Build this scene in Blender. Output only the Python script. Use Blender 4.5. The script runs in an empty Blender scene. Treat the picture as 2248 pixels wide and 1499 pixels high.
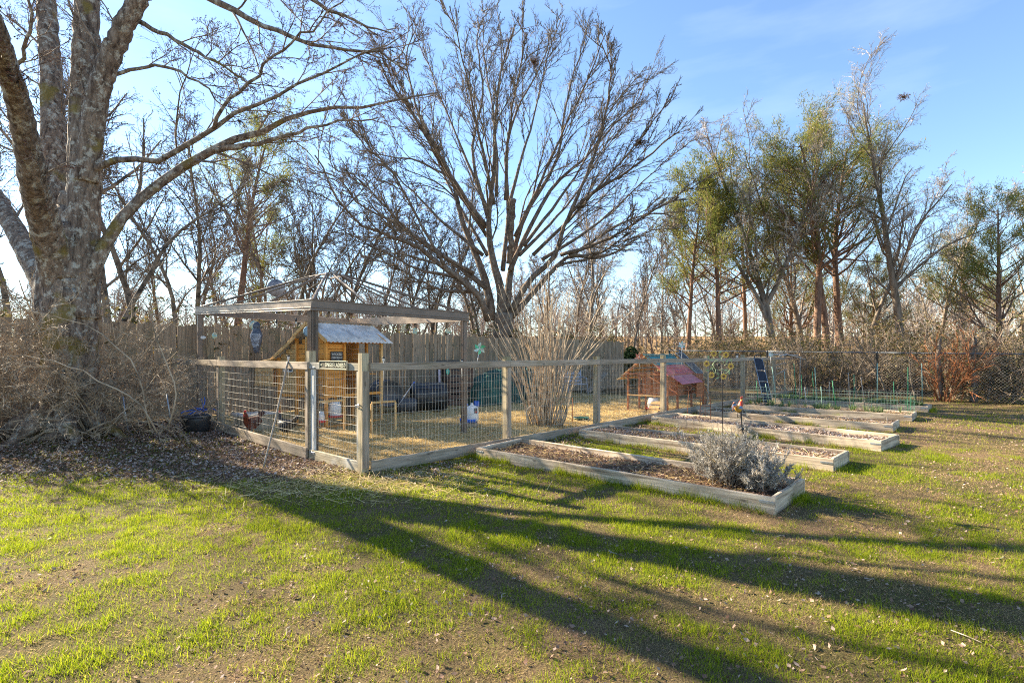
import bpy, math, random
import numpy as np
from mathutils import Matrix, Vector

R = math.radians
scene = bpy.context.scene
col = scene.collection

# ------------------------------------------------------------------ camera, sky, sun, exposure
EYE = 1.4          # camera height in metres
FOC = 1170.0       # focal length in pixels of the 2248 px wide photograph
CXP, HYP = 1124.0, 777.0
cam_d = bpy.data.cameras.new('camera')
cam_d.sensor_width = 36.0
cam_d.lens = 36.0 * FOC / 2248.0
cam_d.shift_y = (HYP - 749.5) / 2248.0
cam_d.clip_start = 0.05
cam_d.clip_end = 3000.0
cam = bpy.data.objects.new('camera', cam_d)
cam.location = (0, 0, EYE)
cam.rotation_euler = (R(90), 0, 0)
col.objects.link(cam)
scene.camera = cam

SUN_AZ, SUN_EL = 59.0, 27.0      # degrees left of the view direction, degrees up
world = bpy.data.worlds.new('World')
scene.world = world
world.use_nodes = True
wn, wl = world.node_tree.nodes, world.node_tree.links
sky = wn.new('ShaderNodeTexSky')
sky.sky_type = 'NISHITA'
sky.sun_disc = False
sky.sun_elevation = R(SUN_EL)
sky.sun_rotation = R(-SUN_AZ)
sky.air_density = 1.0
sky.dust_density = 0.08
sky.ozone_density = 3.2
# thin high cloud veils, mixed into the sky by direction
tc = wn.new('ShaderNodeTexCoord')
mp = wn.new('ShaderNodeMapping'); mp.inputs['Scale'].default_value = (1.0, 1.0, 4.5)
cn = wn.new('ShaderNodeTexNoise'); cn.inputs['Scale'].default_value = 2.2; cn.inputs['Detail'].default_value = 7; cn.inputs['Roughness'].default_value = 0.55
cr = wn.new('ShaderNodeValToRGB'); cr.color_ramp.elements[0].position = 0.52; cr.color_ramp.elements[1].position = 0.85
cm = wn.new('ShaderNodeMath'); cm.operation = 'MULTIPLY'; cm.inputs[1].default_value = 0.12
mx = wn.new('ShaderNodeMixRGB'); mx.inputs[2].default_value = (7.5, 7.9, 8.4, 1)
wl.new(tc.outputs['Generated'], mp.inputs['Vector']); wl.new(mp.outputs[0], cn.inputs['Vector'])
wl.new(cn.outputs['Fac'], cr.inputs[0]); wl.new(cr.outputs[0], cm.inputs[0]); wl.new(cm.outputs[0], mx.inputs[0])
wl.new(sky.outputs[0], mx.inputs[1]); wl.new(mx.outputs[0], wn['Background'].inputs[0])
wn['Background'].inputs[1].default_value = 0.072

sd = Vector((-math.sin(R(SUN_AZ)) * math.cos(R(SUN_EL)), math.cos(R(SUN_AZ)) * math.cos(R(SUN_EL)), math.sin(R(SUN_EL))))
sun_d = bpy.data.lights.new('sun', 'SUN')
sun_d.energy = 5.0
sun_d.angle = R(0.53)
sun_d.color = (1.0, 0.87, 0.66)
sun = bpy.data.objects.new('sun', sun_d)
sun.rotation_euler = (-sd).to_track_quat('-Z', 'Y').to_euler()
sun.location = (-20, 20, 30)
col.objects.link(sun)

scene.view_settings.view_transform = 'Standard'
scene.view_settings.look = 'None'
scene.view_settings.exposure = 2.2
scene.view_settings.gamma = 1.0
scene.view_settings.use_curve_mapping = False
scene.render.engine = 'CYCLES'
scene.cycles.max_bounces = 6
scene.cycles.diffuse_bounces = 3
scene.cycles.transparent_max_bounces = 8
scene.cycles.use_denoising = False
scene.cycles.filter_width = 1.05

# ------------------------------------------------------------------ numbers and helpers
rng = np.random.default_rng(11)
rnd = random.Random(7)
A = np.array([0.677, 0.736, 0.0])      # direction of the garden fence, away from the gate
B = np.array([-0.736, 0.677, 0.0])     # at right angles to it, away from the viewer and left
UP = np.array([0.0, 0.0, 1.0])

def G(px, py, z=0.0):
    """the point at height z that shows at a pixel of the photograph"""
    y = (EYE - z) * FOC / (py - HYP)
    return np.array([(px - CXP) / FOC * y, y, z])

def at(px, py, y):
    """the point at distance y that shows at a pixel of the photograph"""
    return np.array([(px - CXP) / FOC * y, y, EYE - (py - HYP) / FOC * y])

def v3(*a):
    return np.array(a, dtype=float)

def unit(v):
    v = np.asarray(v, dtype=float)
    return v / (np.linalg.norm(v, axis=-1, keepdims=True) + 1e-9)

def sstep(x, a, b):
    t = np.clip((x - a) / (b - a), 0, 1)
    return t * t * (3 - 2 * t)

_lat = np.random.default_rng(5).random((256, 256))
def vnoise(x, y, s=1.0, seed=0):
    x = np.asarray(x) * s + seed * 17.3; y = np.asarray(y) * s + seed * 9.1
    xi = np.floor(x).astype(int); yi = np.floor(y).astype(int)
    fx = x - xi; fy = y - yi
    fx = fx * fx * (3 - 2 * fx); fy = fy * fy * (3 - 2 * fy)
    g = lambda i, j: _lat[i % 256, j % 256]
    return (g(xi, yi) * (1 - fx) + g(xi + 1, yi) * fx) * (1 - fy) + (g(xi, yi + 1) * (1 - fx) + g(xi + 1, yi + 1) * fx) * fy

def fbm(x, y, s=1.0, seed=0):
    return (vnoise(x, y, s, seed) * 0.5 + vnoise(x, y, s * 2.1, seed + 3) * 0.28 + vnoise(x, y, s * 4.3, seed + 7) * 0.14 + vnoise(x, y, s * 9.1, seed + 9) * 0.08)

def gz(x, y):
    """height of the ground"""
    x = np.asarray(x, dtype=float); y = np.asarray(y, dtype=float)
    z = (fbm(x, y, 0.7, 1) - 0.5) * 0.05 + (fbm(x, y, 3.0, 2) - 0.5) * 0.018
    d = np.hypot(x + 6.6, y - 8.3)
    z = z + 0.17 * np.exp(-(d / 1.9) ** 2)
    z = z + sstep(y, 24, 120) * 5.2 + sstep(y, 120, 420) * 9
    return z

def link(o, parent=None):
    col.objects.link(o)
    if parent is not None:
        o.parent = parent
        o.matrix_parent_inverse = wmat(parent).inverted()
    return o

def wmat(o):
    m = o.matrix_basis.copy()
    if o.parent is not None:
        m = wmat(o.parent) @ o.matrix_parent_inverse @ m
    return m

def tag(o, label=None, cat=None, group=None, kind=None):
    if label: o['label'] = label
    if cat: o['category'] = cat
    if group: o['group'] = group
    if kind: o['kind'] = kind
    return o

def thing(name, label, cat, loc=(0, 0, 0), group=None, rotz=0.0):
    o = bpy.data.objects.new(name, None)
    o.location = tuple(float(c) for c in loc)
    o.rotation_euler = (0, 0, rotz)
    o.empty_display_size = 0.1
    col.objects.link(o)
    return tag(o, label, cat, group)

def copy_thing(src, loc, rotz=0.0, scale=None, label=None, group=None):
    def cp(o, parent):
        c = o.copy(); col.objects.link(c)
        if parent is not None: c.parent = parent
        for ch in list(o.children): cp(ch, c)
        return c
    c = cp(src, None)
    c.location = tuple(float(k) for k in loc)
    c.rotation_euler = (0, 0, rotz)
    if scale is not None: c.scale = (scale, scale, scale) if not hasattr(scale, '__len__') else scale
    if label: c['label'] = label
    if group: c['group'] = group
    return c

def mesh_np(name, V, quads=None, tris=None, mats=(), mi=None, smooth=False, attr=None):
    """a mesh from numpy arrays; mi: material index per face (quads first), attr: (name, values per face)"""
    me = bpy.data.meshes.new(name)
    V = np.asarray(V, dtype=np.float32).reshape(-1, 3)
    q = np.zeros((0, 4), int) if quads is None else np.asarray(quads, dtype=np.int32).reshape(-1, 4)
    t = np.zeros((0, 3), int) if tris is None else np.asarray(tris, dtype=np.int32).reshape(-1, 3)
    me.vertices.add(len(V)); me.vertices.foreach_set('co', V.ravel())
    nl = q.size + t.size
    me.loops.add(nl)
    me.loops.foreach_set('vertex_index', np.concatenate([q.ravel(), t.ravel()]).astype(np.int32))
    npoly = len(q) + len(t)
    me.polygons.add(npoly)
    st = np.concatenate([np.arange(len(q)) * 4, q.size + np.arange(len(t)) * 3]).astype(np.int32)
    me.polygons.foreach_set('loop_start', st)
    for m in mats: me.materials.append(m)
    if mi is not None: me.polygons.foreach_set('material_index', np.asarray(mi, dtype=np.int32))
    me.polygons.foreach_set('use_smooth', np.full(npoly, bool(smooth)))
    if attr is not None:
        a = me.attributes.new(attr[0], 'FLOAT', 'FACE')
        a.data.foreach_set('value', np.asarray(attr[1], dtype=np.float32))
    me.update(calc_edges=True)
    return me

def obj_np(name, V, quads=None, tris=None, mats=(), parent=None, **k):
    me = mesh_np(name, V, quads, tris, mats if isinstance(mats, (tuple, list)) else (mats,), **k)
    return link(bpy.data.objects.new(name, me), parent)

class MB:
    """collects faces of many small shapes"""
    def __init__(s): s.v = []; s.q = []; s.t = []; s.n = 0
    def add(s, V, q=None, t=None):
        V = np.asarray(V, dtype=float).reshape(-1, 3)
        if q is not None and len(q): s.q.append(np.asarray(q, int).reshape(-1, 4) + s.n)
        if t is not None and len(t): s.t.append(np.asarray(t, int).reshape(-1, 3) + s.n)
        s.v.append(V); s.n += len(V); return s
    def arrays(s):
        return (np.concatenate(s.v), np.concatenate(s.q) if s.q else np.zeros((0, 4), int), np.concatenate(s.t) if s.t else np.zeros((0, 3), int))
    def build(s, name, mat, parent=None, smooth=False, **k):
        V, q, t = s.arrays()
        return obj_np(name, V, q, t, mat, parent, smooth=smooth, **k)

def tube_arr(P, Rd, sides=6, cap=False, twist=None):
    """P (N,K,3), Rd (N,K): tubes; returns V, quads (and end cap tris)"""
    P = np.asarray(P, dtype=float); Rd = np.asarray(Rd, dtype=float)
    N, K, _ = P.shape
    T = np.empty_like(P)
    T[:, 1:-1] = P[:, 2:] - P[:, :-2]; T[:, 0] = P[:, 1] - P[:, 0]; T[:, -1] = P[:, -1] - P[:, -2]
    T = unit(T)
    m = unit(P[:, -1] - P[:, 0] + 1e-6)
    ref = np.where((np.abs(m[:, 2:3]) < 0.8), np.array([[0., 0., 1.]]), np.array([[1., 0., 0.]]))
    U = unit(np.cross(T, ref[:, None, :])); W = np.cross(T, U)
    a = np.arange(sides) / sides * 2 * np.pi
    ca = np.cos(a)[None, None, :, None]; sa = np.sin(a)[None, None, :, None]
    rr = Rd[:, :, None, None] if Rd.ndim == 2 else Rd[:, :, :, None]
    V = P[:, :, None, :] + rr * (U[:, :, None, :] * ca + W[:, :, None, :] * sa)
    base = (np.arange(N) * K * sides)[:, None, None] + (np.arange(K - 1) * sides)[None, :, None]
    i = np.arange(sides)[None, None, :]; j = (np.arange(sides) + 1) % sides; j = j[None, None, :]
    q = np.stack([base + i, base + j, base + sides + j, base + sides + i], -1).reshape(-1, 4)
    V = V.reshape(-1, 3)
    t = None
    if cap:
        t = []
        for n in range(N):
            for k, fl in ((0, 1), (K - 1, 0)):
                b = n * K * sides + k * sides
                for s_ in range(1, sides - 1):
                    t.append((b, b + s_ + 1, b + s_) if fl else (b, b + s_, b + s_ + 1))
        t = np.array(t)
    return V, q, t

def tube(name, pts, r, mat, parent=None, sides=8, smooth=True):
    P = np.array([pts], dtype=float)
    r = np.full(P.shape[:2], r) if np.isscalar(r) else np.array([r], dtype=float)
    V, q, t = tube_arr(P, r, sides, cap=True)
    return obj_np(name, V, q, t, mat, parent, smooth=smooth and sides > 5)

def add_tube(mb, pts, r, sides=6):
    P = np.array([pts], dtype=float)
    r = np.full(P.shape[:2], r) if np.isscalar(r) else np.array([r], dtype=float)
    V, q, t = tube_arr(P, r, sides, cap=True); mb.add(V, q, t); return mb

def axes(p0, p1, up=UP):
    x = unit(np.asarray(p1, float) - np.asarray(p0, float))
    y = np.cross(up, x)
    if np.linalg.norm(y) < 1e-4: y = np.cross(np.array([0, 1., 0]), x)
    y = unit(y); z = np.cross(x, y)
    return x, y, z

def board_mesh(name, L, w, t, mat, seg=1, ch=0.004, warp=0.0, taper=0):
    """a plank along local x from 0 to L, w high (z), t thick (y), with eased edges"""
    ch = min(ch, t * 0.3, w * 0.3)
    hy, hz = t / 2, w / 2
    ring = np.array([(-hy + ch, -hz), (hy - ch, -hz), (hy, -hz + ch), (hy, hz - ch), (hy - ch, hz), (-hy + ch, hz), (-hy, hz - ch), (-hy, -hz + ch)])
    xs = np.linspace(0, L, seg + 1)
    V = []
    for i, x in enumerate(xs):
        rr = ring.copy()
        if warp:
            rr[:, 0] += rnd.uniform(-warp, warp) * 0.7; rr[:, 1] += rnd.uniform(-warp, warp) * 0.6
            rr[3:7, 1] += rnd.uniform(-warp, warp) * 0.5
        V += [(x, a, b) for a, b in rr]
    q = []
    for i in range(seg):
        for k in range(8):
            j = (k + 1) % 8
            q.append((i * 8 + k, i * 8 + j, (i + 1) * 8 + j, (i + 1) * 8 + k))
    e = seg * 8
    q += [(0, 7, 6, 5), (0, 5, 4, 1), (1, 4, 3, 2), (e, e + 5, e + 6, e + 7), (e, e + 1, e + 4, e + 5), (e + 1, e + 2, e + 3, e + 4)]
    return mesh_np(name, V, q, None, (mat,))

def board(name, p0, p1, w, t, mat, parent=None, up=UP, seg=1, warp=0.0, ch=0.004, me=None):
    p0 = np.asarray(p0, float); p1 = np.asarray(p1, float)
    L = float(np.linalg.norm(p1 - p0))
    if me is None: me = board_mesh(name, L, w, t, mat, seg, ch, warp)
    x, y, z = axes(p0, p1, up)
    M = Matrix(((x[0], y[0], z[0], p0[0]), (x[1], y[1], z[1], p0[1]), (x[2], y[2], z[2], p0[2]), (0, 0, 0, 1)))
    o = bpy.data.objects.new(name, me)
    o.matrix_basis = M
    return link(o, parent)

def lathe(name, prof, loc, mat, parent=None, segs=20, axis=None, smooth=True):
    """prof: (radius, height) pairs; axis: direction of the height"""
    prof = np.array(prof, dtype=float)
    a = np.arange(segs) / segs * 2 * np.pi
    V = np.stack([prof[:, 0:1] * np.cos(a), prof[:, 0:1] * np.sin(a), np.repeat(prof[:, 1:2], segs, 1)], -1)
    if axis is not None:
        z = unit(axis); x = unit(np.cross(z, [0.3, 0.9, 0.2])); y = np.cross(z, x)
        V = V[..., 0:1] * x + V[..., 1:2] * y + V[..., 2:3] * z
    K = len(prof)
    V = V.reshape(-1, 3) + np.asarray(loc, float)
    i = np.arange(segs); j = (i + 1) % segs
    q = np.concatenate([np.stack([k * segs + i, k * segs + j, (k + 1) * segs + j, (k + 1) * segs + i], -1) for k in range(K - 1)])
    return obj_np(name, V, q, None, mat, parent, smooth=smooth)

def loft(name, secs, mat, parent=None, sides=14, M=None):
    """one continuous body: secs = (x, z, half width, half height, tilt)"""
    a = np.arange(sides) / sides * 2 * np.pi
    V = []
    for s in secs:
        x, z, hw, hh, tl = s
        for k in a:
            dy = hw * math.cos(k); dz = hh * math.sin(k)
            V.append((x - dz * math.sin(tl), dy, z + dz * math.cos(tl)))
    q = []
    for r_ in range(len(secs) - 1):
        for k in range(sides):
            j = (k + 1) % sides
            q.append((r_ * sides + k, r_ * sides + j, (r_ + 1) * sides + j, (r_ + 1) * sides + k))
    n = len(V); V.append((secs[0][0], 0, secs[0][1])); V.append((secs[-1][0], 0, secs[-1][1]))
    t = [(n, (k + 1) % sides, k) for k in range(sides)] + [(n + 1, (len(secs) - 1) * sides + k, (len(secs) - 1) * sides + (k + 1) % sides) for k in range(sides)]
    V = np.array(V)
    if M is not None: V = V @ np.array(M.to_3x3()).T + np.array(M.translation)
    return obj_np(name, V, q, t, mat, parent, smooth=True)

# ------------------------------------------------------------------ materials
def nt(m): return m.node_tree.nodes, m.node_tree.links
def mat_new(name):
    m = bpy.data.materials.new(name); m.use_nodes = True
    return m
def setp(b, rough=0.8, spec=0.3, metal=0.0):
    b.inputs['Roughness'].default_value = rough
    b.inputs['Specular IOR Level'].default_value = spec
    b.inputs['Metallic'].default_value = metal
def rgb(c): return (c[0], c[1], c[2], 1)

def plain(name, c, rough=0.7, spec=0.3, metal=0.0, var=0.15, scale=8.0, dirt=None, bump=0.0, rvar=0.0):
    """a colour with fine variation, optional dirt colour, optional bump"""
    m = mat_new(name); n, l = nt(m); b = n['Principled BSDF']; setp(b, rough, spec, metal)
    t = n.new('ShaderNodeTexCoord'); no = n.new('ShaderNodeTexNoise'); no.inputs['Scale'].default_value = scale; no.inputs['Detail'].default_value = 5
    l.new(t.outputs['Object'], no.inputs['Vector'])
    r = n.new('ShaderNodeValToRGB')
    d = dirt if dirt else tuple(k * (1 - 2 * var) for k in c)
    r.color_ramp.elements[0].color = rgb(d); r.color_ramp.elements[1].color = rgb(tuple(min(1, k * (1 + var)) for k in c))
    r.color_ramp.elements[0].position = 0.3; r.color_ramp.elements[1].position = 0.6
    l.new(no.outputs['Fac'], r.inputs[0])
    out = r.outputs[0]
    if rvar:
        oi = n.new('ShaderNodeObjectInfo'); mr = n.new('ShaderNodeMapRange'); mr.inputs['To Min'].default_value = 1 - rvar; mr.inputs['To Max'].default_value = 1 + rvar
        hs = n.new('ShaderNodeHueSaturation'); l.new(oi.outputs['Random'], mr.inputs[0]); l.new(mr.outputs[0], hs.inputs['Value']); l.new(out, hs.inputs['Color']); out = hs.outputs[0]
    l.new(out, b.inputs['Base Color'])
    if bump:
        bp = n.new('ShaderNodeBump'); bp.inputs['Strength'].default_value = bump; bp.inputs['Distance'].default_value = 0.01
        l.new(no.outputs['Fac'], bp.inputs['Height']); l.new(bp.outputs[0], b.inputs['Normal'])
    return m

def wood(name, c_dark, c_light, stain=None, grain=(1.6, 38, 38), rough=0.85, rvar=0.16, bump=0.35, knots=True, stain_amt=0.5):
    """grain runs along the plank's own x axis"""
    m = mat_new(name); n, l = nt(m); b = n['Principled BSDF']; setp(b, rough, 0.2)
    t = n.new('ShaderNodeTexCoord'); oi = n.new('ShaderNodeObjectInfo')
    ofs = n.new('ShaderNodeVectorMath'); ofs.operation = 'SCALE'
    cmb = n.new('ShaderNodeCombineXYZ'); cmb.inputs[0].default_value = 37; cmb.inputs[1].default_value = 53; cmb.inputs[2].default_value = 71
    l.new(cmb.outputs[0], ofs.inputs[0]); l.new(oi.outputs['Random'], ofs.inputs['Scale'])
    add = n.new('ShaderNodeVectorMath'); add.operation = 'ADD'; l.new(t.outputs['Object'], add.inputs[0]); l.new(ofs.outputs[0], add.inputs[1])
    mp_ = n.new('ShaderNodeMapping'); mp_.inputs['Scale'].default_value = grain; l.new(add.outputs[0], mp_.inputs['Vector'])
    g = n.new('ShaderNodeTexNoise'); g.inputs['Scale'].default_value = 1.6; g.inputs['Detail'].default_value = 9; g.inputs['Roughness'].default_value = 0.65; g.inputs['Distortion'].default_value = 0.5
    l.new(mp_.outputs[0], g.inputs['Vector'])
    r = n.new('ShaderNodeValToRGB'); r.color_ramp.elements[0].color = rgb(c_dark); r.color_ramp.elements[1].color = rgb(c_light)
    r.color_ramp.elements[0].position = 0.33; r.color_ramp.elements[1].position = 0.62
    l.new(g.outputs['Fac'], r.inputs[0])
    out = r.outputs[0]
    if stain:
        s = n.new('ShaderNodeTexNoise'); s.inputs['Scale'].default_value = 2.3; s.inputs['Detail'].default_value = 6; l.new(add.outputs[0], s.inputs['Vector'])
        sr = n.new('ShaderNodeValToRGB'); sr.color_ramp.elements[0].position = 0.5; sr.color_ramp.elements[1].position = 0.68
        sm = n.new('ShaderNodeMath'); sm.operation = 'MULTIPLY'; sm.inputs[1].default_value = stain_amt
        mx_ = n.new('ShaderNodeMixRGB'); mx_.inputs[2].default_value = rgb(stain)
        l.new(s.outputs['Fac'], sr.inputs[0]); l.new(sr.outputs[0], sm.inputs[0]); l.new(sm.outputs[0], mx_.inputs[0]); l.new(out, mx_.inputs[1]); out = mx_.outputs[0]
    if knots:
        vo = n.new('ShaderNodeTexVoronoi'); vo.inputs['Scale'].default_value = 1.0
        mk = n.new('ShaderNodeMapping'); mk.inputs['Scale'].default_value = (3.2, 9, 9); l.new(add.outputs[0], mk.inputs['Vector']); l.new(mk.outputs[0], vo.inputs['Vector'])
        kr = n.new('ShaderNodeValToRGB'); kr.color_ramp.elements[0].position = 0.06; kr.color_ramp.elements[1].position = 0.15
        kr.color_ramp.elements[0].color = (0.35, 0.35, 0.35, 1); kr.color_ramp.elements[1].color = (1, 1, 1, 1)
        mk2 = n.new('ShaderNodeMixRGB'); mk2.blend_type = 'MULTIPLY'; mk2.inputs[0].default_value = 0.8
        l.new(vo.outputs['Distance'], kr.inputs[0]); l.new(out, mk2.inputs[1]); l.new(kr.outputs[0], mk2.inputs[2]); out = mk2.outputs[0]
    mr = n.new('ShaderNodeMapRange'); mr.inputs['To Min'].default_value = 1 - rvar; mr.inputs['To Max'].default_value = 1 + rvar
    hs = n.new('ShaderNodeHueSaturation'); l.new(oi.outputs['Random'], mr.inputs[0]); l.new(mr.outputs[0], hs.inputs['Value']); l.new(out, hs.inputs['Color'])
    l.new(hs.outputs[0], b.inputs['Base Color'])
    bp = n.new('ShaderNodeBump'); bp.inputs['Strength'].default_value = bump; bp.inputs['Distance'].default_value = 0.006
    l.new(g.outputs['Fac'], bp.inputs['Height']); l.new(bp.outputs[0], b.inputs['Normal'])
    return m

def leafy(name, cols, trans=0.45, attr='tint', rough=0.7, spec=0.15):
    """thin leaves and blades: colour by the face's own tint value, partly see-through to light"""
    m = mat_new(name); n, l = nt(m); b = n['Principled BSDF']; setp(b, rough, spec)
    a = n.new('ShaderNodeAttribute'); a.attribute_name = attr
    r = n.new('ShaderNodeValToRGB'); cr_ = r.color_ramp; cr_.interpolation = 'LINEAR'
    while len(cr_.elements) < len(cols): cr_.elements.new(0.5)
    for i, c in enumerate(cols):
        cr_.elements[i].position = i / (len(cols) - 1); cr_.elements[i].color = rgb(c)
    l.new(a.outputs['Fac'], r.inputs[0]); l.new(r.outputs[0], b.inputs['Base Color'])
    tr = n.new('ShaderNodeBsdfTranslucent'); l.new(r.outputs[0], tr.inputs['Color'])
    ms = n.new('ShaderNodeMixShader'); ms.inputs[0].default_value = trans
    l.new(b.outputs[0], ms.inputs[1]); l.new(tr.outputs[0], ms.inputs[2]); l.new(ms.outputs[0], n['Material Output'].inputs['Surface'])
    return m

def bark(name, c1, c2, lichen=None, amt=0.5, scale=14.0, moss=None, bump=0.9):
    m = mat_new(name); n, l = nt(m); b = n['Principled BSDF']; setp(b, 0.9, 0.15)
    t = n.new('ShaderNodeTexCoord'); mp_ = n.new('ShaderNodeMapping'); mp_.inputs['Scale'].default_value = (1, 1, 0.22); l.new(t.outputs['Object'], mp_.inputs['Vector'])
    g = n.new('ShaderNodeTexNoise'); g.inputs['Scale'].default_value = scale; g.inputs['Detail'].default_value = 8; g.inputs['Roughness'].default_value = 0.7; l.new(mp_.outputs[0], g.inputs['Vector'])
    r = n.new('ShaderNodeValToRGB'); r.color_ramp.elements[0].color = rgb(c1); r.color_ramp.elements[1].color = rgb(c2)
    r.color_ramp.elements[0].position = 0.36; r.color_ramp.elements[1].position = 0.62; l.new(g.outputs['Fac'], r.inputs[0])
    out = r.outputs[0]
    if lichen:
        s = n.new('ShaderNodeTexNoise'); s.inputs['Scale'].default_value = 9.0; s.inputs['Detail'].default_value = 10; s.inputs['Roughness'].default_value = 0.75; l.new(t.outputs['Object'], s.inputs['Vector'])
        sr = n.new('ShaderNodeValToRGB'); sr.color_ramp.elements[0].position = 0.52; sr.color_ramp.elements[1].position = 0.59
        sm = n.new('ShaderNodeMath'); sm.operation = 'MULTIPLY'; sm.inputs[1].default_value = amt
        mx_ = n.new('ShaderNodeMixRGB'); mx_.inputs[2].default_value = rgb(lichen)
        l.new(s.outputs['Fac'], sr.inputs[0]); l.new(sr.outputs[0], sm.inputs[0]); l.new(sm.outputs[0], mx_.inputs[0]); l.new(out, mx_.inputs[1]); out = mx_.outputs[0]
    if moss:
        s2 = n.new('ShaderNodeTexNoise'); s2.inputs['Scale'].default_value = 1.7; s2.inputs['Detail'].default_value = 7; l.new(t.outputs['Object'], s2.inputs['Vector'])
        sr2 = n.new('ShaderNodeValToRGB'); sr2.color_ramp.elements[0].position = 0.6; sr2.color_ramp.elements[1].position = 0.66
        mx2 = n.new('ShaderNodeMixRGB'); mx2.inputs[2].default_value = rgb(moss)
        sm2 = n.new('ShaderNodeMath'); sm2.operation = 'MULTIPLY'; sm2.inputs[1].default_value = 0.75
        l.new(s2.outputs['Fac'], sr2.inputs[0]); l.new(sr2.outputs[0], sm2.inputs[0]); l.new(sm2.outputs[0], mx2.inputs[0]); l.new(out, mx2.inputs[1]); out = mx2.outputs[0]
    l.new(out, b.inputs['Base Color'])
    bp = n.new('ShaderNodeBump'); bp.inputs['Strength'].default_value = bump; bp.inputs['Distance'].default_value = 0.05
    l.new(g.outputs['Fac'], bp.inputs['Height']); l.new(bp.outputs[0], b.inputs['Normal'])
    return m

M_fence = wood('weathered_cedar', (0.16, 0.11, 0.07), (0.35, 0.26, 0.175), stain=(0.12, 0.12, 0.06), stain_amt=0.45, rvar=0.22)
M_rail = wood('grey_treated_wood', (0.20, 0.15, 0.105), (0.46, 0.37, 0.28), stain=(0.17, 0.15, 0.08), stain_amt=0.4, grain=(1.2, 22, 22))
M_post = wood('treated_post_wood', (0.22, 0.17, 0.10), (0.52, 0.43, 0.28), stain=(0.16, 0.15, 0.06), stain_amt=0.5, grain=(1.2, 22, 22))
M_bed = wood('bleached_bed_wood', (0.20, 0.14, 0.09), (0.64, 0.52, 0.38), stain=(0.20, 0.15, 0.10), stain_amt=0.45, grain=(0.9, 15, 15), bump=0.7)
M_coop = wood('orange_coop_wood', (0.50, 0.20, 0.035), (0.76, 0.36, 0.09), rvar=0.1, knots=False)
M_coopl = wood('pale_coop_trim', (0.46, 0.26, 0.09), (0.72, 0.48, 0.22), rvar=0.1, knots=False)
M_red = wood('red_brown_stain', (0.27, 0.10, 0.045), (0.48, 0.20, 0.09), rvar=0.1, knots=False)
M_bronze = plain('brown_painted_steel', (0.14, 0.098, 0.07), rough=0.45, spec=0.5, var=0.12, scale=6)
M_bronze_lit = plain('brown_steel_sunlit_tone', (0.34, 0.255, 0.185), rough=0.5, spec=0.45, var=0.15, scale=5)  # paler copy of the brown steel, sunlight put into its colour
M_wire = plain('galvanized_wire', (0.40, 0.37, 0.31), rough=0.75, spec=0.2, metal=0.0, var=0.2)
M_steel = plain('galvanized_steel', (0.36, 0.38, 0.40), rough=0.4, spec=0.5, metal=0.7, var=0.15, scale=12)
M_pipe = plain('dull_fence_pipe', (0.10, 0.115, 0.135), rough=0.65, spec=0.3, metal=0.1, var=0.15)
M_black = plain('black_plastic', (0.022, 0.023, 0.025), rough=0.45, spec=0.5, var=0.2)
M_dgrey = plain('dark_grey_plastic', (0.075, 0.078, 0.085), rough=0.5, spec=0.45, var=0.2)
M_white = plain('white_plastic', (0.72, 0.70, 0.66), rough=0.5, spec=0.4, var=0.05)
M_blue = plain('blue_plastic', (0.025, 0.12, 0.50), rough=0.45, spec=0.45, var=0.1)
M_redp = plain('red_plastic', (0.50, 0.03, 0.03), rough=0.45, spec=0.45, var=0.1)
M_teal = plain('teal_roof_paint', (0.06, 0.21, 0.22), rough=0.6, var=0.12, scale=4)
M_pink = plain('faded_pink_roof_paint', (0.46, 0.11, 0.12), rough=0.65, var=0.15, scale=4)
M_mauve = plain('mauve_roof_paint', (0.48, 0.17, 0.19), rough=0.65, var=0.15, scale=4)
M_tote = plain('beige_plastic_tote', (0.30, 0.26, 0.19), rough=0.55, var=0.1)
M_green = plain('green_coated_metal', (0.05, 0.24, 0.11), rough=0.5, var=0.15)
M_mint = plain('mint_coated_metal', (0.30, 0.45, 0.36), rough=0.5, var=0.1)
M_tarp = plain('dark_green_tarp', (0.02, 0.075, 0.055), rough=0.6, var=0.3, scale=5, bump=0.4)
M_dteal = plain('dark_teal_plastic', (0.03, 0.10, 0.095), rough=0.55, var=0.15)
M_rust = plain('rusty_iron', (0.26, 0.10, 0.045), rough=0.85, var=0.3, scale=30)
M_iron = plain('dark_iron', (0.03, 0.028, 0.027), rough=0.6, spec=0.4, var=0.2)
M_stick = wood('grey_dry_stick', (0.22, 0.17, 0.12), (0.48, 0.41, 0.33), rvar=0.2, knots=False)
M_cane = plain('pale_shrub_cane', (0.50, 0.38, 0.25), rough=0.7, var=0.35, scale=9)
M_twig = plain('tan_twig_bark', (0.33, 0.25, 0.165), rough=0.8, var=0.4, scale=5)
M_branch = plain('grey_brown_branch', (0.21, 0.16, 0.12), rough=0.85, var=0.4, scale=6)
M_dark = plain('dark_branch', (0.15, 0.12, 0.09), rough=0.9, var=0.4, scale=6)
M_lightb = plain('pale_branch', (0.33, 0.28, 0.23), rough=0.85, var=0.4, scale=3)
M_bark_big = bark('lichened_maple_bark', (0.06, 0.042, 0.032), (0.29, 0.22, 0.165), lichen=(0.48, 0.46, 0.39), amt=0.85, scale=18, moss=(0.20, 0.15, 0.03))
M_bark_mid = bark('grey_bark', (0.07, 0.05, 0.038), (0.21, 0.155, 0.115), lichen=(0.30, 0.28, 0.23), amt=0.5, scale=9)
M_bark_far = bark('far_bark', (0.10, 0.08, 0.06), (0.25, 0.20, 0.155), scale=5, bump=0.4)
M_bark_red = bark('pine_bark', (0.09, 0.055, 0.04), (0.27, 0.17, 0.12), scale=6, bump=0.5)
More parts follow.
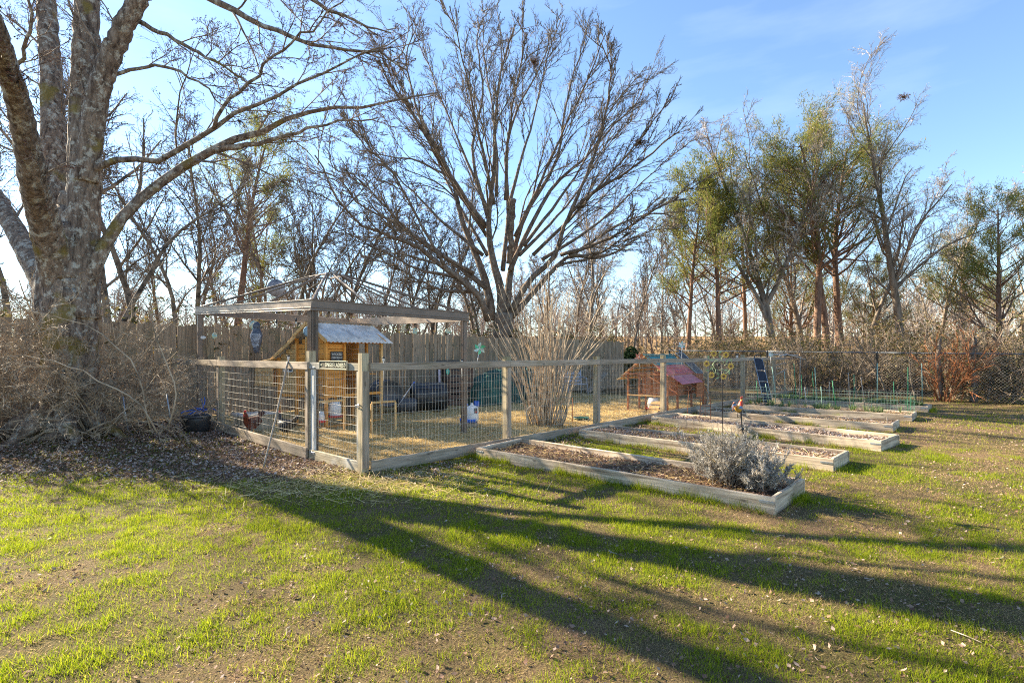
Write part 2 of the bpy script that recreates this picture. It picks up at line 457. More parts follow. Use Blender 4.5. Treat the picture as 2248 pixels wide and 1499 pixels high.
# ------------------------------------------------------------------ ground
O = G(800, 1040)                      # foot of the gate's latch post
def along(t, w=0.0, z=0.0):           # t metres along the garden fence, w metres behind it
    return O + A * t + B * w + UP * z
def local(x, y):                      # inverse of along
    dx = x - O[0]; dy = y - O[1]
    return dx * A[0] + dy * A[1], dx * B[0] + dy * B[1]
FD = unit(v3(0.733, 0.680, 0))        # direction of the privacy fence
F0 = v3(4.6, 22.0, 0)                 # its right-hand end
FN = v3(-FD[1], FD[0], 0)             # pointing behind it
def behind(x, y):
    return (x - F0[0]) * FN[0] + (y - F0[1]) * FN[1]

def axis_pts(fine0, fine1, step, far0, far1, grow_=1.13):
    p = list(np.arange(fine0, fine1 + 1e-6, step)); d = step
    while p[-1] < far1: d *= grow_; p.append(p[-1] + d)
    d = step; q = []
    c = fine0
    while c > far0: d *= grow_; c -= d; q.append(c)
    return np.array(q[::-1] + p)
gx = axis_pts(-11, 15, 0.16, -700, 700); gy = axis_pts(1.5, 23, 0.16, -40, 1500)
XX, YY = np.meshgrid(gx, gy)
ZZ = gz(XX, YY)
nx, ny = len(gx), len(gy)
I = (np.arange(ny - 1)[:, None] * nx + np.arange(nx - 1)[None, :]).ravel()
M_lawn = mat_new('lawn_soil_and_thatch')
n, l = nt(M_lawn); b = n['Principled BSDF']; setp(b, 0.95, 0.1)
t = n.new('ShaderNodeTexCoord')
n1 = n.new('ShaderNodeTexNoise'); n1.inputs['Scale'].default_value = 0.55; n1.inputs['Detail'].default_value = 10; n1.inputs['Roughness'].default_value = 0.68
n2 = n.new('ShaderNodeTexNoise'); n2.inputs['Scale'].default_value = 110; n2.inputs['Detail'].default_value = 6
l.new(t.outputs['Object'], n1.inputs['Vector']); l.new(t.outputs['Object'], n2.inputs['Vector'])
r1 = n.new('ShaderNodeValToRGB'); r1.color_ramp.elements[0].color = (0.085, 0.075, 0.03, 1); r1.color_ramp.elements[1].color = (0.15, 0.105, 0.065, 1)
r1.color_ramp.elements[0].position = 0.42; r1.color_ramp.elements[1].position = 0.58
r2 = n.new('ShaderNodeValToRGB'); r2.color_ramp.elements[0].color = (0.45, 0.42, 0.40, 1); r2.color_ramp.elements[1].color = (1.25, 1.2, 1.1, 1)
r2.color_ramp.elements[0].position = 0.35; r2.color_ramp.elements[1].position = 0.62
mxa = n.new('ShaderNodeMixRGB'); mxa.blend_type = 'MULTIPLY'; mxa.inputs[0].default_value = 1
l.new(n1.outputs['Fac'], r1.inputs[0]); l.new(n2.outputs['Fac'], r2.inputs[0]); l.new(r1.outputs[0], mxa.inputs[1]); l.new(r2.outputs[0], mxa.inputs[2])
sx = n.new('ShaderNodeSeparateXYZ'); l.new(t.outputs['Object'], sx.inputs[0])
mrf = n.new('ShaderNodeMapRange'); mrf.inputs['From Min'].default_value = 21; mrf.inputs['From Max'].default_value = 30; l.new(sx.outputs['Y'], mrf.inputs[0])
fr = n.new('ShaderNodeValToRGB'); fr.color_ramp.elements[0].color = (0.26, 0.15, 0.06, 1); fr.color_ramp.elements[1].color = (0.46, 0.30, 0.14, 1); l.new(n1.outputs['Fac'], fr.inputs[0])
fr.color_ramp.elements[0].position = 0.35; fr.color_ramp.elements[1].position = 0.65
mxf = n.new('ShaderNodeMixRGB'); l.new(mrf.outputs[0], mxf.inputs[0]); l.new(mxa.outputs[0], mxf.inputs[1]); l.new(fr.outputs[0], mxf.inputs[2])
l.new(mxf.outputs[0], b.inputs['Base Color'])
bp = n.new('ShaderNodeBump'); bp.inputs['Strength'].default_value = 0.7; bp.inputs['Distance'].default_value = 0.006; l.new(n2.outputs['Fac'], bp.inputs['Height']); l.new(bp.outputs[0], b.inputs['Normal'])
g_ = obj_np('ground', np.stack([XX, YY, ZZ], -1), np.stack([I, I + 1, I + nx + 1, I + nx], -1), None, (M_lawn,), smooth=True)
tag(g_, 'patchy winter lawn with green grass, dry thatch and a tan field beyond', 'ground', kind='structure')

# bed outlines, needed for what grows round them: (left foot on the fence side, right near foot, width)
BEDS = [(G(1048, 1003), G(1703, 1128), 0.90), (G(1272, 962), G(1830, 1036), 0.82), (G(1431, 930), G(1935, 990), 0.85),
        (None, G(1960, 948), 0.85), (None, G(2002, 926), 0.85), (None, v3(9.95, 12.75, 0), 0.9)]
beds = []
for k, (pl, pr, wd) in enumerate(BEDS):
    if pl is None: pl = pr + B * (3.6 if k < 5 else 3.7)
    beds.append((pl, pr, wd))
def in_bed(x, y, pad=0.0):
    m = np.zeros(np.shape(x), bool)
    for pl, pr, wd in beds:
        d = unit(pr - pl); L = np.linalg.norm(pr - pl)
        s = (x - pl[0]) * d[0] + (y - pl[1]) * d[1]; w = -(x - pl[0]) * d[1] + (y - pl[1]) * d[0]
        m |= (s > -pad) & (s < L + pad) & (w > -pad) & (w < wd + pad)
    return m

def wedge(y0, y1, n_, side=1.12):
    y = np.sqrt(rng.uniform(y0 ** 2, y1 ** 2, n_)); x = rng.uniform(-0.97, 0.97, n_) * y * side
    return x, y

def litter_mask(x, y):
    """where fallen leaves lie thick: under the big tree, along the fence foot"""
    t_, w_ = local(x, y)
    a = sstep(y + 0.28 * fbm(x, y, 1.3, 4), 5.5, 6.6) * sstep(-x, 1.2, 2.4)
    b_ = np.exp(-((w_ + 0.45) / 0.35) ** 2) * (t_ > 0) * (t_ < 6) * 0.6
    return np.clip(a + b_, 0, 1)

def blades(x, y, length, width, tilt0, tilt1, green_bias):
    n_ = len(x)
    z = gz(x, y)
    az = rng.uniform(0, 2 * np.pi, n_); tl = rng.uniform(tilt0, tilt1, n_)
    g1 = fbm(x, y, 0.55, 12); g2 = fbm(x, y, 2.6, 21)
    dry = sstep(x, 2.5, 6.0) * sstep(y, 4.0, 7.5) * 0.75 + .25 * sstep(x, 0.5, 3) * sstep(-y, -4, -2)
    pg = np.clip(0.80 + 0.14 * sstep(-x, -1.0, 2.0) + 3.0 * (g1 - 0.5) + 2.2 * (g2 - 0.5) - dry + green_bias - 0.7 * litter_mask(x, y), 0.04, 0.95)
    g3 = vnoise(x, y, 9.0, 77); pg = np.clip(pg + (g3 - 0.5) * 0.8, 0.03, 0.97)
    green = rng.random(n_) < pg
    tint = np.where(green, rng.uniform(0.0, 0.42, n_), rng.uniform(0.55, 1.0, n_))
    tl = np.where(green, tl, tl * 0.6 + 0.75)
    ln = length * (0.55 + 1.0 * g3) * rng.uniform(0.5, 1.3, n_) * np.where(green, 1, 0.9)
    dirv = np.stack([np.cos(az) * np.sin(tl), np.sin(az) * np.sin(tl), np.cos(tl)], -1)
    sa = rng.uniform(0, 2 * np.pi, n_)
    side = np.stack([np.cos(sa), np.sin(sa), np.zeros(n_)], -1) * (width * rng.uniform(0.6, 1.3, n_))[:, None]
    p = np.stack([x, y, z - 0.004], -1)
    V = np.stack([p - side * 0.5, p + side * 0.5, p + dirv * ln[:, None]], 1).reshape(-1, 3)
    return V, tint

M_grass = leafy('grass_blades', [(0.11, 0.18, 0.008), (0.25, 0.32, 0.008), (0.39, 0.40, 0.025), (0.50, 0.37, 0.14), (0.58, 0.43, 0.24), (0.27, 0.165, 0.10)], trans=0.55)
Vs, Ts = [], []
for (y0, y1, n_, ln, wd, s_) in ((2.0, 4.6, 330000, 0.036, 0.0034, 1.12), (4.6, 8.2, 330000, 0.038, 0.0052, 1.1), (8.2, 17.5, 260000, 0.045, 0.010, 1.08)):
    x, y = wedge(y0, y1, n_, s_)
    t_, w_ = local(x, y)
    inside = (w_ > 0.02) & (t_ > -0.1) | (w_ > 0.0) & (t_ > 0.05)
    leftrun = (t_ > 0.0) & (w_ > 0)
    keep = ~(leftrun) & ~in_bed(x, y, 0.03) & (rng.random(n_) < 1 - 0.82 * litter_mask(x, y))
    keep &= behind(x, y) < -0.1
    # worn bare patches
    keep &= rng.random(n_) < np.clip(0.5 + 3.2 * (fbm(x, y, 1.6, 33) - 0.30), 0.35, 1)
    x, y = x[keep], y[keep]
    V, tint = blades(x, y, ln, wd, 0.15, 1.15, 0.0)
    Vs.append(V); Ts.append(tint)
# matted thatch close to the soil
for (y0, y1, n_, ln, wd) in ((2.0, 4.8, 150000, .026, .0030), (4.8, 9.5, 110000, .034, .0055)):
    x, y = wedge(y0, y1, n_, 1.1); t_, w_ = local(x, y)
    k = ~((t_ > 0) & (w_ > 0)) & ~in_bed(x, y, .03) & (behind(x, y) < -.1) & (rng.random(n_) < 1 - .8 * litter_mask(x, y)); x, y = x[k], y[k]
    V, _t = blades(x, y, ln, wd, 1.15, 1.52, -1.0); V = V.reshape(-1, 3, 3); V[:, 2, 2] += .006; Vs.append(V.reshape(-1, 3))
    Ts.append(np.where(rng.random(len(x)) < .4, rng.uniform(.88, 1.0, len(x)), rng.uniform(.15, .8, len(x))))
# taller fringe along the foot of beds and fence, missed by the mower
ex, ey = [], []
for pl, pr_, wd in beds:
    d = unit(pr_ - pl); wv = v3(-d[1], d[0], 0); L = np.linalg.norm(pr_ - pl); per = 2 * L + wd; n_ = int(1500 * per)
    u = rng.random(n_) * per; off = .025 + np.abs(rng.normal(0, .045, n_))
    s = np.where(u < L, u, np.where(u < 2 * L, u - L, L + off)); w = np.where(u < L, -off, np.where(u < 2 * L, wd + off, (u - 2 * L)))
    ex.append(pl[0] + d[0] * s + wv[0] * w); ey.append(pl[1] + d[1] * s + wv[1] * w)
n_ = 16000; u = rng.uniform(0, 17, n_); w = -.09 - np.abs(rng.normal(0, .04, n_)); ex.append(O[0] + A[0] * u + B[0] * w); ey.append(O[1] + A[1] * u + B[1] * w)
ex = np.concatenate(ex); ey = np.concatenate(ey); k = (rng.random(len(ex)) < np.clip(3.5 * (fbm(ex, ey, 2.2, 66) - .38), 0, 1)) & ~in_bed(ex, ey, .012)
V, tint = blades(ex[k], ey[k], .085, .0045, .1, .9, .1); Vs.append(V); Ts.append(tint)
V = np.concatenate(Vs); T = np.concatenate(Ts)
o = obj_np('grass', V, None, np.arange(len(V)).reshape(-1, 3), (M_grass,), attr=('tint', T))
tag(o, 'short patchy lawn grass, green mixed with dry tan blades', 'grass', kind='stuff')

# ------------------------------------------------------------------ fallen leaves
def leaf_scatter(x, y, z, size, flat=0.5, curl=0.35):
    n_ = len(x)
    az = rng.uniform(0, 2 * np.pi, n_)
    nr = np.stack([rng.normal(0, flat, n_), rng.normal(0, flat, n_), np.ones(n_)], -1); nr = unit(nr)
    a_ = np.stack([np.cos(az), np.sin(az), np.zeros(n_)], -1)
    u = unit(a_ - nr * (a_ * nr).sum(-1, keepdims=True)); w = np.cross(nr, u)
    s = size * rng.uniform(0.55, 1.3, n_)[:, None]
    asp = rng.uniform(0.35, 0.75, n_)[:, None]
    p = np.stack([x, y, z], -1)
    c = curl * rng.uniform(0.2, 1.4, n_)[:, None]
    V = np.stack([p - u * s * 0.5 + nr * s * c * 0.5, p - w * s * asp * 0.5, p + u * s * 0.5 + nr * s * c * 0.3, p + w * s * asp * 0.5 + nr * s * c * 0.4], 1)
    i = np.arange(n_) * 4
    tr_ = np.stack([np.stack([i, i + 1, i + 3], -1), np.stack([i + 1, i + 2, i + 3], -1)], 1).reshape(-1, 3)
    return V.reshape(-1, 3), tr_
M_leaf = leafy('fallen_leaves', [(0.13, 0.07, 0.045), (0.22, 0.13, 0.085), (0.32, 0.215, 0.155), (0.42, 0.32, 0.26), (0.52, 0.45, 0.40)], trans=0.2)
mb = MB(); tints = []
x, y = wedge(5.2, 11.5, 150000, 1.1); k = (rng.random(len(x)) < litter_mask(x, y)) & (behind(x, y) < -0.05)
t_, w_ = local(x, y); k &= ~((t_ > 0) & (w_ > 0.02)); k &= ~in_bed(x, y, 0.02)
x, y = x[k], y[k]
V, tr_ = leaf_scatter(x, y, gz(x, y) + rng.uniform(0.0, 0.02, len(x)), 0.042, 0.45); mb.add(V, None, tr_); tints.append(np.repeat(rng.random(len(x)) ** 1.3, 2))
x, y = wedge(2.0, 13, 34000, 1.1); k = ~in_bed(x, y, 0.02) & (behind(x, y) < -0.05) & (rng.random(len(x)) < np.clip(5 * (fbm(x, y, 0.9, 40) - 0.42), 0.05, 1))
t_, w_ = local(x, y); k &= ~((t_ > 0) & (w_ > 0.02))
x, y = x[k], y[k]
V, tr_ = leaf_scatter(x, y, gz(x, y) + 0.012, 0.028, 0.55); mb.add(V, None, tr_); tints.append(np.repeat(rng.uniform(0.0, .8, len(x)), 2))
x, y = wedge(2.0, 8, 60000, 1.1); k = ~in_bed(x, y, 0.02) & (rng.random(len(x)) < np.clip(4 * (fbm(x, y, 1.7, 44) - 0.38), 0.08, 1)); t_, w_ = local(x, y); k &= ~((t_ > 0) & (w_ > 0.02))
x, y = x[k], y[k]; V, tr_ = leaf_scatter(x, y, gz(x, y) + 0.008, 0.013, 0.7); mb.add(V, None, tr_); tints.append(np.repeat(rng.uniform(0.0, .6, len(x)), 2))
o = mb.build('fallen_leaves', (M_leaf,), attr=('tint', np.concatenate(tints)))
tag(o, 'thick litter of dry brown leaves under the big tree and scattered on the lawn', 'leaves', kind='stuff')

# ------------------------------------------------------------------ straw in the chicken run
ts = np.arange(0.02, 17.6, 0.14)
ws = np.arange(0.03, 9.6, 0.14)
TT, WW = np.meshgrid(ts, ws)
SX = O[0] + A[0] * TT + B[0] * WW; SY = O[1] + A[1] * TT + B[1] * WW
SZ = gz(SX, SY) + 0.028 + 0.05 * (fbm(SX, SY, 1.6, 51) - 0.4)
dist = behind(SX, SY)
idx = (np.arange(len(ws) - 1)[:, None] * len(ts) + np.arange(len(ts) - 1)[None, :])
ok = ((dist[:-1, :-1] < -0.05) & (TT[:-1, :-1] < 11.6)).ravel()
I = idx.ravel()[ok]
M_straw_bed = plain('straw_ground', (0.52, 0.37, 0.15), rough=0.95, spec=0.1, dirt=(0.24, 0.16, 0.07), scale=24, bump=0.9)
o = obj_np('straw_layer', np.stack([SX, SY, SZ], -1), np.stack([I, I + 1, I + len(ts) + 1, I + len(ts)], -1), None, (M_straw_bed,), smooth=True)
tag(o, 'trampled straw covering the ground of the chicken run', 'straw', kind='structure')
M_straw = leafy('straw_stalks', [(0.30, 0.20, 0.08), (0.58, 0.43, 0.18), (0.74, 0.57, 0.27), (0.80, 0.66, 0.38)], trans=0.3)
def straw_arr(x, y, z, ln, wd):
    n_ = len(x); az = rng.uniform(0, np.pi, n_); el = rng.normal(0, 0.14, n_)
    L = ln * rng.uniform(0.4, 1.3, n_)
    d = np.stack([np.cos(az) * np.cos(el), np.sin(az) * np.cos(el), np.sin(el)], -1) * L[:, None]
    s = np.stack([-np.sin(az), np.cos(az), rng.normal(0, .5, n_)], -1); s = unit(s) * (wd * rng.uniform(.6, 1.3, n_))[:, None]
    p = np.stack([x, y, z], -1)
    V = np.stack([p - s / 2, p + s / 2, p + d + s / 2, p + d - s / 2], 1).reshape(-1, 3)
    i = np.arange(n_) * 4
    return V, np.stack([i, i + 1, i + 2, i + 3], -1)
mb = MB(); tints = []
for (ta, tb, wa, wb, n_, ln, wd) in ((0.0, 4.0, 0.05, 4.0, 42000, 0.15, 0.0035), (2.5, 11.5, 0.05, 6.5, 62000, 0.18, 0.0055)):
    t_ = rng.uniform(ta, tb, n_); w_ = rng.uniform(wa, wb, n_)
    x = O[0] + A[0] * t_ + B[0] * w_; y = O[1] + A[1] * t_ + B[1] * w_
    k = behind(x, y) < -0.15; x, y = x[k], y[k]
    z = gz(x, y) + 0.03 + 0.05 * (fbm(x, y, 1.6, 51) - 0.4) + rng.uniform(0, 0.018, len(x))
    V, q = straw_arr(x, y, z, ln, wd); mb.add(V, q); tints.append(rng.random(len(x)))
# loose straw trodden out of the gate
n_ = 2600; c = G(770, 1065)
x = c[0] + rng.normal(0, 0.75, n_); y = c[1] + rng.normal(0, 0.38, n_)
t_, w_ = local(x, y); k = (w_ < 0) | (t_ < 0); x, y = x[k], y[k]
V, q = straw_arr(x, y, gz(x, y) + 0.02, 0.16, 0.0035); mb.add(V, q); tints.append(rng.random(len(x)))
o = mb.build('straw', (M_straw,), attr=('tint', np.concatenate(tints)))
tag(o, 'loose golden straw stalks strewn over the run', 'straw', kind='stuff')
# ------------------------------------------------------------------ growing bare trees
def polyline(pts, rad, K, rg, jit=0.0):
    """smooth curve through the points with K+1 samples, radii alongside"""
    pts = np.asarray(pts, float); rad = np.asarray(rad, float)
    d = np.r_[0, np.cumsum(np.linalg.norm(np.diff(pts, axis=0), axis=1))]
    u = np.linspace(0, d[-1], K + 1)
    ext = np.vstack([2 * pts[0] - pts[1], pts, 2 * pts[-1] - pts[-2]])
    out = []
    for s in u:
        i = min(int(np.searchsorted(d, s, 'right')) - 1, len(pts) - 2); i = max(i, 0)
        f = (s - d[i]) / (d[i + 1] - d[i] + 1e-9)
        p0, p1, p2, p3 = ext[i], ext[i + 1], ext[i + 2], ext[i + 3]
        out.append(0.5 * ((2 * p1) + (-p0 + p2) * f + (2 * p0 - 5 * p1 + 4 * p2 - p3) * f ** 2 + (-p0 + 3 * p1 - 3 * p2 + p3) * f ** 3))
    P = np.array(out)
    r_ = np.interp(u, d, rad)
    if jit: P[1:] += rg.normal(0, jit, (K, 3)) * np.linspace(0.3, 1, K)[:, None]
    return P, r_, d[-1]

def walk(rg, S, D, L, Rd, k, wob, up, tip=0.3, curl=None):
    N = len(S); P = np.zeros((N, k + 1, 3)); P[:, 0] = S; d = unit(D)
    bend = rg.normal(0, wob * 0.5, (N, 3))
    for i in range(k):
        d = d + bend + rg.normal(0, wob, (N, 3)); d[:, 2] += up; d = unit(d)
        P[:, i + 1] = P[:, i] + d * (L / k)[:, None]
    RR = Rd[:, None] * (1 - (1 - tip) * np.linspace(0, 1, k + 1)[None, :])
    return P, RR

def sprout(rg, P, RR, L, n, a0, a1, lr, rr, t0, rmin, out=None, t1=0.98, upb=0.0, lfall=0.5):
    N, K, _ = P.shape
    t = (t0 + (t1 - t0) * (np.arange(n)[None, :] + rg.random((N, n))) / n) * (K - 1)
    i = np.clip(t.astype(int), 0, K - 2); f = (t - i)[..., None]
    r_ = np.arange(N)[:, None]
    S = P[r_, i] * (1 - f) + P[r_, i + 1] * f
    T = unit(P[r_, i + 1] - P[r_, i])
    Rt = RR[r_, i] * (1 - f[..., 0]) + RR[r_, i + 1] * f[..., 0]
    q = rg.normal(0, 1, (N, n, 3)); q = q - T * (q * T).sum(-1, keepdims=True); q[..., 2] += upb; q = unit(q)
    if out is not None:
        q = unit(q + unit(S - out) * 0.6)
    a = rg.uniform(a0, a1, (N, n, 1))
    D = T * np.cos(a) + q * np.sin(a)
    Lc = L[:, None] * lr * (1 - lfall * t / (K - 1)) * rg.uniform(0.55, 1.25, (N, n))
    Rc = np.maximum(np.minimum(Rt * 0.75, Rt * rr * rg.uniform(0.8, 1.2, (N, n))), rmin)
    Rc = np.maximum(np.minimum(Rc, Lc * 0.019 + 0.003), rmin)
    return S.reshape(-1, 3), D.reshape(-1, 3), Lc.ravel(), Rc.ravel()

def crown(rg, P, RR, L, levels, out=None, lfalls=None):
    """levels: (n, a0, a1, lr, rr, t0, k, wob, up, sides, rmin)"""
    res = []
    for li, (n_, a0, a1, lr, rr, t0, k, wob, up, sides, rmin) in enumerate(levels):
        S, D, L, Rc = sprout(rg, P, RR, L, n_, a0, a1, lr, rr, t0, rmin, out, lfall=(lfalls[li] if lfalls else .5))
        P, RR = walk(rg, S, D, L, Rc, k, wob, up)
        res.append((P, RR, sides, L))
    return res

def trunk_ridges(V, amp, seed, c=(0, 0)):
    a = np.arctan2(V[:, 1] - c[1], V[:, 0] - c[0])
    return V

def bare_tree_meshes(seed, H_, r0, levels, lean=(0, 0), fork=None, mats=None, t0=0.35, nl=16, wob=0.05, ang=(0.5, 1.0), lrat=0.42, zig=0.05):
    """trunk mesh (trunk and main limbs) and twig mesh, standing at the origin"""
    rg = np.random.default_rng(seed)
    K = 14
    L = np.array([H_], float)
    P, RR = walk(rg, np.array([v3(0, 0, -0.1)]), np.array([v3(lean[0], lean[1], 1)]), L, np.array([r0]), K, wob, 0.03, tip=0.12)
    RR[:, 0] *= 1.35
    for (h, dx, dy, fl) in (fork or []):
        i = int(np.argmin(np.abs(P[0, :, 2] - h)))
        Pf, Rf = walk(rg, P[0:1, i], np.array([v3(dx, dy, 1)]), np.array([float(fl)]), np.array([RR[0, i] * 0.8]), K, wob * 1.3, 0.05, tip=0.12)
        P = np.concatenate([P, Pf]); RR = np.concatenate([RR, Rf]); L = np.append(L, float(fl))
    tb = MB(); V, q, t = tube_arr(P, RR, 9); tb.add(V, q)
    S, D, Lc, Rc = sprout(rg, P, RR, L, nl, ang[0], ang[1], lrat, 0.5, t0, 0.02, None, 0.97, 0.15)
    P1, R1 = walk(rg, S, D, Lc, Rc, 7, zig * 1.6, 0.05)
    V, q, t = tube_arr(P1, R1, 5); tb.add(V, q)
    cb = MB()
    for (P2, R2, sd_, _) in crown(rg, P1, R1, Lc, levels):
        V, q, t = tube_arr(P2, R2, sd_); cb.add(V, q)
    a = tb.arrays(); c = cb.arrays()
    return (mesh_np('trunk', a[0], a[1], a[2], (mats[0],), smooth=True), mesh_np('crown', c[0], c[1], c[2], (mats[1],), smooth=False))

def tree_thing(name, label, meshes, loc, rotz=0.0, sc=1.0, group=None, names=('trunk', 'crown')):
    o = thing(name, label, 'tree', loc, group, rotz)
    o.scale = (sc, sc, sc) if not hasattr(sc, '__len__') else sc
    for nm, me in zip(names, meshes):
        c = bpy.data.objects.new(nm, me); col.objects.link(c); c.parent = o
        if nm == 'crown': c['kind'] = 'stuff'
    return o

LV = lambda a, b_: [(a + 2, 0.4, 0.95, 0.48, 0.55, 0.12, 5, 0.14, 0.04, 3, 0.014), (b_ + 1, 0.4, 0.95, 0.55, 0.6, 0.12, 3, 0.16, 0.03, 3, 0.009), (4, 0.4, 0.95, 0.6, 0.7, 0.15, 2, 0.16, 0.02, 3, 0.0075)]
far_meshes = [
    bare_tree_meshes(21, 9.5, 0.13, LV(7, 6), mats=(M_dark, M_dark), nl=14),
    bare_tree_meshes(22, 10.5, 0.11, LV(6, 6), mats=(M_dark, M_dark), nl=16, lean=(0.05, 0), wob=0.07),
    bare_tree_meshes(23, 8.5, 0.12, LV(7, 6), mats=(M_dark, M_dark), fork=[(2.0, 0.25, 0.1, 6.5), (3.2, -0.3, 0, 5)], nl=9, lean=(-0.03, 0)),
    bare_tree_meshes(24, 7.5, 0.07, LV(6, 5), mats=(M_branch, M_branch), nl=14, t0=0.2),
]
far_light = [
    bare_tree_meshes(31, 15, 0.24, LV(8, 7), mats=(M_bark_far, M_lightb), nl=16, fork=[(4.5, 0.5, 0, 9), (3.5, -0.35, 0.2, 8)], t0=0.25, ang=(0.35, 0.9), zig=0.09),
    bare_tree_meshes(32, 16, 0.26, LV(8, 7), mats=(M_bark_far, M_lightb), nl=20, t0=0.28, ang=(0.4, 1.0), zig=0.09),
    bare_tree_meshes(33, 11, 0.16, LV(7, 6), mats=(M_bark_far, M_lightb), nl=16, t0=0.2),
]

def base_at(px, Y):
    x = (px - CXP) / FOC * Y
    return v3(x, Y, float(gz(x, Y)) - 0.05)

# trees beyond the privacy fence, left to right: pixel, distance, mesh, turn, scale
TB = [
    (20, 15, 1, 0.4, 0.95, 'thin dark bare tree behind the fence at the far left edge'),
    (262, 13.5, 2, 1.2, 0.95, 'forking bare tree just right of the big trunk, fanning up behind the fence'),
    (300, 19, 0, 2.2, 1.15, 'dark bare tree rising behind the shrub tangle, second to the right of the big trunk'),
    (385, 21, 1, 0.1, 1.0, 'slender bare tree behind the fence above the left end of the gazebo beam'),
    (446, 22, 0, 4.0, 1.05, 'bare tree with a straight dark trunk left of the tall pine pole, behind the gazebo'),
    (480, 27, 3, 3.1, 1.4, 'thin pale bare tree close beside the tall pine, behind the gazebo'),
    (600, 26, 3, 5.0, 1.3, 'small bare tree behind the round grey perforated disc'),
    (662, 21, 1, 2.6, 0.9, 'thin leaning bare tree behind the left slope of the gazebo roof'),
    (700, 23, 2, 0.2, 1.0, 'forked bare tree directly behind the gazebo corner post'),
    (748, 24, 0, 5.4, 1.0, 'bare tree behind the very peak of the gazebo roof'),
    (822, 25, 3, 0.9, 1.25, 'wispy bare tree right of the gazebo peak'),
    (885, 24, 1, 3.6, 0.85, 'twisting bare tree behind the right slope of the gazebo roof'),
    (958, 26, 2, 2.0, 0.85, 'low forked bare tree behind the right end of the gazebo frame'),
    (1052, 23, 0, 1.0, 0.72, 'straight grey bare tree just left of the spreading tree\'s trunk'),
]
for (px, Y, k, rz, sc, lab) in TB:
    tree_thing('bare_tree', lab, far_meshes[k], base_at(px, Y), rz, sc, 'bare trees behind the privacy fence')
TR = [
    (1292, 24, far_light[2], 2.4, 0.85, 'stout dark-barked bare tree right behind the cane shrub'),
    (1385, 25, far_meshes[3], 0.3, 1.05, 'fine-twigged bare tree where the board fence ends'),
    (1450, 30, far_meshes[3], 1.7, 1.1, 'thin bare tree left of the leftmost pine'),
    (1700, 29, far_light[0], 0.0, 0.98, 'pale forked bare tree with a high leader left of the tall pines'),
    (1765, 32, far_light[2], 4.4, 1.25, 'pale bare tree between the forked tree and the tall pine trunks'),
    (1900, 31, far_light[2], 0.7, 1.0, 'short pale bare tree right of the tall pine trunks'),
    (1985, 29, far_light[1], 3.4, 0.93, 'tall pale bare tree with a nest in its top'),
    (2065, 36, far_light[2], 5.6, 1.0, 'bare tree in the gap left of the far right pine'),
    (2135, 27, far_meshes[3], 2.9, 0.62, 'small bare tree with an upright spray just behind the chain-link fence'),
    (2235, 33, far_light[2], 1.5, 1.1, 'bare tree at the right edge beyond the pine'),
]
for (px, Y, k, rz, sc, lab) in TR:
    tree_thing('bare_tree', lab, k, base_at(px, Y), rz, sc, 'bare trees beyond the chain-link fence')

rd2 = random.Random(23)
for k in range(17):
    px = 235 + k * 68 + rd2.uniform(-14, 14); Y = rd2.uniform(28, 42)
    tree_thing('bare_tree', 'thin bare tree deeper in the wood behind the board fence', far_meshes[(k * 3) % 4], base_at(px, Y), rd2.uniform(0, 6.28), rd2.uniform(.95, 1.3), 'second row of bare trees behind the board fence')
for k in range(11):
    px = 1330 + k * 86 + rd2.uniform(-25, 25); Y = rd2.uniform(38, 52)
    tree_thing('bare_tree', 'slight bare tree deeper in the wood beyond the chain-link fence', (far_light[2], far_meshes[3], far_meshes[1])[k % 3], base_at(px, Y), rd2.uniform(0, 6.28), rd2.uniform(.75, 1.05), 'second row of bare trees beyond the chain-link fence')
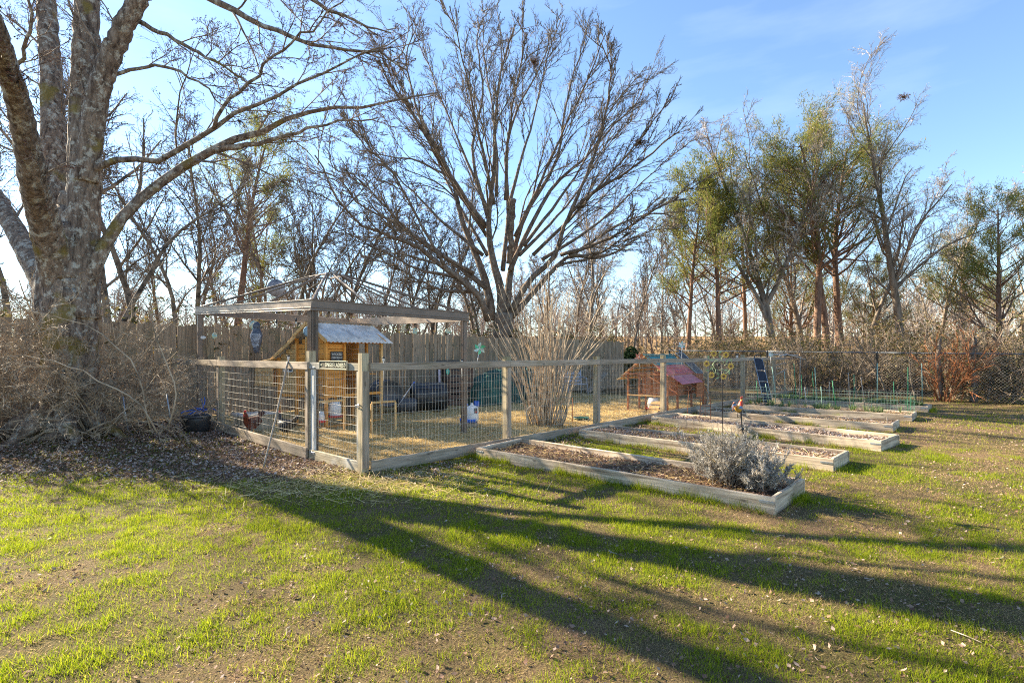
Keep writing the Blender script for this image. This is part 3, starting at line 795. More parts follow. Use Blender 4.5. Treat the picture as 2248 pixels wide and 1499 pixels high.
# ------------------------------------------------------------------ pines
M_needle = leafy('pine_needles', [(0.045, 0.07, 0.02), (0.10, 0.13, 0.03), (0.18, 0.19, 0.04), (0.30, 0.26, 0.06)], trans=0.4)
def pine_meshes(seed, H_, r0, t0=0.45, nl=34, lrat=0.30, tuft=10, flat=0.5, lean=(0, 0), top=0.75):
    rg = np.random.default_rng(seed)
    P, RR = walk(rg, np.array([v3(0, 0, -0.1)]), np.array([v3(lean[0], lean[1], 1)]), np.array([H_]), np.array([r0]), 16, 0.025, 0.03, tip=0.15)
    tb = MB(); V, q, t = tube_arr(P, RR, 10); tb.add(V, q)
    S, D, Lc, Rc = sprout(rg, P, RR, np.array([H_]), nl, 0.8, 1.35, lrat, 0.4, t0, 0.02, None, 0.99, 0.1, 0.62)
    P1, R1 = walk(rg, S, D, Lc, Rc, 7, 0.10, 0.05); V, q, t = tube_arr(P1, R1, 5); tb.add(V, q)
    S, D, L2, R2 = sprout(rg, P1, R1, Lc, 10, 0.4, 0.95, 0.36, 0.5, 0.45, 0.010, None, 1.0, 0.4)
    P2, R2 = walk(rg, S, D, L2, R2, 4, 0.12, 0.10); V, q, t = tube_arr(P2, R2, 3); tb.add(V, q)
    # tufts at the ends and along the twigs
    tips = np.concatenate([P2[:, -1], P2[:, -2], P1[:, -1], P2[:, -1] * 0.6 + P2[:, -2] * 0.4, P2[:, -3]])
    dirs = unit(np.concatenate([P2[:, -1] - P2[:, -2], P2[:, -1] - P2[:, -3], P1[:, -1] - P1[:, -2], P2[:, -1] - P2[:, -2], P2[:, -1] - P2[:, -3]]))
    keep = rg.random(len(tips)) < 0.8
    tips, dirs = tips[keep], dirs[keep]
    N = len(tips)
    d = unit(dirs[:, None] * 0.55 + rg.normal(0, 0.62, (N, tuft, 3)) + np.array([0, 0, 0.25]))
    p = tips[:, None] + rg.normal(0, 0.17, (N, tuft, 3))
    ln = rg.uniform(0.14, 0.26, (N, tuft, 1)); sd_ = unit(rg.normal(0, 1, (N, tuft, 3))) * 0.021
    V = np.stack([p - sd_, p + sd_, p + d * ln], 2).reshape(-1, 3)
    tt = np.clip(rg.random(N)[:, None] * 0.75 + rg.random((N, tuft)) * 0.25 + 0.12 * dirs[:, 2:3], 0, 1).ravel()
    a = tb.arrays()
    return (mesh_np('trunk', a[0], a[1], a[2], (M_bark_red,), smooth=True), mesh_np('crown', V, None, np.arange(len(V)).reshape(-1, 3), (M_needle,), attr=('tint', tt)))
pm = [pine_meshes(41, 15.5, 0.28, 0.42, 62, 0.50), pine_meshes(42, 10.8, 0.17, 0.36, 46, 0.50), pine_meshes(43, 11, 0.2, 0.20, 60, 0.52, top=0.9), pine_meshes(44, 14.5, 0.25, 0.48, 50, 0.46, lean=(0.03, 0))]
PT = [
    (1790, 30, 0, 0.5, 0.86, 'tall pine, left trunk of the tallest cluster right of centre'),
    (1822, 31, 3, 2.5, 0.92, 'tall reddish pine trunk in the middle of the tallest cluster'),
    (1848, 32, 0, 4.1, 0.92, 'tall pine on the right of the tallest cluster, topping the skyline'),
    (1505, 31, 1, 1.0, 1.0, 'smaller pine, leftmost of the pines beyond the red coop'),
    (1582, 30, 1, 3.0, 1.08, 'smaller pine between the leftmost pine and the pale forked bare tree'),
    (1640, 34, 1, 5.0, 1.05, 'slim pine half hidden behind the pale forked bare tree'),
    (1735, 36, 2, 0.9, 0.85, 'low bushy pine behind the foot of the pale forked bare tree'),
    (1915, 34, 2, 2.2, 0.62, 'low dark pine with drooping boughs right of the tall pines'),
    (2195, 28, 2, 3.9, 0.83, 'broad green pine near the right edge'),
    (2110, 41, 1, 2.0, 0.9, 'distant small pine left of the broad right-hand pine'),
    (512, 30, 3, 0.0, 0.98, 'tall thin pine pole with sparse boughs high behind the gazebo\'s left side'),
    (560, 36, 1, 2.0, 0.95, 'sparse distant pine right of the tall thin pine pole'),
]
for (px, Y, k, rz, sc, lab) in PT:
    tree_thing('pine_tree', lab, pm[k], base_at(px, Y), rz, sc, 'pines beyond the fences')
# ------------------------------------------------------------------ the two large trees
def hero(name, label, limbs, loc, levels, mat0, mat1, seed, sides0=14, K0=16, ridge=0.0, first=5, out=None, jit=0.03, cat='tree', lfalls=None):
    """limbs: (points in metres, radii); the first one is the trunk"""
    rg = np.random.default_rng(seed)
    root = thing(name, label, cat, loc)
    tb = MB(); Ps, Rs, Ls = [], [], []
    for i, (pts, rad, own) in enumerate(limbs):
        K = K0 * (4 if ridge else 2) if i < first else K0
        P, r_, L = polyline(pts, rad, K, rg, jit if i >= first else jit * 0.4)
        sd_ = (48 if ridge else 24) if i < first else sides0
        V, q, t = tube_arr(P[None], r_[None], sd_, cap=True)
        if ridge and i < first:
            ang = np.tile(np.arange(sd_) / sd_ * 2 * np.pi, K + 1); ax = np.repeat(P, sd_, 0); rr = np.repeat(r_, sd_)
            n_ = (vnoise(np.cos(ang) * 2.2 + 40, np.sin(ang) * 2.2 + V[:len(ang), 2] * 0.6 + 3 * i, 1, 2) - 0.5) * 1.2 + (vnoise(np.cos(ang) * 9 + 9, np.sin(ang) * 9 + V[:len(ang), 2] * 1.6, 1, 5) - 0.5) * 0.75
            V[:len(ang)] = ax + (V[:len(ang)] - ax) * (1 + ridge * n_)[:, None]
        tb.add(V, q, t)
        if own:
            P16, r16, _ = polyline(pts, rad, 16, rg, 0)
            Ps.append(P16); Rs.append(r16); Ls.append(L * own)
    tb.build('trunk', (mat0,), root, smooth=True)
    P = np.array(Ps); RR = np.array(Rs); L = np.array(Ls)
    res = crown(rg, P, RR, L, levels, out, lfalls)
    for nm, sub in (('branches', res[:2]), ('twigs', res[2:])):
        mb = MB(); o = None
        for (P2, R2, sd_, _) in sub:
            V, q, t = tube_arr(P2, R2, sd_); mb.add(V, q)
        mb.build(nm, (mat1,), root, smooth=(nm == 'branches'))['kind'] = 'stuff'
    return root, res

def px_limb(pts, Y0, dz, r0, r1, own=1.0):
    """pixel points at distances from Y0 to Y0+dz, radii r0 to r1"""
    n_ = len(pts); w = []
    for i, (a_, b_) in enumerate(pts):
        f = i / (n_ - 1); w.append(at(a_, b_, Y0 + dz * f ** 1.2))
    f_ = np.linspace(0, 1, n_)
    return (w, list(r1 + (r0 * .70 - r1) * (1 - f_) ** 1.6), own)

# spreading tree beyond the fence
c2 = lambda L_: [(600 + x / 1.28, y / 1.28) for x, y in L_]
YC = 19.0
lim = [
    ([at(1108, 875, YC), at(1106, 800, YC), at(1104, 740, YC), at(1106, 690, YC)], [0.50, 0.42, 0.38, 0.34], 0),
    px_limb(c2([(640, 900), (640, 820), (615, 720), (605, 620), (620, 480), (625, 330), (640, 200), (680, 70)]), YC, -2, 0.27, 0.02),
    px_limb(c2([(615, 900), (600, 800), (570, 720), (530, 620), (500, 500), (430, 370), (390, 260), (375, 160), (395, 90)]), YC, 1.5, 0.24, 0.02),
    px_limb(c2([(605, 900), (570, 825), (470, 745), (400, 690), (330, 665), (230, 620), (160, 520), (110, 430)]), YC, -3.5, 0.20, 0.02),
    px_limb(c2([(600, 810), (520, 750), (410, 670), (330, 620), (250, 580), (180, 500), (90, 470)]), YC, 2.5, 0.15, 0.018),
    px_limb(c2([(600, 640), (540, 560), (480, 460), (400, 330), (330, 240), (300, 170)]), YC - .5, -2.5, 0.14, 0.018),
    px_limb(c2([(655, 900), (662, 800), (670, 740), (700, 620), (760, 520), (800, 440), (820, 300), (850, 190), (885, 120)]), YC, 2, 0.22, 0.02),
    px_limb(c2([(665, 880), (720, 790), (790, 720), (830, 610), (900, 540), (1000, 480), (1080, 415), (1140, 370)]), YC, -2.5, 0.18, 0.02),
    px_limb(c2([(670, 890), (740, 810), (800, 745), (880, 690), (960, 640), (1060, 600), (1130, 610)]), YC, 1.5, 0.17, 0.02),
    px_limb(c2([(665, 760), (720, 640), (790, 520), (880, 440), (960, 350), (1030, 270), (1050, 210)]), YC, 3.5, 0.14, 0.018),
    px_limb(c2([(645, 760), (660, 600), (655, 420), (690, 300), (755, 180), (785, 70)]), YC, 3.5, 0.13, 0.018),
    px_limb(c2([(605, 620), (560, 430), (590, 260), (570, 120), (590, 50)]), YC - .3, 2.5, 0.10, 0.018),
    px_limb(c2([(662, 740), (668, 660), (672, 560)]), YC, -1, 0.15, 0.11, 0.0),
    px_limb(c2([(480, 745), (420, 640), (330, 480), (250, 400), (190, 300)]), YC - 1.5, -2, 0.08, 0.015),
    px_limb(c2([(830, 610), (900, 440), (930, 330), (950, 200), (920, 120)]), YC - 1, -2, 0.09, 0.015),
    px_limb(c2([(800, 745), (900, 720), (990, 660), (1010, 600)]), YC + .6, -2.5, 0.07, 0.015),
    px_limb(c2([(500, 500), (400, 450), (300, 430), (200, 330)]), YC + .6, 3, 0.07, 0.015),
]
for k, (ex_, ey_, dz_, sx_, sy_) in enumerate(((745, 250, 2.5, 1060, 560), (830, 120, -3, 1070, 520), (905, 60, 3, 1075, 470), (985, 15, -2.5, 1085, 450), (1060, 5, 3.5, 1090, 430), (1150, 5, -3, 1110, 440), (1235, 30, 3, 1115, 460), (1330, 75, -2.5, 1130, 520), (1415, 150, 2.5, 1150, 540), (1475, 215, -3.5, 1170, 560), (1530, 300, 3, 1190, 570), (1540, 400, -2, 1230, 560), (1490, 500, 3, 1250, 560), (720, 360, -3, 1040, 600), (705, 480, 3, 1010, 610), (800, 560, -3.5, 1040, 640), (1400, 250, 4.5, 1140, 560), (880, 200, 4.5, 1070, 560))):
    mx_, my_ = (sx_ + ex_) / 2, (sy_ + ey_) / 2
    bow = 26 * (1 if ex_ < 1105 else -1)
    lim.append(px_limb([(sx_, sy_), (sx_ * .7 + ex_ * .3 + bow * .3, sy_ * .7 + ey_ * .3 + 22), (mx_ + bow * .2, my_ + 18), (sx_ * .25 + ex_ * .75 + 9 * math.sin(k * 3), sy_ * .25 + ey_ * .75 + 8 * math.cos(k * 5)), (ex_, ey_)], YC, dz_, 0.10, 0.014, .8))
hero_lv = [
    (13, 0.3, 0.9, 0.36, 0.45, 0.27, 8, 0.10, 0.025, 5, 0.018),
    (7, 0.35, 0.90, 0.48, 0.55, 0.10, 5, 0.12, 0.03, 4, 0.011),
    (6, 0.35, 0.95, 0.56, 0.6, 0.10, 3, 0.13, 0.02, 3, 0.0075),
    (2, 0.35, 0.95, 0.66, 0.7, 0.15, 2, 0.14, 0.02, 3, 0.006),
]
spread, sres = hero('spreading_tree', 'wide spreading bare tree with many upswept limbs standing behind the board fence', lim, base_at(1108, YC), hero_lv, M_bark_mid, M_dark, 61, first=2, out=at(1108, 560, YC), lfalls=(.55, .5, .5, .5))

# large old tree in the left foreground
YL = 8.2
pr = lambda w_: w_ / 2 * YL / FOC       # half a pixel width in metres at the tree
def L2(pts, ws, dz=0.0, own=1.0, Y0=YL):
    n_ = len(pts)
    return ([at(a_, b_, Y0 + dz * (i / (n_ - 1)) ** 1.3) for i, (a_, b_) in enumerate(pts)], [pr(w_) * (Y0 + dz * (i / (n_ - 1)) ** 1.3) / YL * (.78 if w_ > 24 else .85) for i, w_ in enumerate(ws)], own)
liml = [
    L2([(148, 990), (150, 930), (153, 850), (152, 760), (150, 680), (150, 590), (152, 500), (155, 420)], [240, 165, 135, 128, 126, 120, 85, 30], 0, 0),
    L2([(176, 700), (176, 560), (182, 430), (186, 300), (188, 180), (190, 60), (192, -80), (205, -250)], [90, 84, 78, 70, 66, 58, 52, 36], 0.4, .45),
    L2([(118, 700), (118, 600), (122, 500), (124, 400), (118, 280), (112, 150), (100, 20), (90, -150)], [90, 80, 64, 58, 54, 50, 46, 34], 2.0, .4),
    L2([(140, 660), (118, 560), (92, 470), (72, 390), (48, 260), (15, 140), (-25, 20), (-80, -120)], [80, 78, 70, 62, 56, 50, 44, 30], -4.0, .3),
    L2([(140, 700), (110, 640), (72, 575), (30, 500), (-10, 430), (-70, 350), (-150, 260)], [70, 64, 54, 44, 38, 32, 20], 3.0, .35),
    L2([(190, 400), (200, 300), (212, 220), (232, 150), (262, 80), (300, 10), (340, -60), (420, -160)], [56, 58, 56, 52, 50, 46, 40, 24], -0.3, .5),
    L2([(180, 650), (215, 570), (256, 500), (300, 440), (352, 400), (420, 350), (500, 320), (570, 290), (640, 262), (720, 240), (840, 228), (960, 205)], [52, 37, 30, 27, 25, 22, 19, 15, 12, 9, 6, 3], 1.2, .5),
    L2([(475, 330), (540, 318), (620, 300), (720, 270), (830, 262)], [18, 13, 9, 6, 3], 0.6, 1.2, YL + .5),
    L2([(175, 405), (215, 368), (270, 348), (340, 355), (400, 325), (460, 285), (520, 245), (600, 215), (700, 160), (790, 120), (900, 70)], [22, 17, 15, 14, 13, 12, 10, 8, 6, 4, 2], -0.6, .6),
    L2([(470, 280), (485, 240), (540, 190), (610, 120), (690, 60), (760, -20)], [10, 9, 8, 6, 5, 3], -0.6, .8, YL - .3),
    L2([(300, 45), (360, 75), (430, 112), (500, 150), (560, 200)], [13, 10, 8, 5, 2], -0.5, .9),
    L2([(250, 165), (310, 150), (380, 152), (450, 190), (510, 260)], [10, 8, 7, 5, 2], 0.6, .9),
    L2([(360, -70), (450, -10), (560, 50), (680, 95), (820, 120), (900, 150)], [26, 18, 13, 9, 6, 3], -0.4, .7),
    L2([(410, -150), (520, -80), (640, -20), (760, 40), (860, 70)], [22, 16, 11, 7, 3], 0.8, .8),
    L2([(60, 300), (30, 210), (45, 120), (70, 60), (60, -60)], [14, 11, 9, 8, 5], -0.6, .7),
]
lv_left = [
    (8, 0.35, 0.95, 0.52, 0.34, 0.22, 7, 0.10, 0.02, 5, 0.010),
    (7, 0.4, 0.95, 0.52, 0.55, 0.12, 5, 0.13, 0.02, 4, 0.006),
    (6, 0.4, 0.95, 0.52, 0.6, 0.10, 4, 0.15, 0.01, 3, 0.0038),
    (3, 0.4, 0.95, 0.60, 0.7, 0.2, 2, 0.15, 0.02, 3, 0.003),
]
big, bres = hero('old_tree', 'massive old tree with lichen-spotted trunk splitting into several stems at the left', liml, base_at(150, YL), lv_left, M_bark_big, M_branch, 71, first=6, ridge=0.15)
# buds at the twig tips of the big tree
tips = np.concatenate([bres[2][0][:, -1], bres[3][0][:, -1]]); tips = tips[rng.random(len(tips)) < 0.8]
bd = rng.normal(0, 0.006, (len(tips), 4, 3)); V = (tips[:, None] + bd).reshape(-1, 3); i4 = np.arange(len(tips)) * 4
tb_ = np.concatenate([np.stack([i4, i4 + 1, i4 + 2], -1), np.stack([i4, i4 + 2, i4 + 3], -1), np.stack([i4, i4 + 3, i4 + 1], -1), np.stack([i4 + 1, i4 + 3, i4 + 2], -1)])
M_bud = plain('red_brown_buds', (0.12, 0.05, 0.035), rough=0.8)
o = obj_np('buds', V, None, tb_, (M_bud,), big); o['kind'] = 'stuff'
# roots flaring into the ground
for (a_, ln) in ((-2.6, .5), (-1.7, .4), (-0.9, .5), (-0.2, .6)):
    c = base_at(150, YL) + v3(0, 0, 0.05)
    d = v3(math.cos(a_), math.sin(a_), 0)
    pts = [c + d * 0.25 + UP * 0.42, c + d * 0.62 + UP * 0.16, c + d * (0.62 + ln * 0.5) + v3(0.1 * math.sin(a_ * 5), 0.1, 0.03), c + d * (0.6 + ln) + UP * -0.08]
    P, r_, _ = polyline(pts, [0.20, 0.11, 0.06, 0.03], 8, rng, 0.015)
    tube('root', P, r_, M_bark_big, big, sides=10)

# leaf nests
M_nest = leafy('nest_leaves', [(0.08, 0.045, 0.028), (0.16, 0.09, 0.05), (0.24, 0.14, 0.08)], trans=0.2)
def near_pt(P, q):
    'the branch point that shows closest to q'
    return P[np.argmin(np.hypot((P[:, 0] / P[:, 1] - q[0] / q[1]), ((P[:, 2] - EYE) / P[:, 1] - (q[2] - EYE) / q[1])))].astype(float)
def nest(p, rad, label):
    n_ = 330
    d = unit(rng.normal(0, 1, (n_, 3))) * (rad * rng.uniform(0.1, 1.5, n_))[:, None] * np.array([1.15, 1.15, 0.75])
    V, t = leaf_scatter(p[0] + d[:, 0], p[1] + d[:, 1], p[2] + d[:, 2], rad * 0.36, 1.0)
    mb = MB(); mb.add(V, None, t); k = len(t)
    S = np.repeat(p[None], 40, 0); D = rng.normal(0, 1, (40, 3)); P, RR = walk(rng, S, D, np.full(40, rad * 2.0), np.full(40, 0.006), 3, 0.2, 0)
    V, q, _ = tube_arr(P, RR, 3); mb.add(V, q)
    a = mb.arrays(); o = obj_np('squirrel_nest', a[0], a[1], a[2], (M_nest,), attr=('tint', rng.random(len(a[1]) + len(a[2]))))
    tag(o, label, 'nest', 'leaf nests high in the bare trees')
nest(near_pt(np.concatenate([r[0].reshape(-1, 3) for r in sres[:2]]), at(1172, 134, 19.2)), 0.15, 'ball of dead leaves and twigs high in the spreading tree\'s central limbs')
nest(near_pt(np.concatenate([r[0].reshape(-1, 3) for r in sres[:2]]), at(1405, 310, 18.0)), 0.16, 'dark leaf nest in the right-hand limbs of the spreading tree')
_t = [o for o in bpy.data.objects if 'nest in its top' in str(o.get('label', ''))][0]
_c = [c for c in _t.children if c.name.startswith('crown')][0]; _v = np.empty(len(_c.data.vertices) * 3, np.float32); _c.data.vertices.foreach_get('co', _v); _v = _v.reshape(-1, 3)
_m = np.array(_t.matrix_basis); _v = _v @ _m[:3, :3].T + _m[:3, 3]
nest(near_pt(_v, at(1981, 217, 29.0)), 0.17, 'small leaf nest in the very top of the tall pale tree beyond the garden')

# ------------------------------------------------------------------ shrubs
# tangled twiggy shrub in front of the big tree
rg = np.random.default_rng(81)
root = thing('tangled_shrub', 'big leafless tangle of arching tan twigs in front of the old tree and fence', 'shrub', G(285, 955))
S, D, Lc, Rc = [], [], [], []
for (bx, by, nn, spread_, L0) in ((300, 958, 26, 1.0, 2.2), (235, 950, 18, 1.0, 2.2), (400, 945, 10, 1.0, 1.75), (130, 965, 16, 1.0, 2.1), (40, 960, 14, 1.1, 2.2), (-60, 965, 12, 1.2, 2.2)):
    c = G(bx, by)
    c = c * (7.0 / c[1]) if False else c + v3(.05, -1.15 + 0.3 * rnd.random(), 0); c[2] = gz(c[0], c[1])
    for k in range(nn):
        a_ = rg.uniform(0, 2 * np.pi)
        S.append(c + v3(rg.normal(0, 0.09), rg.normal(0, 0.09), 0)); D.append(v3(math.cos(a_) * spread_, math.sin(a_) * spread_ * 0.6, 1.1)); Lc.append(L0 * rg.uniform(0.7, 1.25)); Rc.append(rg.uniform(0.006, 0.012) if rg.random() < .82 else rg.uniform(.017, .026))
P, RR = walk(rg, np.array(S), np.array(D), np.array(Lc), np.array(Rc), 12, 0.15, -0.03)
mb = MB(); V, q, t = tube_arr(P, RR, 6); mb.add(V, q); mb.build('stem', (M_twig,), root, smooth=True)
Lc = np.array(Lc)
res = crown(rg, P, RR, Lc, [(8, 0.4, 1.2, 0.45, 0.5, 0.2, 6, 0.16, -0.01, 4, 0.006), (8, 0.5, 1.2, 0.45, 0.6, 0.1, 4, 0.22, 0.0, 3, 0.0044), (5, 0.5, 1.3, 0.42, 0.7, 0.1, 3, 0.26, 0.02, 3, 0.0038)])
mb = MB()
for (P2, R2, sd_, _) in res:
    V, q, t = tube_arr(P2, R2, sd_); mb.add(V, q)
o = mb.build('twigs', (M_twig,), root); o['kind'] = 'stuff'
# long bare branch reaching across the sky side
for pts, r0 in (([(372, 930), (385, 860), (350, 760), (330, 690), (345, 600), (372, 560)], 0.009), ([(330, 940), (290, 800), (200, 720), (100, 690), (0, 660)], 0.010), ([(345, 950), (300, 880), (140, 800), (60, 780), (-20, 785)], 0.011)):
    P_, r_, _ = polyline([at(a_, b_, 6.9) for a_, b_ in pts], np.linspace(r0, 0.004, len(pts)), 12, rg, 0.02)
    tube('stem', P_, r_, M_twig, root, sides=6)

# cane shrub in the run
rg = np.random.default_rng(83)
cb_ = G(1198, 932, 0.04)
root = thing('cane_shrub', 'tall vase-shaped leafless shrub of many pale straight canes inside the wire fence', 'shrub', cb_)
cane_curves = []
for k in range(78):
    tx = rg.normal(0, 0.42); ty = rg.normal(0, 0.32)
    if k % 5 == 0: tx = rg.uniform(-1.0, 1.05)
    s = cb_ + v3(tx * 0.26 + rg.normal(0, 0.05), ty * 0.3, -0.03)
    L = rg.uniform(1.7, 2.9) if k % 4 else rg.uniform(2.5, 3.3)
    e = s + v3(tx * 1.15 * L / 2.4, ty * 0.9, L * (1 - 0.16 * abs(tx)))
    mid = s * 0.5 + e * 0.5 + v3(-tx * 0.16 + rg.normal(0, .05), rg.normal(0, .05), 0.08)
    q1 = s * 0.75 + mid * 0.25 + v3(rg.normal(0, .03), 0, 0)
    P_, r_, _ = polyline([s, q1, mid, mid * 0.45 + e * 0.55 + v3(rg.normal(0, .04), 0, 0), e], [rg.uniform(.010, .022), .012, .009, .0075, .004], 10, rg, 0.012)
    cane_curves.append((P_, r_))
for k, (P_, r_) in enumerate(cane_curves):
    tube('cane', P_, r_, M_cane, root, sides=6)
Pc = np.array([c[0] for c in cane_curves]); Rc_ = np.array([c[1] for c in cane_curves])
res = crown(rg, Pc, Rc_, np.full(len(Pc), 2.2), [(2, 0.2, 0.7, 0.22, 0.6, 0.3, 5, 0.10, 0.03, 3, 0.0032)])
mb = MB(); V, q, t = tube_arr(res[0][0], res[0][1], 3); mb.add(V, q); o = mb.build('twigs', (M_cane,), root); o['kind'] = 'stuff'
P_, r_, _ = polyline([cb_ + v3(-.35, -.15, 0), cb_ + v3(-.36, -.15, .3), cb_ + v3(-.2, -.1, .45), cb_ + v3(-.5, -.1, .42)], [.018, .018, .014, .006], 10, rg, .01)
tube('cane', P_, r_, M_cane, root, sides=6)

# lavender in the nearest bed
rg = np.random.default_rng(87)
M_lav = leafy('lavender_leaves', [(0.19, 0.165, 0.13), (0.37, 0.34, 0.285), (0.55, 0.51, 0.45), (0.68, 0.64, 0.57)], trans=0.3)
lc = beds[0][0] + unit(beds[0][1] - beds[0][0]) * 3.28 + A * 0.44; lc[2] = 0.10
root = thing('lavender_bush', 'bushy silver-grey lavender spilling over the near end of the closest raised bed', 'shrub', lc)
nS = 170
S = lc + rg.normal(0, 1, (nS, 3)) * v3(0.10, 0.10, 0.0)
S[:45] += B * -.26 + A * -.05; S[45:75] += B * .22 + A * .1
d2 = rg.uniform(0, 2 * np.pi, nS); tl_ = rg.uniform(0.05, 1.15, nS)
D = np.stack([np.cos(d2) * np.sin(tl_) * 1.15, np.sin(d2) * np.sin(tl_), np.cos(tl_)], -1)
Ls_ = rg.uniform(0.30, 0.52, nS); Ls_[:45] *= .62; Ls_[45:75] *= .75; Ls_[rg.random(nS) < .06] *= 1.3
P, RR = walk(rg, S, D, Ls_, np.full(nS, .005), 5, .08, .04); mb = MB(); V, q, _ = tube_arr(P, RR, 4); mb.add(V, q)
S2, D2, L2_, R2_ = sprout(rg, P, RR, Ls_, 13, .3, .9, .42, .6, .2, .0018, None, 1., .6)
P2, R2 = walk(rg, S2, D2, L2_, R2_, 3, .14, .06); V, q, _ = tube_arr(P2, R2, 3); mb.add(V, q); mb.build('stems', (plain('lavender_stem', (.22, .17, .12)),), root)
N = len(P2); m_ = 26
f = rg.uniform(0, 1, (N, m_)) * 3; i_ = np.clip(f.astype(int), 0, 2); ff = (f - i_)[..., None]; rr = np.arange(N)[:, None]
p = P2[rr, i_] * (1 - ff) + P2[rr, i_ + 1] * ff
T = unit(P2[:, -1] - P2[:, 0])[:, None]
d = unit(T * 0.8 + rg.normal(0, .6, (N, m_, 3))); ln = rg.uniform(.02, .042, (N, m_, 1)); s_ = unit(rg.normal(0, 1, (N, m_, 3))) * .0034
V = np.stack([p - s_, p + s_, p + d * ln], 2).reshape(-1, 3)
o = obj_np('leaves', V, None, np.arange(len(V)).reshape(-1, 3), (M_lav,), root, attr=('tint', rg.random(len(V) // 3))); o['kind'] = 'stuff'
S3 = lc + rg.normal(0, 1, (46, 3)) * v3(.22, .16, 0) + v3(-.05, 0, .25)
P3, R3 = walk(rg, S3, rg.normal(0, .35, (46, 3)) + v3(.0, 0, 1), rg.uniform(.25, .6, 46), np.full(46, .0016), 4, .05, .0)
mb = MB(); V, q, _ = tube_arr(P3, R3, 3); mb.add(V, q); o = mb.build('flower_stalks', (M_straw_bed,), root); o['kind'] = 'stuff'

# ------------------------------------------------------------------ undergrowth and far woods
def bush_arrays(seed, h, n0=9, leafn=2, spread_=0.7, upw=0.0):
    rg = np.random.default_rng(seed)
    S = rg.normal(0, 0.14, (n0, 3)) * v3(1, 1, 0); a_ = rg.uniform(0, 2 * np.pi, n0)
    D = np.stack([np.cos(a_) * spread_, np.sin(a_) * spread_, np.ones(n0)], -1)
    L = h * rg.uniform(.6, 1.15, n0); P, RR = walk(rg, S, D, L, np.full(n0, .014), 6, .13, upw)
    mb = MB(); V, q, _ = tube_arr(P, RR, 3); mb.add(V, q)
    last = None
    for (P2, R2, sd_, _) in crown(rg, P, RR, L, [(7, .4, 1.1, .5, .6, .15, 4, .18, 0, 3, .007), (7, .4, 1.2, .5, .7, .1, 3, .2, 0, 3, .005)]):
        V, q, _ = tube_arr(P2, R2, sd_); mb.add(V, q); last = P2
    tips = last[:, -1]
    tips = np.repeat(tips, leafn, 0) + rg.normal(0, .05, (len(tips) * leafn, 3))
    return mb.arrays()[:2], tips
M_under = leafy('undergrowth_leaves', [(0.045, 0.06, 0.020), (0.09, 0.09, 0.035), (0.16, 0.125, 0.05), (0.22, 0.135, 0.065), (0.30, 0.20, 0.11)], trans=0.35)
M_utwig = plain('undergrowth_twigs', (0.23, 0.175, 0.125), rough=0.9, var=0.45, scale=3)
protos = [bush_arrays(101 + k, 1.9, 8, 3) for k in range(4)]
def thicket(name, label, spots, tint_c, leaf_size, leaf_keep=1.0):
    tw = MB(); lf = MB(); tt = []
    for (x, y, s, k) in spots:
        (V, q), tips = protos[k]
        a_ = rng.uniform(0, 2 * np.pi); c, s_ = math.cos(a_), math.sin(a_)
        M = np.array([[c, -s_, 0], [s_, c, 0], [0, 0, 1]]) * s
        off = v3(x, y, float(gz(x, y)) - .05)
        tw.add(V @ M.T + off, q)
        tp = tips[rng.random(len(tips)) < leaf_keep] @ M.T + off
        LV_, t = leaf_scatter(tp[:, 0], tp[:, 1], tp[:, 2], leaf_size * s, 1.0)
        lf.add(LV_, None, t); tt.append(np.repeat(np.clip(rng.normal(tint_c, .22, len(tp)), 0, 1), 2))
    root = tag(tw.build(name, (M_utwig,)), label, 'undergrowth', kind='stuff')
    o = lf.build('leaves', (M_under,), root, attr=('tint', np.concatenate(tt))); o['kind'] = 'stuff'
CL0 = v3(13.9, 14.5, 0); CL1 = v3(6.5, 22.2, 0); CD = unit(CL1 - CL0); CN = v3(CD[1], -CD[0], 0) * -1
if CN[1] < 0: CN = -CN
spots = []
for k in range(120):
    s = rng.uniform(-8, 13); w = 0.5 + rng.random() ** 1.3 * 9
    p = CL0 + CD * s + CN * w; spots.append((p[0], p[1], rng.uniform(.75, 1.15) + .055 * w, k % 4))
thicket('undergrowth', 'brown and olive thicket of brambles and vines along the chain-link fence', spots, .42, .075, .8)
spots = []
for k in range(70):
    s = rng.uniform(-21, 5); w = 0.8 + rng.random() * 6
    p = F0 + FD * s + FN * w; spots.append((p[0], p[1], rng.uniform(1.0, 1.5), k % 4))
thicket('undergrowth', 'olive green brush growing wild behind the tall board fence', spots, .32, .085, .8)
# twiggy bushes one can tell apart at the chain-link fence
tw_meshes = []
for k in range(3):
    rg = np.random.default_rng(140 + k)
    n0 = 16; S = rg.normal(0, .10, (n0, 3)) * v3(1, 1, 0); a_ = rg.uniform(0, 2 * np.pi, n0)
    D = np.stack([np.cos(a_) * .38, np.sin(a_) * .38, np.ones(n0)], -1); L = rg.uniform(1.4, 2.3, n0)
    P, RR = walk(rg, S, D, L, np.full(n0, .020), 7, .07, .02); mb = MB(); V, q, _ = tube_arr(P, RR, 4); mb.add(V, q)
    for (P2, R2, sd_, _) in crown(rg, P, RR, L, [(8, .3, .8, .45, .6, .2, 4, .12, .02, 3, .007), (6, .3, .9, .5, .7, .15, 3, .15, 0, 3, .005)]):
        V, q, _ = tube_arr(P2, R2, sd_); mb.add(V, q)
    a = mb.arrays(); tw_meshes.append(a)
M_rtwig = plain('russet_twigs', (0.34, 0.13, 0.05), rough=0.85, var=0.35, scale=3)
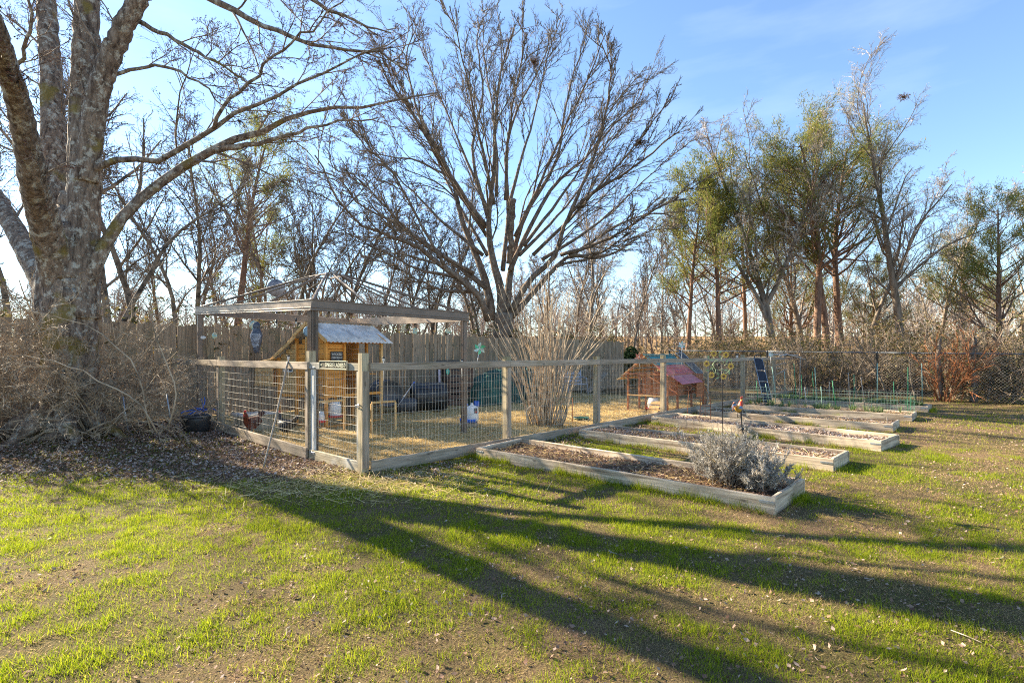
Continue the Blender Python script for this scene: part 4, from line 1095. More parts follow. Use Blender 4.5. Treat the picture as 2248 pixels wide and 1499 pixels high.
for (px, s, k, mt, lab) in ((2080, 4.0, 0, M_rtwig, 'upright russet-twigged bush growing through the chain-link fence'), (1915, 6.0, 1, M_utwig, 'brown twiggy bush against the chain-link fence behind the farthest beds'), (2190, 2.2, 2, M_utwig, 'dense brown bush behind the chain-link fence near the right edge'), (1760, 8.3, 1, M_utwig, 'dark twiggy bush behind the corner where the garden fence meets the chain-link')):
    Yb = 15.6 if px > 2000 else 18.5
    p = base_at(px, Yb); a = tw_meshes[k]
    r_ = thing('twiggy_bush', lab, 'bush', p)
    o = bpy.data.objects.new('twigs', mesh_np('twigs', a[0], a[1], None, (mt,))); col.objects.link(o); o.parent = r_
# thick old stems standing at the chain-link fence
for (px, Yb, lab, w_) in ((2137, 15.4, 'crooked dark trunk sprouting shoots right at the chain-link fence', .10), (2062, 15.8, 'leaning dark trunk wrapped in vines by the russet bush', .08)):
    p = base_at(px, Yb); r_ = thing('stump_tree', lab, 'tree', p)
    rg = np.random.default_rng(px)
    P, r2, _ = polyline([p, p + v3(.03, 0, .7), p + v3(-.05, 0, 1.3), p + v3(.03, 0, 1.9)], [w_, w_ * .85, w_ * .9, w_ * .5], 12, rg, .01); tube('trunk', P, r2, M_bark_mid, r_, sides=10)
    res = crown(rg, P[None], r2[None], np.array([2.2]), [(22, .4, 1.1, .5, .2, .45, 5, .1, .06, 3, .008), (5, .3, .9, .5, .6, .2, 3, .12, .02, 3, .005)])
    mb = MB()
    for (P2, R2, sd_, _) in res: V, q, _ = tube_arr(P2, R2, sd_); mb.add(V, q)
    mb.build('shoots', (M_utwig,), r_)
for k, (px, Yb, h_, lab) in enumerate(((1772, 18.3, 1.9, 'thin dark sapling behind the chain-link fence right of the loose poles'), (1842, 17.6, 2.3, 'thin dark sapling behind the chain-link fence above the greens'), (1880, 17.2, 1.8, 'short dark sapling left of the chain-link fence\'s middle post'), (1948, 16.6, 2.4, 'thin dark sapling close left of the leaning vine-wrapped trunk'), (2010, 16.4, 2.0, 'dark sapling between the middle post and the russet bush'), (2165, 15.4, 1.7, 'slim dark sapling just right of the crooked trunk'), (2222, 15.0, 2.2, 'slim dark sapling at the right edge behind the chain-link'))):
    p = base_at(px, Yb); r_ = thing('sapling', lab, 'tree', p, 'saplings along the chain-link fence'); rg = np.random.default_rng(300 + k)
    P, R2 = walk(rg, p[None], v3(rg.normal(0, .15), 0, 1)[None], np.array([h_]), np.array([.035]), 10, .08, .02)
    V, q, t = tube_arr(P, R2, 7); obj_np('trunk', V, q, None, (M_dark,), r_, smooth=True); mb = MB()
    for (P2, R3, sd_, _) in crown(rg, P, R2, np.array([h_]), [(14, .4, 1.1, .5, .4, .2, 5, .13, .03, 3, .008), (6, .4, 1.1, .5, .6, .15, 3, .16, 0, 3, .005)]): V, q, _ = tube_arr(P2, R3, sd_); mb.add(V, q)
    mb.build('crown', (M_dark,), r_)['kind'] = 'stuff'
# dark evergreen bush at the end of the board fence
rg = np.random.default_rng(5)
p = base_at(1385, 22.6); n_ = 2600
d = unit(rg.normal(0, 1, (n_, 3))) * (rg.random((n_, 1)) ** .4) * v3(.42, .42, .85)
V, t = leaf_scatter(p[0] + d[:, 0], p[1] + d[:, 1], p[2] + .95 + d[:, 2], .13, 1.0)
M_ever = leafy('evergreen_leaves', [(0.012, 0.03, 0.010), (0.03, 0.055, 0.018), (0.05, 0.08, 0.03)], trans=.2)
r_ = thing('evergreen_bush', 'small dark evergreen bush where the tall board fence ends', 'bush', p)
obj_np('foliage', V, None, t, (M_ever,), r_, attr=('tint', rg.random(len(t))))
tube('stem', [p, p + v3(0, 0, 1.4)], .04, M_branch, r_)

# far woods: a pale grey-brown band across the horizon
rg = np.random.default_rng(9)
M_farw = plain('far_wood_bark', (0.25, 0.215, 0.19), rough=.95, spec=.05, var=.3, scale=.2)
fa = []
for k in range(3):
    P, RR = walk(rg, np.array([v3(0, 0, 0)]), np.array([v3(0, 0, 1)]), np.array([10.]), np.array([.16]), 6, .04, .02)
    mb = MB(); V, q, _ = tube_arr(P, RR, 4); mb.add(V, q)
    for (P2, R2, sd_, _) in crown(rg, P, RR, np.array([10.]), [(16, .4, 1.0, .5, .5, .15, 3, .12, .04, 3, .05), (9, .4, 1., .5, .6, .15, 2, .15, .03, 3, .035)]):
        V, q, _ = tube_arr(P2, R2, sd_); mb.add(V, q)
    fa.append(mb.arrays()[:2])
mb = MB()
for k in range(420):
    y = 52 + 60 * rg.random(); x = rg.uniform(-1.15, 1.15) * y; s = rg.uniform(.5, .85); (V, q) = fa[k % 3]
    a_ = rg.uniform(0, 6.28); c, s_ = math.cos(a_), math.sin(a_)
    mb.add(V @ (np.array([[c, -s_, 0], [s_, c, 0], [0, 0, 1]]) * s).T + v3(x, y, float(gz(x, y))), q)
# low scrub at the wood's edge
for k in range(330):
    y = 40 + 30 * rg.random(); x = rg.uniform(-1.15, 1.15) * y; s = rg.uniform(.2, .42); (V, q) = fa[k % 3]
    mb.add(V @ (np.eye(3) * s * v3(1.6, 1.6, 1)).T + v3(x, y, float(gz(x, y))), q)
tag(mb.build('far_woods', (M_farw,)), 'distant leafless woods beyond the field, a pale brown band', 'woods', kind='stuff')
# ------------------------------------------------------------------ tall board fence
root = thing('board_fence', 'tall weathered fence of upright dog-eared boards closing off the back of the yard', 'fence', F0 - FD * 10)
def picket_mesh(h):
    w, t, c = .133, .018, .012
    pr_ = [(-w / 2, 0), (w / 2, 0), (w / 2, h - c), (w / 2 - c, h), (-w / 2 + c, h), (-w / 2, h - c)]
    V = [(z, -t / 2, x) for x, z in pr_] + [(z, t / 2, x) for x, z in pr_]
    q = [(0, 1, 2, 5), (5, 2, 3, 4), (6, 11, 8, 7), (11, 10, 9, 8)]
    for i in range(6):
        j = (i + 1) % 6; q.append((i, 6 + i, 6 + j, j))
    return mesh_np('board', V, q, None, (M_fence,))
pms = [picket_mesh(1.9), picket_mesh(1.88), picket_mesh(1.93)]
nb = 148
for i in range(nb):
    s = -i * .1405 - .07
    p = F0 + FD * s; p[2] = float(gz(p[0], p[1])) + .0 + rnd.uniform(-.012, .012) + (.14 * i / nb)
    o = bpy.data.objects.new('board', pms[i % 3]); th = math.atan2(FD[1], FD[0]) + rnd.gauss(0, .012)
    # local x is up, local z runs along the fence
    z = v3(math.cos(th), math.sin(th), rnd.gauss(0, .006)); z = unit(z); x = unit(v3(rnd.gauss(0, .004), 0, 1)); y = unit(np.cross(z, x)); x = np.cross(y, z)
    p = p + FN * rnd.uniform(-.009, .009)
    o.matrix_basis = Matrix(((x[0], y[0], z[0], p[0]), (x[1], y[1], z[1], p[1]), (x[2], y[2], z[2], p[2]), (0, 0, 0, 1)))
    link(o, root)
for hgt in (.35, 1.0, 1.6):
    for j in range(9):
        a_ = F0 + FD * (-2.4 * j) + FN * .032; b_ = F0 + FD * (-2.4 * (j + 1) + .003) + FN * .032
        a_[2] = hgt + .05; b_[2] = hgt + .07
        board('rail', a_, b_, .085, .038, M_fence, root)
for j in range(10):
    p = F0 + FD * (-2.4 * j if j else -.05) + FN * .10
    board('post', p + UP * -.1, p + UP * 1.78, .09, .09, M_fence, root, up=FD)

# ------------------------------------------------------------------ garden fence of wire on wood
RH = 1.295                                     # top of the rail
def wire_grid(name, p0, p1, z0, z1, dx, dz, parent, r=0.0013, sag=0.006, mat=None, hr=None):
    mb = MB(); d = p1 - p0; L = np.linalg.norm(d[:2]); n_ = max(2, int(L / dx)); m_ = max(2, int((z1 - z0) / dz))
    nrm = unit(v3(-d[1], d[0], 0))
    P = []
    for i in range(n_ + 1):
        c = p0 + d * (i / n_); P.append([[c[0] + nrm[0] * sag * math.sin(i * .8 + z * 4), c[1] + nrm[1] * sag * math.sin(i * .8 + z * 4), c[2] + z] for z in np.linspace(z0, z1, 4)])
    V, q, _ = tube_arr(np.array(P), np.full((n_ + 1, 4), r), 4); mb.add(V, q)
    P = []
    K = 10
    for j in range(m_ + 1):
        z = z0 + (z1 - z0) * j / m_
        P.append([[p0[0] + d[0] * u + nrm[0] * sag * math.sin(u * 9), p0[1] + d[1] * u + nrm[1] * sag * math.sin(u * 9), p0[2] + d[2] * u + z - .010 * math.sin(u * 3.1) + .004 * math.sin(u * 14 + j)] for u in np.linspace(0, 1, K)])
    V, q, _ = tube_arr(np.array(P), np.full((m_ + 1, K), hr or r * 1.25), 4); mb.add(V, q)
    o = mb.build(name, (mat or M_wire,), parent); o['kind'] = 'stuff'; return o

root = thing('wire_fence', 'waist-high wood and wire fence running from the gate away along the raised beds', 'fence', along(0))
tp = [0.0, 2.45, 4.87, 7.49, 9.80, 12.38, 15.2]
for i, t_ in enumerate(tp):
    w_ = .02
    p = along(t_, w_); p[2] = float(gz(p[0], p[1])) - .15
    h = 1.41 if i == 0 else 1.36 + rnd.uniform(-.01, .02)
    board('post', p, v3(p[0], p[1], h), .092, .092, M_post, root, up=A, ch=.005)
    # facing strip nailed to the outside of the post
    q_ = p - B * .052; q_[2] = .16
    board('post_strip', q_ + UP * (0 if i else -.09), v3(q_[0], q_[1], RH - .094), .088, .018, M_rail, root, up=A)
for i in range(len(tp)):
    t0 = tp[i] - (0 if i else -.046); t1 = tp[i + 1] if i + 1 < len(tp) else 17.4
    a_ = along(t0, -.042, RH - .046 + rnd.uniform(-.006, .006)); b_ = along(t1 - .004, -.042, RH - .046 + rnd.uniform(-.006, .006))
    board('top_rail', a_, b_, .092, .036, M_rail, root, seg=4, warp=.0015)
    a_ = along(t0, -.068, .075 + float(gz(*along(t0)[:2]))); b_ = along(t1 - .004, -.068, .075 + float(gz(*along(t1)[:2])))
    board('base_board', a_, b_, .145, .03, M_rail, root, seg=4, warp=.002)
    a_ = along(t0 + .05, -.022); b_ = along(t1 - .05, -.022)
    wire_grid('wire_mesh', a_, b_, .12, RH - .06, .052, .105, root)
# far corner of the run: the fence turns towards the chain-link
p = along(17.4, 0); board('post', v3(p[0], p[1], .0), v3(p[0], p[1], 1.32), .13, .13, M_post, root, up=A)
board('top_rail', along(17.44, .02, RH - .046), along(17.44, 1.6, RH - .046), .092, .036, M_rail, root)

# hinge side, running off to the left
root = thing('wire_fence', 'wood and wire fence panel left of the gate with a bright sunlit top rail', 'fence', along(0, 3))
GW = 1.306
for i, w_ in enumerate((GW + .03, 4.62, 7.2)):
    p = along(0.02, w_); z0 = float(gz(p[0], p[1]))
    board('post', v3(p[0], p[1], z0 - .1), v3(p[0], p[1], 1.44 if i == 0 else 1.36), .092, .092, M_post, root, up=A, ch=.005)
    q_ = p - A * .058 - B * (.0 if i else .0)
    board('post_strip', v3(q_[0], q_[1], z0 + .13), v3(q_[0], q_[1], RH - .095), .075, .018, M_rail, root, up=B)
ws_ = (GW, 4.62, 7.2)
for i in range(2):
    a_ = along(-.044, ws_[i] + (.0 if i else -.02), RH - .05); b_ = along(-.044, ws_[i + 1] - .004, RH - .052 + .012 * i)
    board('top_rail', a_, b_, .10, .036, M_rail, root, seg=4, warp=.0015)
    za = float(gz(*along(0, ws_[i])[:2])); zb = float(gz(*along(0, ws_[i + 1])[:2]))
    board('base_board', along(-.058, ws_[i], .085 + za), along(-.058, ws_[i + 1] - .004, .085 + zb), .145, .03, M_rail, root, seg=3, warp=.002)
    wire_grid('wire_mesh', along(-.015, ws_[i] + .05), along(-.015, ws_[i + 1] - .03), .13, RH - .10, .052, .105, root, hr=.0021)

# the gate
root = thing('garden_gate', 'narrow wood and wire gate with peeling rails and a lettered board on its top rail', 'gate', along(0, .65))
M_gate = wood('peeling_gate_wood', (0.17, 0.14, 0.09), (0.42, 0.36, 0.25), stain=(0.52, 0.50, 0.45), stain_amt=.8)
ga, gb = .085, GW - .075
board('stile', along(-.01, ga, .14), along(-.01, ga, 1.20), .085, .036, M_gate, root, up=B)
board('stile', along(-.01, gb - .02, .14), along(-.01, gb - .02, 1.20), .085, .036, wood('whitewashed_gate_wood', (.30, .28, .24), (.62, .60, .56)), root, up=B)
board('gate_rail', along(-.014, ga - .06, 1.245), along(-.014, gb + .06, 1.245), .088, .04, M_gate, root, seg=3, warp=.002)
board('gate_rail', along(-.014, ga - .045, .075), along(-.014, gb + .05, .075), .125, .04, M_gate, root, seg=3, warp=.003)
wire_grid('wire_mesh', along(.012, ga + .03), along(.012, gb - .05), .12, 1.21, .052, .105, root, hr=.0021)
for z_ in (.1, 1.22):
    board('hinge', along(-.038, gb - .10, z_), along(-.038, gb + .045, z_), .03, .004, M_steel, root)
P_, r_, _ = polyline([along(-.03, .10, .80), along(-.06, .03, .82), along(-.075, -.01, .79), along(-.05, .05, .775), along(-.055, .11, .79), along(-.07, .02, .805)], [.006] * 6, 24, rng, .0)
tube('latch_chain', P_, .006, M_steel, root, sides=6)
# lettered board
sg = thing('lettered_sign', 'small weathered sign reading THE SINGLE LADIES hanging on the gate rail', 'sign', along(-.05, .55, 1.2))
s0, s1 = along(-.046, .96, 1.262), along(-.046, .30, 1.262)
M_signw = wood('pale_sign_frame', (.30, .26, .18), (.50, .46, .34), knots=False)
M_signd = plain('dark_sign_ground', (.10, .09, .06), rough=.8, var=.3, scale=20)
xv, yv, zv = axes(s0, s1)
board('panel', s0, s1, .098, .014, M_signd, sg)
for dz_ in (-.049, .049): board('frame', s0 - A * .006 + UP * dz_, s1 - A * .006 + UP * dz_, .012, .02, M_signw, sg)
for e_ in (s0, s1): board('frame', e_ - A * .006 - UP * .055, e_ - A * .006 + UP * .055, .012, .02, M_signw, sg, up=B)
M_let = plain('cream_lettering', (.66, .63, .46), rough=.7, var=.05)
def text(name, s, size, origin, right, up, mat, parent, ext=.0015, align='CENTER'):
    cu = bpy.data.curves.new(name, 'FONT'); cu.body = s; cu.size = size; cu.extrude = ext; cu.align_x = align; cu.align_y = 'CENTER'
    cu.materials.append(mat); cu.resolution_u = 3; cu.offset = size * .012
    tmp = bpy.data.objects.new(name + '_curve', cu); me_ = bpy.data.meshes.new_from_object(tmp); bpy.data.objects.remove(tmp); me_.name = name
    x = unit(right); y = unit(up); z = np.cross(x, y)
    o = bpy.data.objects.new(name, me_)
    o.matrix_basis = Matrix(((x[0], y[0], z[0], origin[0]), (x[1], y[1], z[1], origin[1]), (x[2], y[2], z[2], origin[2]), (0, 0, 0, 1)))
    return link(o, parent)
fr_ = -A * .009
text('lettering', 'SINGLE LADIES', .068, (s0 + s1) / 2 + fr_ + (s0 - s1) * .0 - B * .035, -B, UP, M_let, sg)
text('lettering', 'THE', .03, along(-.046, .925, 1.262) + fr_, -B, UP, M_let, sg)
tube('emblem', [along(-.057, .345, 1.235), along(-.057, .325, 1.262), along(-.057, .335, 1.29)], .005, M_let, sg, sides=6)

# ------------------------------------------------------------------ chain-link fence
root = thing('chain_link_fence', 'galvanized chain-link fence with a round top rail along the far side of the garden', 'fence', CL0)
CA = v3(15.9, 12.45, 0); CLN = np.linalg.norm(CL1 - CL0)
def clp(s): # metres from CL0 towards the board fence
    p = CL0 + CD * s; return p
def ctop(s): return 1.40 + .014 * max(s, -3)
ends = [-4.2, -.15, 3.35, 6.7, 10.6]
for s in ends:
    p = clp(s); lathe('post', [(0, -.1), (.030, -.1), (.030, ctop(s) - .02), (.034, ctop(s) - .02), (.030, ctop(s) + .02), (0, ctop(s) + .03)], v3(p[0], p[1], 0), M_pipe if s != -.15 else M_steel, root, segs=12)
for i in range(4):
    a_, b_ = clp(ends[i] + .035), clp(ends[i + 1] - .035)
    tube('top_rail', [a_ + UP * ctop(ends[i]), (a_ + b_) / 2 + UP * (ctop((ends[i] + ends[i + 1]) / 2) - .006), b_ + UP * ctop(ends[i + 1])], .021, M_pipe, root, sides=10)
    mb = MB(); L = ends[i + 1] - ends[i]; hgt = 1.28; st = .085; P = []
    s = -hgt
    while s < L:
        for sg_ in (1, -1):
            u0 = max(s, 0); u1 = min(s + hgt, L)
            if u1 - u0 > .02:
                if sg_ > 0: za, zb = (u0 - s), (u1 - s)
                else: za, zb = hgt - (u0 - s), hgt - (u1 - s)
                a_ = clp(ends[i] + u0) + UP * (za + .05 + CN[0] * 0) + CN * (.003 * sg_); b_ = clp(ends[i] + u1) + UP * (zb + .05) + CN * (.003 * sg_)
                P.append([a_, b_])
        s += st
    V, q, _ = tube_arr(np.array(P), np.full((len(P), 2), .0017), 3); mb.add(V, q)
    o = mb.build('chain_link', (M_wire if i < 2 else M_pipe,), root); o['kind'] = 'stuff'
# ------------------------------------------------------------------ bare gazebo frame
gN, gR, gK, gL = v3(-2.74, 7.35, 0), v3(-.82, 9.1, 0), v3(-3.57, 11.63, 0), v3(-6.13, 10.46, 0)
zN, zR, zK, zL = 2.147, 2.108, 2.165, 2.32
root = thing('gazebo_frame', 'brown metal gazebo frame without its canopy, standing over the coop', 'gazebo', (gN + gR + gK + gL) / 4)
corners = [(gN, zN), (gR, zR), (gK, zK), (gL, zL)]
for i, (c, z) in enumerate(corners):
    ux = unit(corners[(i + 1) % 4][0] - c)
    z0 = float(gz(c[0], c[1]))
    if i in (0,):   # corner post of two ribbed faces
        uy = unit(corners[3][0] - c)
        board('post', c + ux * .01 + UP * (z0 - .02), c + ux * .01 + UP * (z - .15), .05, .095, M_bronze, root, up=np.cross(ux, UP))
        for k_ in range(6):
            for dd, oo in ((ux, uy), (uy, ux)):
                q_ = c - oo * .052 + dd * (-.038 + k_ * .018)
                board('rib', q_ + UP * z0, q_ + UP * (z - .155), .008, .010, M_bronze, root, up=dd)
        board('post', c + uy * .01 + UP * (z0 - .02), c + uy * .01 + UP * (z - .153), .05, .094, M_bronze, root, up=np.cross(uy, UP))
    else:
        board('post', c + UP * (z0 - .02), c + UP * (z - .13), .075, .075, M_bronze, root, up=ux)
        for k_ in (-.02, .02):
            q_ = c + ux * k_ - unit(corners[(i + 3) % 4][0] - c) * -.04
            board('rib', q_ + UP * z0, q_ + UP * (z - .14), .01, .008, M_bronze, root, up=ux)
for i in range(4):
    (a_, za), (b_, zb) = corners[i], corners[(i + 1) % 4]
    d = unit(b_ - a_); n_ = np.cross(d, UP) * (1 if np.dot(np.cross(d, UP), (a_ + b_) / 2 - (gN + gK) / 2) > 0 else -1)
    ext = .055
    mat = M_bronze_lit if i in (1, 3, 2) else M_bronze  # beams the sun falls on get the paler tone
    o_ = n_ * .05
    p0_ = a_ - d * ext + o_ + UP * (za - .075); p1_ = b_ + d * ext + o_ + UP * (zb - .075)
    if i == 2:      # back beam: two lengths in plain brown, sunlit tone on its lips only
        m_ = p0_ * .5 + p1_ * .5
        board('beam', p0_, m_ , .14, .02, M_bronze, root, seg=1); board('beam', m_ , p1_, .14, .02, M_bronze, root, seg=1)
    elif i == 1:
        board('beam', p0_, p1_, .14, .02, M_bronze_lit, root)
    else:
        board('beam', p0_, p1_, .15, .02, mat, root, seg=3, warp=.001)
    for dz_, tk in ((.070, .034), (-.070, .034), (-.035, .026)):
        board('beam_lip', p0_ + n_ * .006 + UP * dz_, p1_ + n_ * .006 + UP * dz_, .014, tk, mat, root)
cen = at(718, 606, 9.6); cen2 = v3(cen[0], cen[1], 0)
ring = []
for (c, z) in corners:
    d = unit(c - cen2); ring.append(v3(cen[0] + d[0] * .36, cen[1] + d[1] * .30, 2.80))
for i in range(4):
    board('crown_bar', ring[i], ring[(i + 1) % 4], .03, .03, M_bronze, root)
def rafter(a_, b_, s=.032): board('rafter', a_, b_, s, .022, M_bronze, root)
for i, (c, z) in enumerate(corners):
    rafter(ring[i], c + UP * (z - .005), .04)
    (c2_, z2_) = corners[(i + 1) % 4]
    for f in (.33, .67):
        e = c * (1 - f) + c2_ * f + UP * (z * (1 - f) + z2_ * f - .01)
        s_ = ring[i] * (1 - f) + ring[(i + 1) % 4] * f
        rafter(s_, e, .028)

# things hanging from the gazebo
def beam_pt(i, f, dz_=-.16):
    (a_, za), (b_, zb) = corners[i], corners[(i + 1) % 4]
    return a_ * (1 - f) + b_ * f + UP * (za * (1 - f) + zb * f + dz_)
M_line = plain('thin_cord', (.45, .42, .36), rough=.8)
# owl-like bird decoy
M_bdark = plain('slate_painted_plastic', (.035, .04, .06), rough=.45, spec=.45, dirt=(.11, .12, .15), scale=30)
M_bpale = plain('grey_feather_paint', (.33, .33, .36), rough=.55, dirt=(.10, .10, .12), scale=16)
bc = at(563, 742, 8.6)
root = thing('bird_decoy', 'slate-blue bird of prey decoy with barred grey breast hanging from the gazebo beam', 'decoy', bc)
Mt = Matrix.Translation(Vector(bc)) @ Matrix.Rotation(R(-90), 4, 'Z')
loft('body', [(.0, -.205, .03, .022, 0), (0, -.19, .047, .035, 0), (0, -.13, .052, .045, 0), (0, -.05, .075, .062, 0), (0, .03, .083, .07, 0), (0, .09, .075, .062, 0), (0, .125, .055, .05, 0), (0, .15, .052, .05, 0), (0, .18, .056, .054, 0), (0, .21, .046, .046, 0), (0, .228, .02, .02, 0)], M_bdark, root, 18) if False else None
prof = [(0, -.215), (.036, -.21), (.044, -.17), (.046, -.13), (.062, -.09), (.078, -.03), (.082, .02), (.078, .06), (.060, .10), (.048, .125), (.047, .15), (.052, .175), (.048, .20), (.032, .222), (0, .23)]
prof = [(a_ * 1.14, b__ * 1.14) for a_, b__ in prof]
b_ = lathe('body', prof, bc, M_bdark, root, segs=22)
V = np.array([v.co[:] for v in b_.data.vertices]); d = V - bc; d[:, 1] *= .8; V = bc + d
b_.data.vertices.foreach_set('co', V.astype(np.float32).ravel())
mb = MB()   # barred breast: overlapping feather scales on the front
for j in range(9):
    for k in range(-3, 4):
        z = .055 - j * .024; rr = np.interp(z, [-.15, -.10, -.034, .023, .068], [.053, .070, .090, .094, .089]) + .003
        if abs(k) > 3.4 - j * .18: continue
        an = -math.pi / 2 + k * .30 + (.15 if j % 2 else 0)
        c = bc + v3(math.cos(an) * rr, math.sin(an) * rr * .8, z)
        sx_ = v3(-math.sin(an), math.cos(an) * .8, 0) * .012
        o_ = v3(math.cos(an), math.sin(an), 0) * .004
        mb.add([c - sx_ + UP * .013, c + sx_ + UP * .013, c + sx_ * .8 - UP * .008 + o_, c - UP * .016 + o_, c - sx_ * .8 - UP * .008 + o_], [(0, 1, 2, 4)], [(4, 2, 3)])
mb.build('breast_feathers', (M_bpale,), root)
lathe('tail', [(.0, -.215), (.040, -.215), (.045, -.15), (.0, -.14)], bc, M_bdark, root, segs=8)
lathe('beak', [(.011, 0), (.007, .016), (0, .03)], bc + v3(.035, -.032, .17), M_black, root, segs=8, axis=v3(.7, -.7, -.3))
for s_ in (-.02, .028): lathe('eye', [(0, -.006), (.007, 0), (0, .006)], bc + v3(s_, -.038, .185), M_white, root, segs=8)
for s_ in (-.025, .02): tube('cord', [bc + v3(s_, 0, .2), v3(bc[0] + s_ * 2, bc[1], 2.08)], .0012, M_line, root, sides=4)

M_disc1 = mat_new('mother_of_pearl_disc'); n, l = nt(M_disc1); b = n['Principled BSDF']; setp(b, .25, .6)
t = n.new('ShaderNodeTexCoord'); no = n.new('ShaderNodeTexNoise'); no.inputs['Scale'].default_value = 16; r = n.new('ShaderNodeValToRGB')
for i_, c in enumerate([(.55, .62, .35), (.25, .48, .50), (.62, .50, .25), (.60, .62, .60)]):
    if i_ > 1: r.color_ramp.elements.new(.5)
for i_, c in enumerate([(.55, .62, .35), (.25, .48, .50), (.62, .50, .25), (.60, .62, .60)]):
    r.color_ramp.elements[i_].position = .3 + .13 * i_; r.color_ramp.elements[i_].color = rgb(c)
l.new(t.outputs['Object'], no.inputs['Vector']); l.new(no.outputs['Fac'], r.inputs[0]); l.new(r.outputs[0], b.inputs['Base Color'])
def disc(px, py, Y, rad, label, mat=M_disc1, ztop=2.0, sq=1.0, name='hanging_disc', cat='ornament'):
    c = at(px, py, Y); rt = thing(name, label, cat, c, 'shiny ornaments hung round the gazebo')
    d = unit(v3(.25 * math.sin(px), -1, .05)); 
    o = lathe('disc', [(0, -.004), (rad * .6, -.008), (rad, -.003), (rad, .003), (rad * .6, .004), (0, .004)], c, mat, rt, segs=20, axis=d)
    if sq != 1.0:
        V = np.array([v.co[:] for v in o.data.vertices]); V[:, 2] = c[2] + (V[:, 2] - c[2]) * sq; o.data.vertices.foreach_set('co', V.astype(np.float32).ravel())
    tube('cord', [c + UP * rad * sq, v3(c[0], c[1], ztop)], .0011, M_line, rt, sides=4)
disc(557, 714, 8.85, .078, 'gold and teal shell disc hanging directly behind the bird decoy\'s head', ztop=2.10)
disc(446, 741, 10.0, .05, 'pale shell ornament low among the shrub twigs, leftmost on the gazebo', M_white, ztop=2.02, sq=.6)
disc(471, 737, 9.8, .05, 'greenish shell disc among the twigs left of the bird decoy', ztop=2.02, sq=1.2)
disc(676, 727, 9.4, .09, 'bluish disc peeking out left of the gazebo corner post', plain('blue_glass', (.25, .38, .48), rough=.2, spec=.6), ztop=2.0)
disc(885, 719, 10.6, .035, 'cream teardrop hanging below the sunlit beam, nearest the corrugated roof', M_let, ztop=1.96, sq=2.2)
disc(911, 727, 9.9, .045, 'pale green disc hanging between the cream teardrop and the oval teal disc', ztop=1.96, sq=1.4)
disc(984, 727, 9.5, .058, 'oval teal and white disc hanging near the gazebo\'s right post', ztop=1.96, sq=.8)
disc(983, 816, 9.45, .032, 'small teal glass drop hanging lowest, below the rail in front of the dark barrels', plain('teal_glass', (.03, .40, .33), rough=.2, spec=.6), ztop=1.96, sq=1.7)
# sockets of a light string
for px, py, lab in ((607, 712, 'clear bulb on the light string left of the gazebo corner post'), (650, 708, 'black light string socket close to the gazebo corner post')):
    c = at(px, py, 9.3); rt = thing('string_light', lab, 'light bulb', c, 'string light bulbs')
    lathe('socket', [(0, .08), (.014, .08), (.014, .02), (.0, .02)], c, M_black, rt, segs=10)
    lathe('bulb', [(0, .02), (.012, .015), (.022, -.015), (.018, -.035), (0, -.045)], c, plain('bulb_glass', (.6, .5, .35), rough=.1, spec=.6), rt, segs=12)
    tube('cord', [c + UP * .08, v3(c[0], c[1], 2.03)], .002, M_black, rt, sides=4)

# round perforated disc on a pole beyond the fence
c = at(606, 632, 13.2)
root = thing('perforated_disc', 'round grey perforated metal disc standing on a pole beyond the fence', 'disc', v3(c[0], c[1], 0))
rad = .215; mb = MB(); nn = 26
M_perf = plain('grey_perforated_metal', (.30, .29, .31), rough=.5, spec=.5, metal=.3)
lathe('disc', [(0, -.012), (rad, -.012), (rad, .012), (0, .012)], c, M_perf, root, segs=32, axis=v3(.1, -1, .05))
for i in range(-5, 6):
    for j in range(-5, 6):
        x, z = (i + (.5 if j % 2 else 0)) * .038, j * .034
        if x * x + z * z < (rad * .9) ** 2:
            a_ = np.arange(6) / 6 * 2 * np.pi
            cc = c + v3(x, -.0145 + x * .1, z)
            mb.add([cc + v3(math.cos(q), 0, math.sin(q)) * .008 for q in a_], None, [(0, 1, 2), (0, 2, 3), (0, 3, 4), (0, 4, 5)])
o = mb.build('holes', (M_black,), root); o['kind'] = 'stuff'
tube('pole', [v3(c[0], c[1] + .03, -.05), v3(c[0], c[1] + .03, c[2] + .1)], .02, M_pipe, root, sides=8)
# ------------------------------------------------------------------ orange coop with a corrugated roof
gd = unit(v3(-.85, .525, 0))          # along the gable end, to the left
ed = unit(v3(.56, .83, 0))            # along the eaves, away
C0_ = v3(-3.40, 9.75, 0)
root = thing('chicken_coop', 'orange wooden chicken coop with a corrugated metal roof under the gazebo', 'chicken coop', C0_)
def cp(g, e, z): return C0_ + gd * g + ed * e + UP * z
zE, zRd, gRd, gW, eW = 1.66, 1.97, .42, 1.38, 1.32   # eave, ridge heights; ridge position; width; length
PS = .055
def cpost(g, e, z1, z0=.03, m=None): board('post', cp(g, e, z0), cp(g, e, z1), PS, PS, m or M_coop, root, up=ed)
cpost(0, 0, zE); cpost(0, .40, zE); cpost(0, eW, zE, m=M_coopl); cpost(.84, 0, 1.70); cpost(gW, 0, 1.33); cpost(gW, .6, 1.33); cpost(gW, eW, 1.33); cpost(.84, eW, 1.7); cpost(.42, eW, 1.9, m=M_coop)
# sill and head rails
for z_ in (.62, zE - .03):
    board('sill', cp(0, .03, z_), cp(0, eW - .03, z_), .05, .045, M_coop, root)
board('sill', cp(.03, 0, .60), cp(.84 - .03, 0, .60), .05, .045, M_coop, root)
board('sill', cp(.87, 0, .60), cp(gW - .03, 0, .60), .05, .045, M_coop, root)
